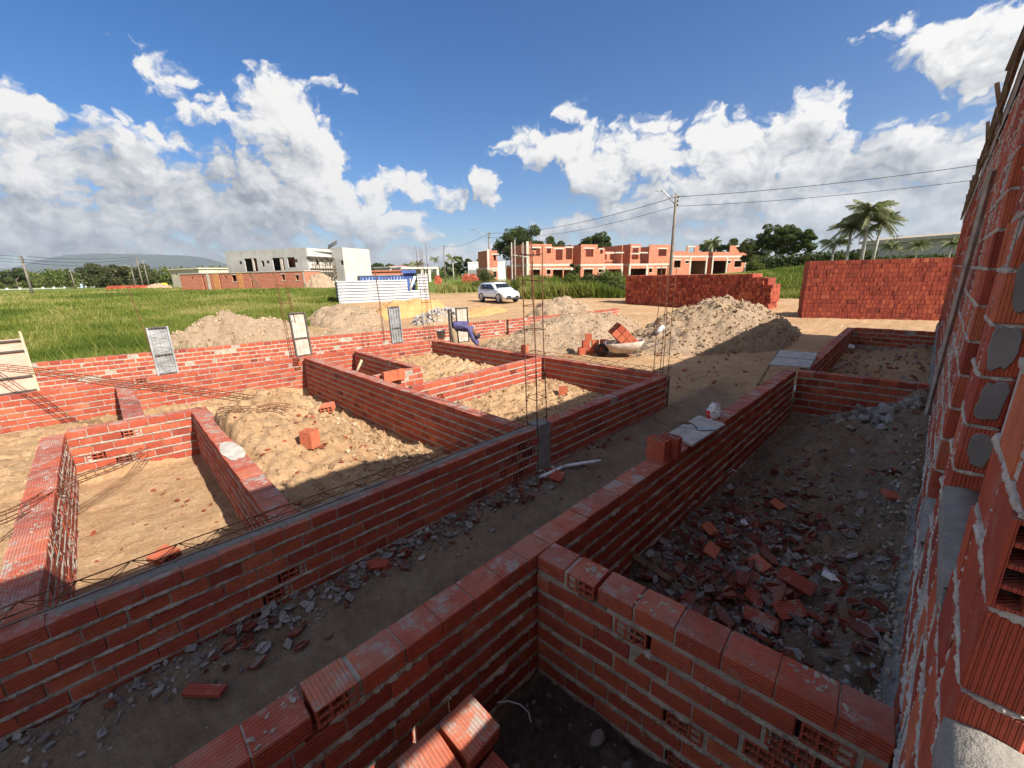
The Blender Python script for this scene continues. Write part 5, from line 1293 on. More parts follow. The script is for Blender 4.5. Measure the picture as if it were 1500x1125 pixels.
# ------------------------------------------------------------------ poles and wires
M['pole'] = mat_simple('weathered_pole', (.24, .215, .18), (.15, .13, .11), 3, .9, bs=.3, bd=.004)
def pole(label, px, depth, ytop, r0=.15, r1=.09, arm=None, lamp=None, lean=0.0, insul=True, group='utility poles'):
    g = ground_at(px, depth); gz = float(full_height(g[:1], g[1:2])[0]); zt = z_at(px, ytop, depth) ; 
    root = empty('utility_pole', (g[0], g[1], gz - .1)); tag(root, label, 'utility pole', group); h = zt - gz + .1
    mb = MB(); mb.tube([(0, 0, 0), (0, 0, h * .5), (lean * h, 0, h)], [r0, (r0 + r1) / 2, r1], 10); mb.build('post', M['pole'], parent=root)
    ex = R[:, 0].copy(); ex[2] = 0; ex /= np.linalg.norm(ex)
    for k in range(3):
        mb = MB(); z = h - .25 - .32 * k; mb.lathe([(.001, -.09), (.05, -.09), (.075, -.03), (.04, 0), (.075, .04), (.05, .09), (.001, .09)], np.array([0, 0, z]) + ex * (r1 + .07), 10)
        if insul: mb.build('insulator', M['trim'], parent=root)
    if arm:
        mb = MB(); mb.box((0, 0, h - .18), (arm, .09, .11), rotz(math.atan2(ex[1], ex[0]) + .3)); mb.build('crossarm', M['concrete'], parent=root)
    if lamp:
        d, rise = lamp; a = np.array([0, 0, h - .9]); b = a + ex * d + np.array([0, 0, rise])
        mb = MB(); mb.tube([a, a + (b - a) * .5 + np.array([0, 0, .12]), a + (b - a) * .85 + np.array([0, 0, .16]), b], .05, 7); mb.build('lamp_arm', M['steel'], parent=root)
        mb = MB(); mb.inst(ROCKS_F[0], [np.stack([ex, np.cross([0, 0, 1], ex), [0, 0, 1]], 1)], [b + ex * np.sign(d) * .22], [.5], 0, True, scl=[(.62, .26, .17)]); mb.build('lamp_head', M['steel'], parent=root)
    return np.array([g[0], g[1], zt])
P1 = pole('tall concrete utility pole with a street lamp arm behind the dark-red block stack', 982, 37, 289, .17, .10, .9, (-1.35, 1.15))
P2 = pole('concrete utility pole at the left corner of the red row houses', 717.5, 66, 341, .16, .10, .7, (-2.4, 1.3))
P3 = pole('slim dark utility pole between the white hoarding and the far warehouse', 652, 97, 360, .15, .09, .6)
P4 = pole('leaning utility pole with crossarm at the far left of the field', 38, 62, 374, .17, .11, 1.2, None, -.02)
P5 = pole('slim pole in the left field with a small head, left of a twin', 104, 120, 396, .17, .11, 1.0)
P6 = pole('slim pole in the left field, shorter and right of its twin', 117, 165, 400, .17, .11, .8)
P7 = pole('tallest of the three poles by the orange block stack in the field', 205, 100, 375, .16, .11, .8)
P8 = pole('pole at the right of the three by the orange block stack in the field', 214, 104, 382, .15, .1, .6)
P9 = pole('lamp pole at the left of the three by the orange block stack in the field', 194, 98, 386, .14, .09, None, (-3.0, 1.0))
def wire(label, a, b, sag, r=.02):
    a = np.asarray(a); b = np.asarray(b); f = np.linspace(0, 1, 28)
    mb = MB(); mb.tube([a + (b - a) * t + np.array([0, 0, -4 * sag * t * (1 - t)]) for t in f], r, 5); tag(mb.build('power_line', M['wire'], origin=a), label, 'power line', 'overhead wires')
e1 = at(1560, 222, 26); e2 = at(1560, 246, 26)
wire('upper cable running from the lamp pole to the right over the brick stack', P1 - [0, 0, .25], e1, .35, .020)
wire('lower cable running from the lamp pole to the right over the brick stack', P1 - [0, 0, 1.0], e2, .35, .017)
wire('upper cable sloping from the lamp pole left to the corner pole', P1 - [0, 0, .25], P2 - [0, 0, .2], .8, .022)
wire('lower cable sloping from the lamp pole left to the corner pole', P1 - [0, 0, 1.0], P2 - [0, 0, .8], .9, .018)
wire('cable from the corner pole back to the slim dark pole', P2 - [0, 0, .2], P3 - [0, 0, .2], .8, .025)
L0 = at(-80, 358, 50)
for k, (dz, s) in enumerate(((.15, .5), (.6, .7), (1.0, .9))):
    wire(('top', 'middle', 'lowest')[k] + ' cable over the left field between the leaning pole and the three poles', P4 - [0, 0, dz], P7 - [0, 0, dz], s, .03)
    wire(('top', 'middle', 'lowest')[k] + ' cable leaving the leaning pole out of the left edge', P4 - [0, 0, dz], L0 + [0, 0, -dz * .9], .3, .025)

# ------------------------------------------------------------------ far masonry
def mat_far_brick(name, c1, c2, cm, sc=1.0):
    m, t, b = new_mat(name, .93, .15)
    v = t.n('TexCoord').outputs['Object']; s = t.n('SeparateXYZ'); t.l(v, s.inputs[0]); c = t.n('CombineXYZ')
    t.l(t.math('ADD', s.outputs[0], s.outputs[1]), c.inputs[0]); t.l(s.outputs[2], c.inputs[1])
    br = t.n('TexBrick'); t.l(c.outputs[0], br.inputs['Vector']); br.inputs['Color1'].default_value = (*c1, 1); br.inputs['Color2'].default_value = (*c2, 1); br.inputs['Mortar'].default_value = (*cm, 1)
    br.inputs['Scale'].default_value = 1; br.inputs['Brick Width'].default_value = .25 * sc; br.inputs['Row Height'].default_value = .2 * sc; br.inputs['Mortar Size'].default_value = .010 * sc; br.inputs['Bias'].default_value = 0
    n = t.noise(v, .9, 6, .75); n2 = t.noise(v, 5, 4, .7)
    col = t.mix(t.math('MULTIPLY', t.smooth(n2, .5, .72), .35), br.outputs['Color'], cm)
    col = t.mix(t.math('MULTIPLY', t.smooth(n, .5, .75), .35), col, (.22, .09, .06))
    t.l(col, b.inputs['Base Color']); return m
M['far_brick'] = mat_far_brick('far_clay_wall', (.40, .108, .058), (.51, .172, .095), (.50, .34, .26))
M['far_beam'] = mat_simple('pale_concrete_beam', (.56, .50, .42), (.42, .37, .31), 1.5, .9, bs=0)
M['render_grey_shade'] = mat_simple('grey_and_shaded_render', (.46, .45, .42), (.36, .35, .33), .5, .92, bs=0)  # shared grey; on the left houses' fronts, grazing shade put into the colour
M['render_white_lit'] = mat_simple('white_and_lit_render', (.56, .545, .50), (.46, .44, .40), .45, .92, bs=0)  # shared white; on the left houses' sides, sunlight put into the colour
M['beige'] = mat_simple('beige_render', (.60, .54, .42), (.50, .44, .34), .4, .9, bs=0)
M['orange_form'] = mat_simple('orange_planks', (.60, .28, .10), (.48, .20, .08), 2, .9, bs=0)
M['roof_tile'] = mat_simple('weathered_roof_tiles', (.44, .37, .28), (.33, .27, .20), 2, .9, bs=0)

class Facade:
    """a vertical facade plane; pixels of the photograph give distances along it and heights on it"""
    def __init__(s, p, q, z0):
        s.o = np.array([p[0], p[1], 0.0]); d = np.array([q[0] - p[0], q[1] - p[1], 0]); s.L = np.linalg.norm(d); s.u = d / s.L
        s.n = np.array([s.u[1], -s.u[0], 0])
        if np.dot(s.n, EYE - s.o) < 0: s.n = -s.n
        s.z0 = z0
        s.yaw = math.atan2(s.u[1], s.u[0]); s.flip = 1 if np.dot(np.cross([0, 0, 1.0], s.u), s.n) < 0 else -1
    def hit(s, px, py):
        d = ray(px, py); t = np.dot(s.o - EYE, s.n) / np.dot(d, s.n); p = EYE + d * t
        return float(np.dot(p - s.o, s.u)), float(p[2])
    def root(s, name, label, cat, group=None, at_s=0.0):
        p = s.o + s.u * at_s; o = empty(name, (p[0], p[1], s.z0), s.yaw); tag(o, label, cat, group); o['_s'] = at_s; return o
    def y(s, depth): return -s.flip * depth * -1.0   # local y of a point `depth` behind the facade
    def box(s, root, name, s0, s1, z0, z1, d0, d1, mat):
        a = root['_s']; mb = MB(); ya, yb = sorted((s.y(d0), s.y(d1))); mb.span((s0 - a, ya, z0 - s.z0), (s1 - a, yb, z1 - s.z0)); mb.build(name, M[mat], parent=root)
    def wall(s, root, name, s0, s1, z0, z1, holes, mat, th=.16, d0=0.0):
        a = root['_s']; xs = sorted({s0, s1, *[h for q in holes for h in q[:2] if s0 < h < s1]}); zs = sorted({z0, z1, *[h for q in holes for h in q[2:] if z0 < h < z1]})
        mb = MB(); ya, yb = sorted((s.y(d0), s.y(d0 + th)))
        for i in range(len(xs) - 1):
            for j in range(len(zs) - 1):
                cx, cz = (xs[i] + xs[i + 1]) / 2, (zs[j] + zs[j + 1]) / 2
                if any(q[0] < cx < q[1] and q[2] < cz < q[3] for q in holes): continue
                mb.span((xs[i] - a, ya, zs[j] - s.z0), (xs[i + 1] - a, yb, zs[j + 1] - s.z0))
        if mb.V: mb.build(name, M[mat], parent=root)
    def px_holes(s, lst):
        out = []
        for x0, x1, y0, y1 in lst:
            a, za = s.hit(x0, y0); b, zb = s.hit(x1, y1); out.append((min(a, b), max(a, b), min(za, zb), max(za, zb)))
        return out

def row_houses():
    p = at(772, 400, 60); q = at(1091, 395, 80)
    F = Facade(p, q, 0.9)
    S = lambda px: F.hit(px, 395)[0]
    Z = lambda px, py: F.hit(px, py)[1]
    def unit(label, x0, x1, ytops, slab, up, lo, cols, dep, ybot=425, lint=True, sides=True, d0=0.0, recess=()):
        s0, s1 = S(x0), S(x1); r = F.root('row_house', label, 'house', 'red brick row houses under construction', s0)
        zb = Z(x0, ybot) - .6; zs0, zs1 = Z((x0 + x1) / 2, slab[1]), Z((x0 + x1) / 2, slab[0])
        lo_h = F.px_holes(lo); up_h = F.px_holes(up)
        F.wall(r, 'lower_wall', s0, s1, zb, zs0, lo_h, 'far_brick', d0=d0)
        F.box(r, 'slab', s0 - .05, s1 + .05, zs0, zs1, d0 - .06, d0 + dep, 'far_beam')
        for (xa, xb, yt) in ytops:
            rc = next((d for a_, b_, d in recess if a_ <= (xa + xb) / 2 <= b_), 0.0)
            F.wall(r, 'upper_wall', S(xa), S(xb) - .004, zs1, Z((xa + xb) / 2, yt), up_h, 'far_brick', d0=d0 + rc)
        zt = Z(x0, ytops[0][2])
        for sd in ((s0, s0 + .16), (s1 - .164, s1 - .004)):
            F.box(r, 'side_wall', sd[0], sd[1], zb, zs0, d0 + .161, d0 + dep, 'far_brick')
            F.box(r, 'side_wall', sd[0], sd[1], zs1, zt - .02, d0 + .161, d0 + dep * .8, 'far_brick')
        F.box(r, 'rear_wall', s0 + .17, s1 - .17, zb, zs0, d0 + dep - .2, d0 + dep, 'far_brick')
        F.box(r, 'rear_wall', s0 + .17, s1 - .17, zs1, zt - .5, d0 + dep * .8 - .2, d0 + dep * .8, 'far_brick')
        mid = (s0 + s1) / 2 + .3
        F.box(r, 'inner_wall', mid, mid + .14, zs1, zt - .3, d0 + .4, d0 + dep * .7, 'far_brick')
        for h in lo_h + up_h:
            if h[1] - h[0] > 3.0: continue
            F.box(r, 'lintel', h[0] - .25, h[1] + .25, h[3] + .002, h[3] + .20, d0 - .012, d0 + .03, 'far_beam')
            if h in lo_h and h[2] > zb + 1.2: F.box(r, 'window_sill', h[0] - .12, h[1] + .12, h[2] - .10, h[2] - .002, d0 - .03, d0 + .05, 'far_beam')
        for cx, yt, yb in cols:
            F.box(r, 'column', S(cx) - .17, S(cx) + .17, Z(cx, yb) - .5, Z(cx, yt), d0 - .03, d0 + .20, 'far_beam')
        return r
    unit('red brick row house at the left corner, set back behind wooden stakes', 732, 748, [(732, 748, 364)], (391, 394), [(741, 748, 371, 380)], [(741, 746, 397, 406)], [(734, 362, 393)], 4.5, d0=4.5)
    unit('red brick row house with two upper windows and a doorway, by the wooden stakes', 772.5, 838.5, [(772.5, 808.5, 357.5), (808.5, 838.5, 361.5)], (386.5, 390),
         [(777.5, 791, 363.5, 375), (801, 807, 363.5, 371), (814, 824, 365, 381), (829, 838, 363, 380)], [(777, 791, 395, 405), (801, 806.5, 395, 401.5), (810, 824, 395, 430), (826, 837.5, 395, 430)], [(838, 391, 418), (773, 353.5, 418)], 7)
    unit('red brick row house with a square upper window and open terrace, mid-row', 850.5, 912, [(850.5, 874.5, 358), (874.5, 885.5, 365), (885.5, 912, 367.5)], (386.5, 389.5),
         [(856.5, 869, 364.5, 376), (879, 883, 365.5, 371.5), (889, 898, 371.5, 380), (903, 912, 371, 380)], [(855.5, 868, 394.5, 405.5), (877, 882, 394.5, 399), (887, 910, 394.5, 430)], [(885, 390, 420), (911, 390, 420)], 7, recess=((885.5, 912, 1.6),))
    unit('red brick row house with a narrow tower window, left of the lamp pole', 922, 980, [(922, 937, 357.5), (937, 949.5, 369.5), (949.5, 980, 358.5)], (386, 389),
         [(927, 935, 362.5, 371), (925.5, 935, 372.5, 380), (937.6, 947, 371, 380), (965, 976, 364.7, 375)], [(923.5, 946.5, 393.5, 430), (951, 955, 393, 399), (963, 975, 393, 404)], [(922.5, 389, 420), (947.8, 389, 420)], 7, recess=((937, 949.5, 1.6),))
    unit('red brick row house with stepped parapet, just right of the lamp pole', 983, 1035.5, [(983, 1004, 368), (1004, 1021.5, 360), (1021.5, 1035.5, 369)], (374.5, 377.2),
         [(1009, 1017, 362, 370)], [(988, 996.5, 381.5, 392), (1004.5, 1009, 382, 385.5), (1012.5, 1032, 382, 425)], [(984, 372, 420), (1010.5, 377, 420), (1034, 377, 420)], 7)
    unit('red brick row house with a low corner tower, the rightmost of the row', 1042, 1091.5, [(1042, 1066, 369), (1066, 1091.5, 359.8)], (374.5, 377.2),
         [(1079, 1088, 361.2, 365)], [(1044, 1062.5, 382, 425), (1066.5, 1070, 382, 385.5), (1076.5, 1085.5, 382, 391)], [(1043, 377, 420), (1064, 377, 420), (1090.5, 377, 420)], 7)
    for i, (px, yt) in enumerate(((750, 356), (755, 352), (766.5, 356))):
        g = at(px, 400, 57.5); rod('wooden_stake', ('left', 'middle', 'right')[i] + ' of the pale wooden stakes at the corner of the row houses', 'stake', (g[0], g[1], .8), (g[0], g[1], z_at(px, yt, 57.5)), .10, 'wood_pale', 4)
    a = at(752, 374, 57.4); b = at(773, 377, 57.4); rod('scaffold_rail', 'pale rail nailed across the wooden stakes', 'rail', a, b, .08, 'wood_pale', 4)
row_houses()

def left_house():
    C0 = at(453, 400, 66)[:2]; A = at(335, 400, 71)[:2]
    Fr = Facade(A, C0, 0.8)
    Zf = lambda px, py: Fr.hit(px, py)[1]; Sf = lambda px: Fr.hit(px, 395)[0]
    r = Fr.root('rendered_house', 'two-storey rendered house shell with open balconies, left of the hoarding', 'house', None, 0.0)
    s1 = Sf(453); zt = Zf(453, 362.3); zb = 0.2
    hs = Fr.px_holes([(357, 378.7, 379, 397.5), (382, 388, 382, 390.5), (398, 418, 378, 396), (420, 433.5, 377, 391.5)])
    Fr.wall(r, 'front_wall', 0, s1, zb, zt, hs, 'render_grey_shade', .2)
    D = 9.0
    Fr.box(r, 'roof_slab', .2, s1 - .2, zt - .5, zt - .3, .21, D, 'render_grey_shade'); Fr.box(r, 'floor_slab', .2, s1 - .2, zb + 2.7, zb + 2.9, .21, D, 'render_grey_shade')
    Fr.box(r, 'rear_wall', 0, s1 - .2, zb, zt, D, D + .2, 'render_grey_shade'); Fr.box(r, 'left_wall', 0, .2, zb, zt, .201, D, 'render_grey_shade')
    for px, w in ((372, .32), (413.5, .45), (418.8, .3)): Fr.box(r, 'column', Sf(px) - w / 2, Sf(px) + w / 2, Zf(px, 397), Zf(px, 378.5), .01, .19, 'far_beam')
    Fr.box(r, 'balcony_wall', Sf(357), Sf(378), Zf(365, 398), Zf(365, 378), 2.2, 2.35, 'far_brick'); Fr.box(r, 'balcony_wall', Sf(398), Sf(433), Zf(410, 397), Zf(410, 377), 2.6, 2.75, 'far_brick')
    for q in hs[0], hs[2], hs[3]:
        Fr.box(r, 'door_shade_panel', q[0] + (q[1] - q[0]) * .35, q[0] + (q[1] - q[0]) * .62, q[2] - .2, q[3] - .5, 2.15, 2.19, 'black')  # black panel stands in for the dark beyond the doorway
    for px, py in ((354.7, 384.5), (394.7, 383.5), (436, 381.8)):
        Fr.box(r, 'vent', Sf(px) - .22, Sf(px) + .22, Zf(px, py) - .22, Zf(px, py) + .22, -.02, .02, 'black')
    # sunlit side with scaffold
    Bq = np.array(C0) + (np.array(at(491, 400, 72.3)[:2]) - np.array(C0))
    Fs = Facade(C0, Bq, 0.8)
    Zs = lambda px, py: Fs.hit(px, py)[1]; Ss = lambda px: Fs.hit(px, 395)[0]
    rs_ = Fs.root('x', None, None); 
    def addside(fn):
        before = set(COL.objects); fn()
        for o in set(COL.objects) - before:
            pass
    hh = Fs.px_holes([(463, 468, 381, 388.5), (481, 486, 381, 388.5), (465, 470, 401, 409), (484, 488.5, 401, 409)])
    kids0 = set(COL.objects)
    Fs.wall(rs_, 'side_wall', .0, Fs.L, zb, zt - .02, hh, 'render_white_lit', .2)
    for k, y in enumerate((376.5,)): Fs.box(rs_, 'eave', -.1, Fs.L, Zs(470, y + 3) + (k * .2), Zs(470, y) + k * .1, -.55 + .2 * k, -.01, 'steel_dark')
    for px in (457, 463, 472, 479, 487, 490):
        Fs.box(rs_, 'scaffold_post', Ss(px) - .05, Ss(px) + .05, zb, Zs(px, 379), -.75, -.65, 'wood')
    for y in (389, 394, 399, 405, 412): Fs.box(rs_, 'scaffold_plank', 0, Fs.L, Zs(470, y), Zs(470, y) + .09, -.9, -.6, 'wood')
    new = [o for o in COL.objects if o not in kids0 and o.parent == rs_]
    for o in new:
        mwl = rs_.matrix_basis @ o.matrix_basis; o.parent = r; o.matrix_parent_inverse = Matrix.Identity(4); o.matrix_basis = r.matrix_basis.inverted() @ mwl
    bpy.data.objects.remove(rs_)
    # crooked metal lattice on the roof
    a = at(481, 364, 67); b = at(494, 356, 67); mb = MB(); d = b - a
    for o_ in (0, .35): mb.tube([a + [0, 0, o_], b + [0, 0, o_]], .09, 4)
    for k in range(5): mb.tube([a + d * k / 5, a + d * (k + .5) / 5 + [0, 0, .35]], .06, 4)
    tag(mb.build('lifting_arm', M['steel_dark'], origin=a), 'dark lattice lifting arm tilted on the roof of the white rendered house', 'lifting arm')
    # second rendered block behind
    C1 = at(505, 400, 71)[:2]; A1 = C1 + (A - C0) / np.linalg.norm(A - C0) * 6.0
    F2 = Facade(A1, C1, .8); r2 = F2.root('rendered_block', 'plain white rendered block right behind the scaffolded house', 'house')
    h2 = F2.px_holes([(498.5, 503.3, 381.6, 388)]); zt2 = F2.hit(505, 362)[1]
    F2.wall(r2, 'front_wall', 0, 6.0, .2, zt2, h2, 'render_grey_shade', .2)
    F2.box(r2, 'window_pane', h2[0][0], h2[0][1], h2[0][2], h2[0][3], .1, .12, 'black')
    s_end = 7.5
    F2.box(r2, 'side_wall', 5.8, 6.0, .2, zt2 - .01, .201, s_end, 'render_white_lit'); F2.box(r2, 'rear_wall', 0, 5.79, .2, zt2, s_end - .2, s_end, 'render_grey_shade'); F2.box(r2, 'roof_slab', 0.01, 5.79, zt2 - .3, zt2 - .1, .21, s_end - .21, 'render_grey_shade')
    # single-storey red part in front
    A3 = at(262, 400, 67)[:2]; B3 = at(446, 400, 61.5)[:2]
    F3 = Facade(A3, B3, .6); Z3 = lambda px, py: F3.hit(px, py)[1]; S3 = lambda px: F3.hit(px, 405)[0]
    r3 = F3.root('brick_annex', 'long low red brick annex with dark doorways in front of the rendered house', 'house')
    h3 = F3.px_holes([(295, 303, 404, 430), (306, 311, 404, 430), (320, 327, 404, 430), (339, 346.7, 403, 412), (357, 361.6, 407, 430), (366, 373, 404, 430), (412, 417.6, 402, 410), (432.5, 438, 403, 410), (328.5, 332, 404, 408), (280, 283, 405, 409)])
    zt3 = Z3(440, 397.5)
    F3.wall(r3, 'front_wall', 0, F3.L, .0, zt3, h3, 'far_brick', .2)
    F3.box(r3, 'roof_slab', -.1, F3.L + .1, zt3 + .002, zt3 + .14, -.08, 3.4, 'far_beam'); F3.box(r3, 'rear_wall', 0, F3.L, .0, zt3, 3.2, 3.4, 'far_brick')
    F3.box(r3, 'left_wall', 0, .2, 0, zt3, .201, 3.19, 'far_brick'); F3.box(r3, 'right_wall', F3.L - .2, F3.L, 0, zt3, .201, 3.19, 'far_brick')
    for px, m, w in ((304.3, 'far_beam', .5), (315.5, 'orange_form', 1.2), (351, 'orange_form', .9), (445, 'far_beam', .25)):
        F3.box(r3, 'pillar', S3(px) - w / 2, S3(px) + w / 2, 0, zt3 - .01, -.05, .0 - .001, m)
    for h in (h3[3], h3[6], h3[7]):
        F3.box(r3, 'window_frame', h[0] - .15, h[1] + .15, h[2] - .14, h[2] - .003, -.03, .05, 'far_beam'); F3.box(r3, 'window_frame', h[0] - .15, h[1] + .15, h[3] + .003, h[3] + .14, -.03, .05, 'far_beam')
    a = at(362, 398, 60); b = at(377, 421, 60); c = at(368, 400, 60); d = at(383, 423, 60)
    mb = MB()
    for o_ in ((0, 0, 0), (.55, .35, 0)):
        mb.tube([a + o_, b + o_], .06, 5)
    for k in range(8): mb.tube([a + (b - a) * (k + .5) / 8, a + (b - a) * (k + .5) / 8 + np.array([.55, .35, 0])], .04, 4)
    tag(mb.build('ladder', M['wood'], origin=a), 'wooden ladder leaning at the low red annex below the balcony', 'ladder')
left_house()

def simple_house(name, label, px0, px1, ytop, d0, d1, dep, mats, ybot=430, holes=(), roofm=None, cat='house', over=.3):
    A = at(px0, 400, d0)[:2]; B = at(px1, 400, d1)[:2]; F = Facade(A, B, 0.5); r = F.root(name, label, cat)
    z1 = F.hit((px0 + px1) / 2, ytop)[1]; zb = -.2
    hs = F.px_holes(holes)
    F.wall(r, 'front_wall', 0, F.L, zb, z1, hs, mats[0], .2)
    F.box(r, 'left_wall', 0, .2, zb, z1, .201, dep, mats[-1]); F.box(r, 'right_wall', F.L - .2, F.L, zb, z1, .201, dep, mats[-1]); F.box(r, 'rear_wall', .21, F.L - .21, zb, z1, dep - .2, dep, mats[0])
    F.box(r, 'roof', -over, F.L + over, z1 + .003, z1 + .3, -over, dep + over, roofm or mats[0]); return F, r
simple_house('low_house', 'low beige flat-roofed house at the left of the red annex', 250, 292, 395, 96, 92, 9, ['beige', 'beige'], holes=[(257, 260, 401, 406)])
simple_house('low_house', 'low grey box-shaped house behind the blue sheets', 549, 572, 392.5, 110, 108, 8, ['render_grey_shade'])
simple_house('low_house', 'low red brick house behind the blue sheets of the hoarding', 520, 594, 398, 92, 94, 7, ['far_brick'])
simple_house('low_house', 'red gabled brick house just right of the grey box house', 572, 588, 391, 112, 112, 6, ['far_brick'])
def canopy():
    A = at(588, 400, 105)[:2]; B = at(643, 400, 112)[:2]; F = Facade(A, B, .6); r = F.root('white_pavilion', 'white flat-roofed pavilion frame on pillars beyond the hoarding', 'pavilion')
    z1 = F.hit(615, 391)[1]; z0 = F.hit(615, 394)[1]
    F.box(r, 'roof', 0, F.L, z0, z1, 0, 8, 'render_white_lit')
    for f in (0.02, .3, .55, .75, .98): F.box(r, 'pillar', F.L * f - .35, F.L * f + .35, -.2, z0 - .003, .2, .9, 'render_white_lit')
    F.box(r, 'rear_wall', 0, F.L, -.2, z0 - .003, 7, 7.3, 'beige')
canopy()
F, r = simple_house('warehouse', 'white metal warehouse left of the corner pole', 686, 740, 385.5, 84, 84, 12, ['white_paint'], over=.05)
F.box(r, 'shutter', .15, F.L - 2.2, -.1, F.hit(700, 395)[1], -.04, -.005, 'steel')
# big house at the right beyond the hedge
def right_house():
    A = at(1262, 380, 66)[:2]; B = at(1440, 380, 52)[:2]; F = Facade(A, B, 2.5); r = F.root('beige_house', 'long beige house with a low tiled roof beyond the hedge and palms', 'house')
    za = F.hit(1350, 352)[1]; z1 = F.hit(1350, 341)[1]
    F.wall(r, 'front_wall', 0, F.L, 1.5, za, F.px_holes([(1350, 1354, 356.5, 363), (1355.5, 1360, 356.5, 363), (1300, 1306, 360, 366)]), 'render_white_lit', .2)
    F.box(r, 'rear_wall', 0, F.L, 1.5, za, 9.8, 10, 'beige'); F.box(r, 'left_wall', 0, .2, 1.5, za, .201, 9.79, 'beige')
    F.box(r, 'fascia', -.5, F.L + .5, za + .003, za + .45, -.6, -.4, 'far_beam')
    a = r['_s']; mb = MB(); y0, y1 = F.y(-.5), F.y(10.5); ym = F.y(5)
    mb.faces([(-.5, y0, za + .4 - F.z0), (F.L + .5, y0, za + .4 - F.z0), (F.L + .5, ym, z1 - F.z0), (-.5, ym, z1 - F.z0), (-.5, y1, za + .4 - F.z0), (F.L + .5, y1, za + .4 - F.z0)], [(0, 1, 2, 3), (3, 2, 5, 4)])
    mb.build('roof', M['roof_tile'], parent=r)
    mb = MB(); p = at(1314, 349, 60); mb.tube([p + [0, 0, -1.2], p + [0, 0, .5]], .05, 5); mb.tube([p + np.array([-.6, 0, .3]), p + np.array([.6, 0, .3])], .04, 4)
    tag(mb.build('roof_antenna', M['steel_dark'], origin=p), 'thin antenna on the roof of the beige house', 'antenna')
right_house()

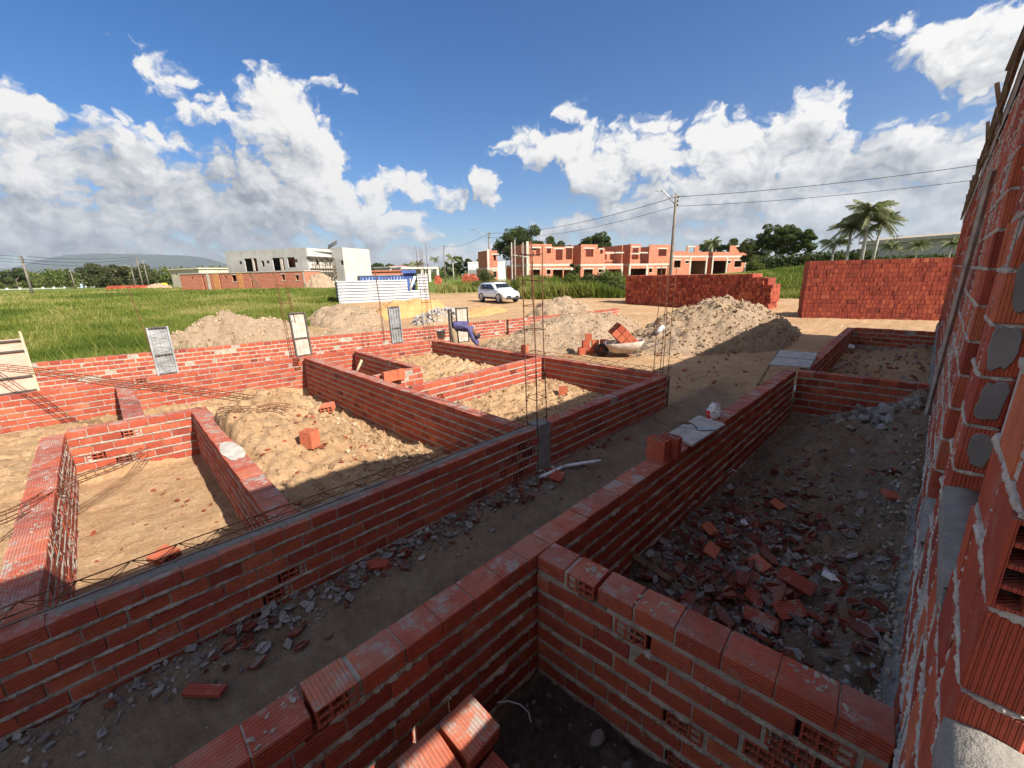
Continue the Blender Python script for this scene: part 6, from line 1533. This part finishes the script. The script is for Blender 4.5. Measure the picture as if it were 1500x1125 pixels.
# ------------------------------------------------------------------ white hoarding with the blue shed
def hoarding():
    mW = new_mat('white_corrugated_sheet', .5, .4); m, t, b = mW
    v = t.n('TexCoord').outputs['Object']; s = t.n('SeparateXYZ'); t.l(v, s.inputs[0])
    n = t.noise(v, 1.3, 5, .7); t.l(t.mix(t.smooth(n, .35, .7), (.44, .46, .48), (.58, .59, .60)), b.inputs['Base Color']); M['sheet'] = m
    M['blue'] = mat_simple('blue_painted_sheet', (.07, .13, .36), (.045, .08, .22), 1.2, .6, bs=0); M['blue_pale'] = mat_simple('pale_blue_sheet', (.30, .38, .58), (.20, .27, .45), 1.2, .6, bs=0); M['galv_grey'] = mat_simple('grey_blue_sheet', (.20, .24, .28), (.12, .14, .17), 2, .6, bs=0)
    A = at(497, 440, 34.5); B = at(628, 437, 37.5); F = Facade(A[:2], B[:2], 0.3)
    r = F.root('site_hoarding', 'white corrugated sheet hoarding around the site shed, with a grey left end', 'hoarding')
    zb = .1; zt = F.hit(540, 411)[1]
    def sheet(name, s0, s1, z0, z1, mat, d=0.0, vertical=False, n=7):
        mb = MB(); P = []
        if not vertical:
            k = max(8, int((z1 - z0) / .02)); zz = np.linspace(z0, z1, k)
            off = .045 * np.clip(np.cos(zz * 2 * np.pi / .245) * 2.2 + .9, -1, 1)
            P = [[(s, F.y(d) + o_, z - F.z0) for s in (s0, s1)] for z, o_ in zip(zz, off)]
        else:
            k = max(8, int(abs(s1 - s0) / .05)); ss = np.linspace(s0, s1, k)
            P = [[(s, F.y(d) + .03 * math.sin(s * 2 * math.pi / .30), z - F.z0) for z in (z0, z1)] for s in ss]
        mb.grid(np.array(P), smooth=False); o = mb.build(name, M[mat], parent=r)
        md = o.modifiers.new('thickness', 'SOLIDIFY'); md.thickness = .004
    z2 = F.hit(540, 428)[1]
    e = F.hit(613, 430)[0]; e0 = F.hit(596, 430)[0]; full = F.L
    zr = F.hit(600, 424)[1]
    sheet('upper_sheet', 0, F.hit(597, 420)[0], z2 + .01, zt, 'sheet'); sheet('lower_sheet', -.02, F.hit(570, 430)[0], zb, z2 + .06, 'sheet', -.05)
    sheet('lower_sheet', F.hit(570, 430)[0], full, zb + .06, z2 + .03, 'sheet', -.02); sheet('upper_sheet', e, full + .0, z2 + .02, zt + .45, 'sheet', .03)
    # grey left end, returning to the back
    mb = MB(); k = 40; yy = np.linspace(.02, 4.0, k)
    mb.grid(np.array([[(-.03 + .03 * math.sin(q * 21), F.y(q), z - F.z0) for z in (zb, zt - .1)] for q in yy]), smooth=False); o = mb.build('end_sheet', M['galv_grey'], parent=r); md = o.modifiers.new('thickness', 'SOLIDIFY'); md.thickness = .004
    for f in (0, .33, .56, .8, 1.0): F.box(r, 'post', full * f - .05, full * f + .05, zb, zt + (.1 if f < .9 else .5), .06, .16, 'wood_pale')
    r2 = F.root('site_shed', 'blue sheet site shed standing behind the white hoarding', 'shed')
    zs = F.hit(570, 403.5)[1]; s0 = F.hit(531, 420)[0]; s1 = F.hit(612, 420)[0]
    keep = r
    def sheet2(*a, **k):
        nonlocal r; q = r; r = r2; sheet(*a, **k); r = q
    r = r2
    sheet('front_sheet', s0, e0, z2, zs, 'blue_pale', 1.0, True)
    for f in np.linspace(0.03, .97, 14): F.box(r2, 'sheet_rib', s0 + (e0 - s0) * f - .06, s0 + (e0 - s0) * f + .06, z2, zs - .02, .93, .96, 'blue')
    F.box(r2, 'door_panel', e0 + .02, s1, zb + .3, F.hit(605, 395)[1], 1.0, 1.06, 'blue'); F.box(r2, 'roof_sheet', F.hit(592, 420)[0], s1 + .1, F.hit(605, 400)[1], F.hit(605, 395.5)[1], .7, 1.0, 'blue')
    F.box(r2, 'side_sheet', s0 - .06, s0 - .01, zb, zs - .02, 1.0, 3.6, 'galv_grey'); F.box(r2, 'rear_sheet', s0, s1, zb, zs - .02, 3.6, 3.65, 'blue'); F.box(r2, 'roof_panel', s0, e0, zs + .0, zs + .05, .9, 3.7, 'steel')
    a = at(601, 423, 36.5); b = at(608, 405, 36.5); rod('paper_sack', 'white plastic sheet hanging in the blue shed opening', 'sheet', a, b, .12, 'plastic_white', 6)
hoarding()
# smaller stacks of clay blocks
def far_stack(label, px0, px1, y0, y1, depth, dd=1.2):
    A = at(px0, 400, depth)[:2]; B = at(px1, 400, depth * 1.0)[:2]; z1 = z_at((px0 + px1) / 2, y0, depth); z0 = float(terrain(*A)) - .2
    rs = np.random.RandomState(int(px0)); mb = MB(); d = np.array(B) - np.array(A); L = np.hypot(*d); u = np.array([*(d / L), 0]); v = np.array([-u[1], u[0], 0]); rot = np.stack([u, v, [0, 0, 1]], 1)
    nx = max(3, int(L / .3)); nz = max(3, int((z1 - z0) / .24)); hx = L / nx; hz = (z1 - z0) / nz
    for i in range(nx):
        top = nz - (1 if rs.rand() < .3 else 0) - (1 if i in (0, nx - 1) else 0)
        for k in range(top):
            mb.box(np.array([A[0], A[1], z0]) + u * hx * (i + .5) + v * (dd / 2 + rs.normal(0, .03)) + np.array([0, 0, hz * (k + .5)]), (hx * .97, dd, hz * .96), rot @ eul(0, 0, rs.normal(0, .03)), 0, np.clip(rs.normal(.65, .2), 0, 1))
    tag(mb.build('block_stack', M['brick_clean'], origin=(A[0], A[1], z0)), label, 'block stack')
far_stack('orange stack of clay blocks far out in the field by the three poles', 149, 202, 418.5, 431, 95, 2.5)
far_stack('leaning orange stack of clay blocks left of the parked car', 676, 699, 401, 424, 52, 1.6)
far_stack('small orange stack of clay blocks beside the far dirt road', 636, 644.5, 403, 417, 78, 1.5)
c = ground_at(236, 92); mb = MB(); mb.inst(ROCKS_F[3], [eul(.2, .1, .4)], [(0, 0, 0)], [.5], 0, True, scl=[(2.6, 1.6, 1.9)])
M['yellow'] = mat_simple('yellow_tarpaulin', (.75, .55, .03), (.62, .42, .02), 1, .6, bs=0)
tag(mb.build('yellow_tarpaulin', M['yellow'], loc=(c[0], c[1], c[2] + .8)), 'yellow tarpaulin draped over a pile in the field, left of the annex', 'tarpaulin')
c = ground_at(229, 91); mound('earth_heap', 'small sandy pile under the yellow tarpaulin in the field', c[0], c[1], 2.0, 2.6, 1.1, 0, 51, .1, 100)
c = ground_at(466, 63); mound('earth_heap', 'brown earth pile at the foot of the scaffolded white house', c[0], c[1], 2.0, 2.4, 2.2, 0, 52, .1, 100)
mb = MB()
for k, (a, b, cz) in enumerate(((0, 0, .8), (0.02, 0, 1.45))): mb.lathe([(.001, -.35), (.28, -.33), (.30, 0), (.26, .3), (.001, .34)], (0, 0, cz - .35 + 0 * k), 12)
c = ground_at(114, 120); tag(mb.build('blue_drum', mat_simple('pale_blue_drum', (.42, .58, .70), (.3, .42, .55), 2, .5, bs=0), loc=c), 'pale blue drum standing in the far left field', 'drum')
# yellow barrier posts right of the dark-red stack
for k, (px, yt, lab) in enumerate(((1178, 410, 'yellow marker post at the left edge of the big right stack'), (1162, 436, 'short yellow post between the two big stacks'))):
    p = at(px, 455, 30); g = terrain(p[0], p[1]); rod('marker_post', lab, 'post', (p[0], p[1], g - .1), (p[0], p[1], z_at(px, yt, 30)), .07, 'yellow', 8)
A = at(1120, 418, 40)[:2]; B = at(1215, 416, 40)[:2]; F = Facade(A, B, .6); r = F.root('low_wall', 'low grey concrete kerb wall below the grass bank between the two big stacks', 'wall'); z1 = F.hit(1150, 414)[1]; F.box(r, 'coping', 0, F.L, z1 - .12, z1, -.03, .3, 'far_beam'); F.box(r, 'base', 0, F.L, -.2, z1 - .123, 0, .25, 'concrete')

# ------------------------------------------------------------------ plants
def leaf_mat(name, stops, trans=.35):
    m = bpy.data.materials.new(name); m.use_nodes = True; t = NT(m.node_tree); b = m.node_tree.nodes['Principled BSDF']; b.inputs['Roughness'].default_value = .6; b.inputs['Specular IOR Level'].default_value = .25
    c = t.ramp(t.attr('bv').outputs['Fac'], stops); t.l(c, b.inputs['Base Color'])
    tr = t.n('BsdfTranslucent'); t.l(t.mix(.5, c, (.16, .22, .02)), tr.inputs[0]); mx = t.n('MixShader'); mx.inputs[0].default_value = trans
    out = m.node_tree.nodes['Material Output']; t.l(b.outputs[0], mx.inputs[1]); t.l(tr.outputs[0], mx.inputs[2]); t.l(mx.outputs[0], out.inputs[0]); return m
M['leaf'] = leaf_mat('mango_leaf', [(0, (.026, .04, .013)), (.5, (.06, .082, .024)), (1, (.13, .145, .045))])
M['leaf_olive'] = leaf_mat('dry_leaf', [(0, (.04, .05, .018)), (.5, (.085, .095, .035)), (1, (.16, .15, .065))])
M['leaf_green'] = leaf_mat('shrub_leaf', [(0, (.045, .07, .014)), (.5, (.12, .15, .032)), (1, (.24, .24, .08))])
M['frond'] = leaf_mat('palm_frond', [(0, (.09, .115, .05)), (.5, (.20, .215, .10)), (1, (.40, .375, .21))])
M['grass'] = leaf_mat('field_grass', [(0, (.055, .09, .012)), (.35, (.12, .165, .022)), (.7, (.22, .245, .045)), (1, (.40, .34, .13))], .4)
M['bark'] = mat_simple('grey_bark', (.20, .165, .13), (.12, .095, .07), 6, .9, bs=.4, bd=.02)
def leaves(mb, C, rad, n, size, rs, flat=1.0, bvr=(0, 1)):
    """n leaf quads spread through clumps C (k,3) of radius rad (k,)"""
    k = len(C); i = rs.randint(0, k, n); d = rs.normal(0, 1, (n, 3)); d /= np.linalg.norm(d, axis=1)[:, None] + 1e-9
    r = rad[i] * (.45 + .6 * rs.rand(n) ** .5); P = C[i] + d * r[:, None] * np.array([1, 1, flat])
    a = rs.normal(0, 1, (n, 3)); a += d * .4; a /= np.linalg.norm(a, axis=1)[:, None]; b = np.cross(a, rs.normal(0, 1, (n, 3))); b /= np.linalg.norm(b, axis=1)[:, None] + 1e-9
    s = size * rs.uniform(.6, 1.4, n); w = s * .55
    V = np.stack([P - a * s[:, None], P + b * w[:, None], P + a * s[:, None], P - b * w[:, None]], 1).reshape(-1, 3)
    bv = np.clip(rs.uniform(*bvr, k)[i] * .55 + rs.rand(n) * .45, 0, 1)
    mb.add(V, np.arange(n * 4), np.full(n, 4), 0, np.repeat(bv, 4))
def tree(name, label, base, h, rx, rz, nclump, nleaf, size, mat, seed, trunk_r=.22, low=.35, group=None, cat='tree', stems=1, clump=(.22, .38)):
    rs = np.random.RandomState(seed); root = empty(name, base); tag(root, label, cat, group)
    cz = h - rz; C = []; 
    while len(C) < nclump:
        p = rs.uniform(-1, 1, 3); q = np.linalg.norm(p)
        if q < 1 and (q > .45 or rs.rand() < .3) and p[2] > -.75: C.append(p * np.array([rx, rx, rz]) * (.82 + .25 * rs.rand()) + np.array([0, 0, cz]))
    C = np.array(C); rad = rs.uniform(*clump, nclump) * min(rx, rz * 1.5)
    mb = MB(); top = max(cz - rz * .3, h * .3)
    for s in range(stems):
        ox = rs.uniform(-.3, .3) * (stems > 1); mb.tube([(ox, ox * .5, -.2), (ox * 1.4 + rs.normal(0, .08), rs.normal(0, .08), top * .5), (ox * 2 + rs.normal(0, .15), rs.normal(0, .15), top)], [trunk_r * 1.25, trunk_r, trunk_r * .75], 8)
        for i in rs.choice(nclump, min(nclump, 9), replace=False):
            e = C[i]; m_ = np.array([ox * 2, 0, top]) * .55 + e * .45 + rs.normal(0, .15 * rx, 3) * .5
            mb.tube([(ox * 1.8, 0, top * .92), m_, e], [trunk_r * .55, trunk_r * .35, trunk_r * .12], 6)
    mb.build('trunk', M['bark'], parent=root)
    mb = MB(); leaves(mb, C, rad, nleaf, size, rs, .75); mb.build('crown', M[mat], parent=root)
    return root
def tree_px(name, label, px, depth, ytop, wpx, hpx, nleaf, mat, seed, nclump=26, group=None, size=None, **k):
    g = ground_at(px, depth); h = z_at(px, ytop, depth) - g[2]; rx = wpx * depth / 605 / 2; rz = hpx * depth / 605 / 2
    return tree(name, label, g - [0, 0, .1], h, rx, rz, nclump, nleaf, size or max(.09, depth * .0022), mat, seed, trunk_r=max(.12, h * .022), group=group, **k)
tree_px('mango_tree', 'big dark round-crowned tree behind the left end of the row houses', 765, 92, 333, 84, 48, 19000, 'leaf', 61, 90, clump=(.14, .26))
tree_px('mango_tree', 'small olive tree just right of the big dark round tree', 813, 100, 349, 32, 22, 3500, 'leaf_olive', 62, 16)
tree_px('mango_tree', 'round dark tree rising behind the middle of the row houses', 872, 110, 343, 48, 32, 7500, 'leaf', 63, 44, clump=(.14, .26))
tree_px('broad_tree', 'tall spreading dark tree, the left of the pair by the right grass bank', 1132, 62, 326, 56, 44, 13000, 'leaf', 64, 62, clump=(.11, .22))
tree_px('broad_tree', 'broad dark tree, the right of the pair by the right grass bank', 1158, 60, 334, 60, 40, 14000, 'leaf', 65, 66, clump=(.11, .22))
tree_px('broad_tree', 'olive dry-leaved tree at the right end of the row houses', 1098, 70, 352, 44, 34, 6500, 'leaf_olive', 66, 24)
tree_px('broad_tree', 'dark low tree behind the stepped parapets of the row houses', 1038, 105, 351, 34, 28, 4500, 'leaf', 67, 18)
tree_px('broad_tree', 'olive tree behind the low corner tower of the row houses', 1068, 98, 353, 40, 26, 4500, 'leaf_olive', 68, 18)
tree_px('broad_tree', 'dark tree behind the low grey box house', 569, 150, 381, 44, 24, 3500, 'leaf', 69, 16)
tree_px('broad_tree', 'dark bushy tree at the right side of the plain white block', 547, 120, 391, 24, 20, 2500, 'leaf', 70, 12)
tree_px('broad_tree', 'large olive-green spreading tree at the left field edge', 172, 150, 384, 96, 40, 15000, 'leaf_olive', 71, 80, clump=(.14, .28))
tree_px('broad_tree', 'dark taller tree in the woods at the far left', 20, 190, 393, 34, 26, 4500, 'leaf', 72, 16)
tree_px('broad_tree', 'small grey-green tree standing before the row houses, near the dark gap', 841, 52, 385, 20, 26, 3000, 'leaf_olive', 73, 14)
for i, (px, yt, w) in enumerate(((668, 378, 20), (680, 377, 18), (692, 378, 22), (706, 377, 20), (722, 374, 20), (657, 381, 14))):
    tree_px('broad_tree', 'tree in the dark row behind the white warehouse', px, 150, yt, w, 24, 2200, 'leaf', 80 + i, 10, 'trees behind the warehouse')
# hazy dark woods along the field edge: one mass
rs = np.random.RandomState(4); mb = MB(); C = []
for px in np.linspace(-160, 360, 260):
    d = 215 + rs.uniform(-18, 30); g = ground_at(px, d); hh = rs.uniform(4.0, 7.5)
    for q in range(3): C.append((g[0] + rs.normal(0, 2.5), g[1] + rs.normal(0, 2.5), g[2] + hh * (.35 + .3 * q)))
for px in np.linspace(520, 1500, 240):
    d = 190 + rs.uniform(-15, 40); g = ground_at(px, d); hh = rs.uniform(3, 6)
    for q in range(2): C.append((g[0] + rs.normal(0, 2.5), g[1] + rs.normal(0, 2.5), g[2] + hh * (.4 + .35 * q)))
C = np.array(C); leaves(mb, C, rs.uniform(1.6, 3.0, len(C)), 60000, .62, rs, .9)
tag(mb.build('woods', M['leaf_green']), 'dense green woods along the far edge of the fields', 'woods', kind='stuff')
# palms
def palm(label, px, depth, ytop, spread, nf, seed, trunk=True, mat='frond', lean=0.0, group=None, zoff=0.0):
    rs = np.random.RandomState(seed); g = ground_at(px, depth); g[2] += zoff; top = z_at(px, ytop, depth) - g[2]; L = spread * depth / 605
    root = empty('palm_tree', g); tag(root, label, 'palm tree', group); ct = top - L * .35
    mb = MB(); tr = max(.10, L * .06)
    mb.tube([(0, 0, -.2), (lean * ct * .4, 0, ct * .4), (lean * ct, 0, ct * .98)], [tr * 1.3, tr, tr * .8], 8); mb.build('trunk', M['wood_pale'], parent=root)
    mb = MB()
    for k in range(nf):
        az = k * 2.39996 + rs.uniform(-.2, .2); el = rs.uniform(-.25, 1.25); n = 12; l = L * rs.uniform(.85, 1.1); d = np.array([math.cos(az), math.sin(az), 0])
        t = np.linspace(0, 1, n); hx = l * (t * math.cos(el * .8) ); hz = l * (t * math.sin(el) - .55 * t ** 2 * (1.1 - .25 * el)); side = np.array([-d[1], d[0], 0])
        C = np.array([lean * ct, 0, ct])[None] + hx[:, None] * d + hz[:, None] * np.array([0, 0, 1.0]); bv = rs.rand()
        mb.tube(list(C), [.035 * L / 2.5] * n, 4, bv=bv)
        for j in range(1, n):
            for f in (0, .25, .5, .75):
                p = C[j - 1] * (1 - f) + C[j] * f; w = l * .30 * math.sin(math.pi * min(1, (j - .5 + f) / n * .9 + .12)); dr = (C[j] - C[j - 1]); dr /= np.linalg.norm(dr)
                for s in (-1, 1):
                    tip = p + (side * s * .8 + dr * .55 + np.array([0, 0, -.45 - .45 * rs.rand()])) * w * rs.uniform(.7, 1.1); wd = dr * l * .014 * rs.uniform(.6, 1.4)
                    mb.faces([p - wd, p + wd, tip], [(0, 1, 2)], 0, np.clip(bv * .6 + rs.rand() * .4, 0, 1))
    mb.build('crown', M[mat], parent=root); return root
palm('tallest pale palm in the clump behind the big right stack', 1258, 46, 301, 37, 34, 91)
palm('pale palm left of the tallest one behind the big right stack', 1236, 48, 322, 31, 30, 92)
palm('leaning palm right of the tallest one behind the big right stack', 1274, 46, 318, 30, 28, 93, lean=.05)
palm('low dark palm at the left of the palm clump behind the big right stack', 1215, 50, 348, 24, 22, 94)
palm('low palm in front of the beige house, left of two', 1300, 50, 354, 17, 22, 95)
palm('low palm in front of the beige house, nearest its small windows', 1336, 49, 354, 17, 22, 96)
palm('bright green low palm beside the far corner of the unfinished house', 1384, 44, 351, 17, 22, 97)
palm('tiny slim palm on the skyline beyond the white pavilion', 638, 170, 376, 10, 16, 98)
palm('small palm on the skyline left of the slim one', 612, 150, 383, 14, 18, 99)
palm('small palm on the skyline above the red gabled house', 600, 160, 385, 12, 16, 100)
palm('palm behind the low tower of the row houses', 1040, 92, 350, 16, 20, 101)
palm('palm in the dark tree row nearest the warehouse', 664, 130, 374, 14, 18, 102)
# hedge/fence at the right on the bank
mb = MB(); rs = np.random.RandomState(6); C = []
for px in np.linspace(1100, 1460, 120):
    g = ground_at(px, 56 - (px - 1100) * .022)
    for z in ((.3, .9, 1.35) if px < 1270 else (.2, .55)): C.append((g[0] + rs.normal(0, .2), g[1] + rs.normal(0, .2), g[2] + z + (.25 * (rs.rand() - .5))))
leaves(mb, np.array(C), np.full(len(C), .75), 17000, .13, rs, .7, (0, .5)); g = ground_at(1280, 52)
tag(mb.build('hedge', M['leaf'], origin=g), 'long dark clipped hedge along the top of the right grass bank', 'hedge')
# thicket before the row houses
def bush(label, px, depth, hpx, wpx, n, seed, mat='leaf_green', group='shrubs before the row houses'):
    g = ground_at(px, depth); gz = float(full_height(g[:1], g[1:2])[0]); w = wpx * depth / 605 / 2; h = hpx * depth / 605; rs = np.random.RandomState(seed); root = empty('shrub', (g[0], g[1], gz)); tag(root, label, 'shrub', group)
    C = np.stack([rs.uniform(-w, w, 26), rs.uniform(-w * .5, w * .5, 26), rs.uniform(.15, .85, 26) * h], 1); C[:, 2] *= 1 - .5 * (np.abs(C[:, 0]) / w) ** 2
    mb = MB()
    for i in range(9): mb.tube([(C[i, 0] * .3, C[i, 1] * .3, -.1), C[i] * .6, C[i]], [.03, .02, .01], 4)
    mb.build('stem', M['bark'], parent=root)
    mb = MB(); leaves(mb, C, np.full(26, h * .26), n, .085, rs, .9); mb.build('foliage', M[mat], parent=root)
for i, (px, d, h, w, lab) in enumerate(((768, 46, 20, 34, 'sparse shrub at the left of the thicket by the parked car'), (797, 45, 22, 44, 'leafy shrub in the thicket below the second row house'), (832, 44, 25, 46, 'tall shrub in the thicket below the dark gap of the row houses'),
                                        (866, 43, 24, 44, 'full green shrub at the middle of the thicket'), (893, 42, 30, 40, 'tall pale-green shrub against the left end of the dark-red stack'), (848, 40, 14, 60, 'low dark shrub at the front of the thicket'), (900, 39.5, 18, 36, 'low shrub at the foot of the dark-red stack'))):
    bush(lab, px, d, h, w, 5200, 110 + i, 'leaf_green' if i % 3 else 'leaf_olive')
bush('green shrub patch at the right end of the row houses', 1103, 50, 18, 20, 2200, 120, 'leaf_green', None)
bush('small shrub beside the leaning orange stack', 713, 56, 24, 24, 2200, 121, 'leaf', None)
bush('green weeds between the leaning stack and the dirt road', 706, 46, 14, 44, 2600, 122, 'leaf_green', None)

# ------------------------------------------------------------------ field grass
def grass():
    rs = np.random.RandomState(9); mb = MB()
    def blades(n, px0, px1, r0, r1, hmin, hmax, wk, test=True, tall=1.0):
        ang0 = math.atan2(*(ray(px0, 410)[:2])); ang1 = math.atan2(*(ray(px1, 410)[:2]))
        a = rs.uniform(ang0, ang1, n); r = r0 * (r1 / r0) ** rs.rand(n); x = r * np.sin(a); y = r * np.cos(a)
        if test:
            k = grass_mask(x, y) > .45 ; x, y, r = x[k], y[k], r[k]
        n = len(x); z = full_height(x, y)
        patch = np.clip(.55 + 1.6 * fbm(x / 5, y / 5, 55, 4), .12, 1.25)
        h = (hmin + (hmax - hmin) * rs.rand(n)) * patch; w = wk * r
        az = rs.uniform(0, 6.283, n); lx = rs.normal(-.10, .32, n) * h; ly = rs.normal(.0, .32, n) * h
        dx, dy = np.cos(az) * w, np.sin(az) * w
        V = np.stack([np.stack([x - dx, y - dy, z - .03], 1), np.stack([x + dx, y + dy, z - .03], 1), np.stack([x + dx * .7 + lx * .45, y + dy * .7 + ly * .45, z + h * .6], 1),
                      np.stack([x + lx, y + ly, z + h], 1), np.stack([x - dx * .7 + lx * .45, y - dy * .7 + ly * .45, z + h * .6], 1)], 1).reshape(-1, 3)
        hue = np.clip(.54 + 1.3 * fbm(x / 9, y / 9, 66, 4) + 1.1 * fbm(x / 2.2, y / 2.2, 67, 3) + rs.normal(0, .16, n), 0, 1)
        mb.add(V, np.arange(n * 5), np.full(n, 5), 0, np.repeat(hue, 5))
    blades(125000, -160, 560, 15.5, 45, .18, .62, .00060)
    blades(5000, -160, 560, 15.5, 60, .5, 1.1, .0007)
    blades(60000, -160, 560, 40, 130, .20, .55, .00075)
    blades(15000, 640, 930, 38, 52, .4, 1.5, .0009)
    blades(22000, 765, 918, 37, 47, .6, 2.1, .0009, False)
    blades(22000, 1090, 1480, 36, 60, .2, .55, .0009, False)
    tag(mb.build('grass', M['grass']), 'tall green grass growing over the field', 'grass', kind='stuff')
grass()

# ------------------------------------------------------------------ far hills
def mountains():
    prof = [(-260, 404), (-120, 398), (-40, 394), (15, 393), (45, 386), (75, 378), (110, 373), (160, 371), (215, 373), (265, 374), (300, 377), (325, 383), (350, 392), (400, 398), (470, 402), (560, 405), (660, 404), (760, 403)]
    xs = np.linspace(-260, 760, 240); ys = np.interp(xs, [p[0] for p in prof], [p[1] for p in prof]) + 1.2 * fbm(xs / 18, xs * 0, 5, 4) * 2
    P = []; base = 7200.0
    for f in np.linspace(-1, 1, 27):
        row = []
        for px, py in zip(xs, ys):
            d = ray(px, 400); d = d[:2] / np.linalg.norm(d[:2]); top = at(px, py, base); dist = np.linalg.norm(top[:2]); hgt = max(top[2] + 40, 20)
            q = max(0, 1 - abs(f)) ** .9; rr = dist + f * 1500
            n = float(fbm(np.array([px / 14 + f * 2]), np.array([f * 5 + px / 60]), 8, 4)[0])
            row.append((d[0] * rr, d[1] * rr, -40 + hgt * q * (1 + .35 * n * (abs(f) > .02))))
        P.append(row)
    mb = MB(); mb.grid(np.array(P), 0, .5, True)
    M['hill'] = mat_simple('forested_hill', (.045, .065, .04), (.028, .042, .03), .004, .95, bs=0, obj=False)
    tag(mb.build('mountains', M['hill']), 'dark forested ridge along the left horizon', 'mountains', kind='structure')
mountains()

# far fence at the left
A = at(-60, 428, 135); B = at(150, 425, 150); F = Facade(A[:2], B[:2], .8); r = F.root('field_fence', 'low grey wall with white posts along the far left edge of the field', 'fence')
zt = F.hit(60, 421)[1]; F.box(r, 'panel', 0, F.L, .2, zt - .3, .06, .15, 'render_grey_shade')
for k, px in enumerate((-40, -10, 11, 30, 46, 64, 80, 96, 127, 140)):
    s_ = F.hit(px, 424)[0]; F.box(r, 'post', s_ - .28, s_ + .28, .2, zt + .1, -.2, .05, 'white_paint')

# ------------------------------------------------------------------ humid air towards the hills
def haze():
    m = bpy.data.materials.new('humid_air'); m.use_nodes = True; nt = m.node_tree; nt.nodes.clear()
    o = nt.nodes.new('ShaderNodeOutputMaterial'); v = nt.nodes.new('ShaderNodeVolumePrincipled')
    v.inputs['Color'].default_value = (.80, .88, 1.0, 1); v.inputs['Density'].default_value = 7.5e-5; v.inputs['Anisotropy'].default_value = 0.2
    nt.links.new(v.outputs[0], o.inputs['Volume'])
    mb = MB(); mb.span((-10800, -10800, -60), (10800, 10800, 760)); ob = mb.build('haze', m); tag(ob, 'thin humid haze over the far fields and hills', 'haze', kind='stuff')
haze()
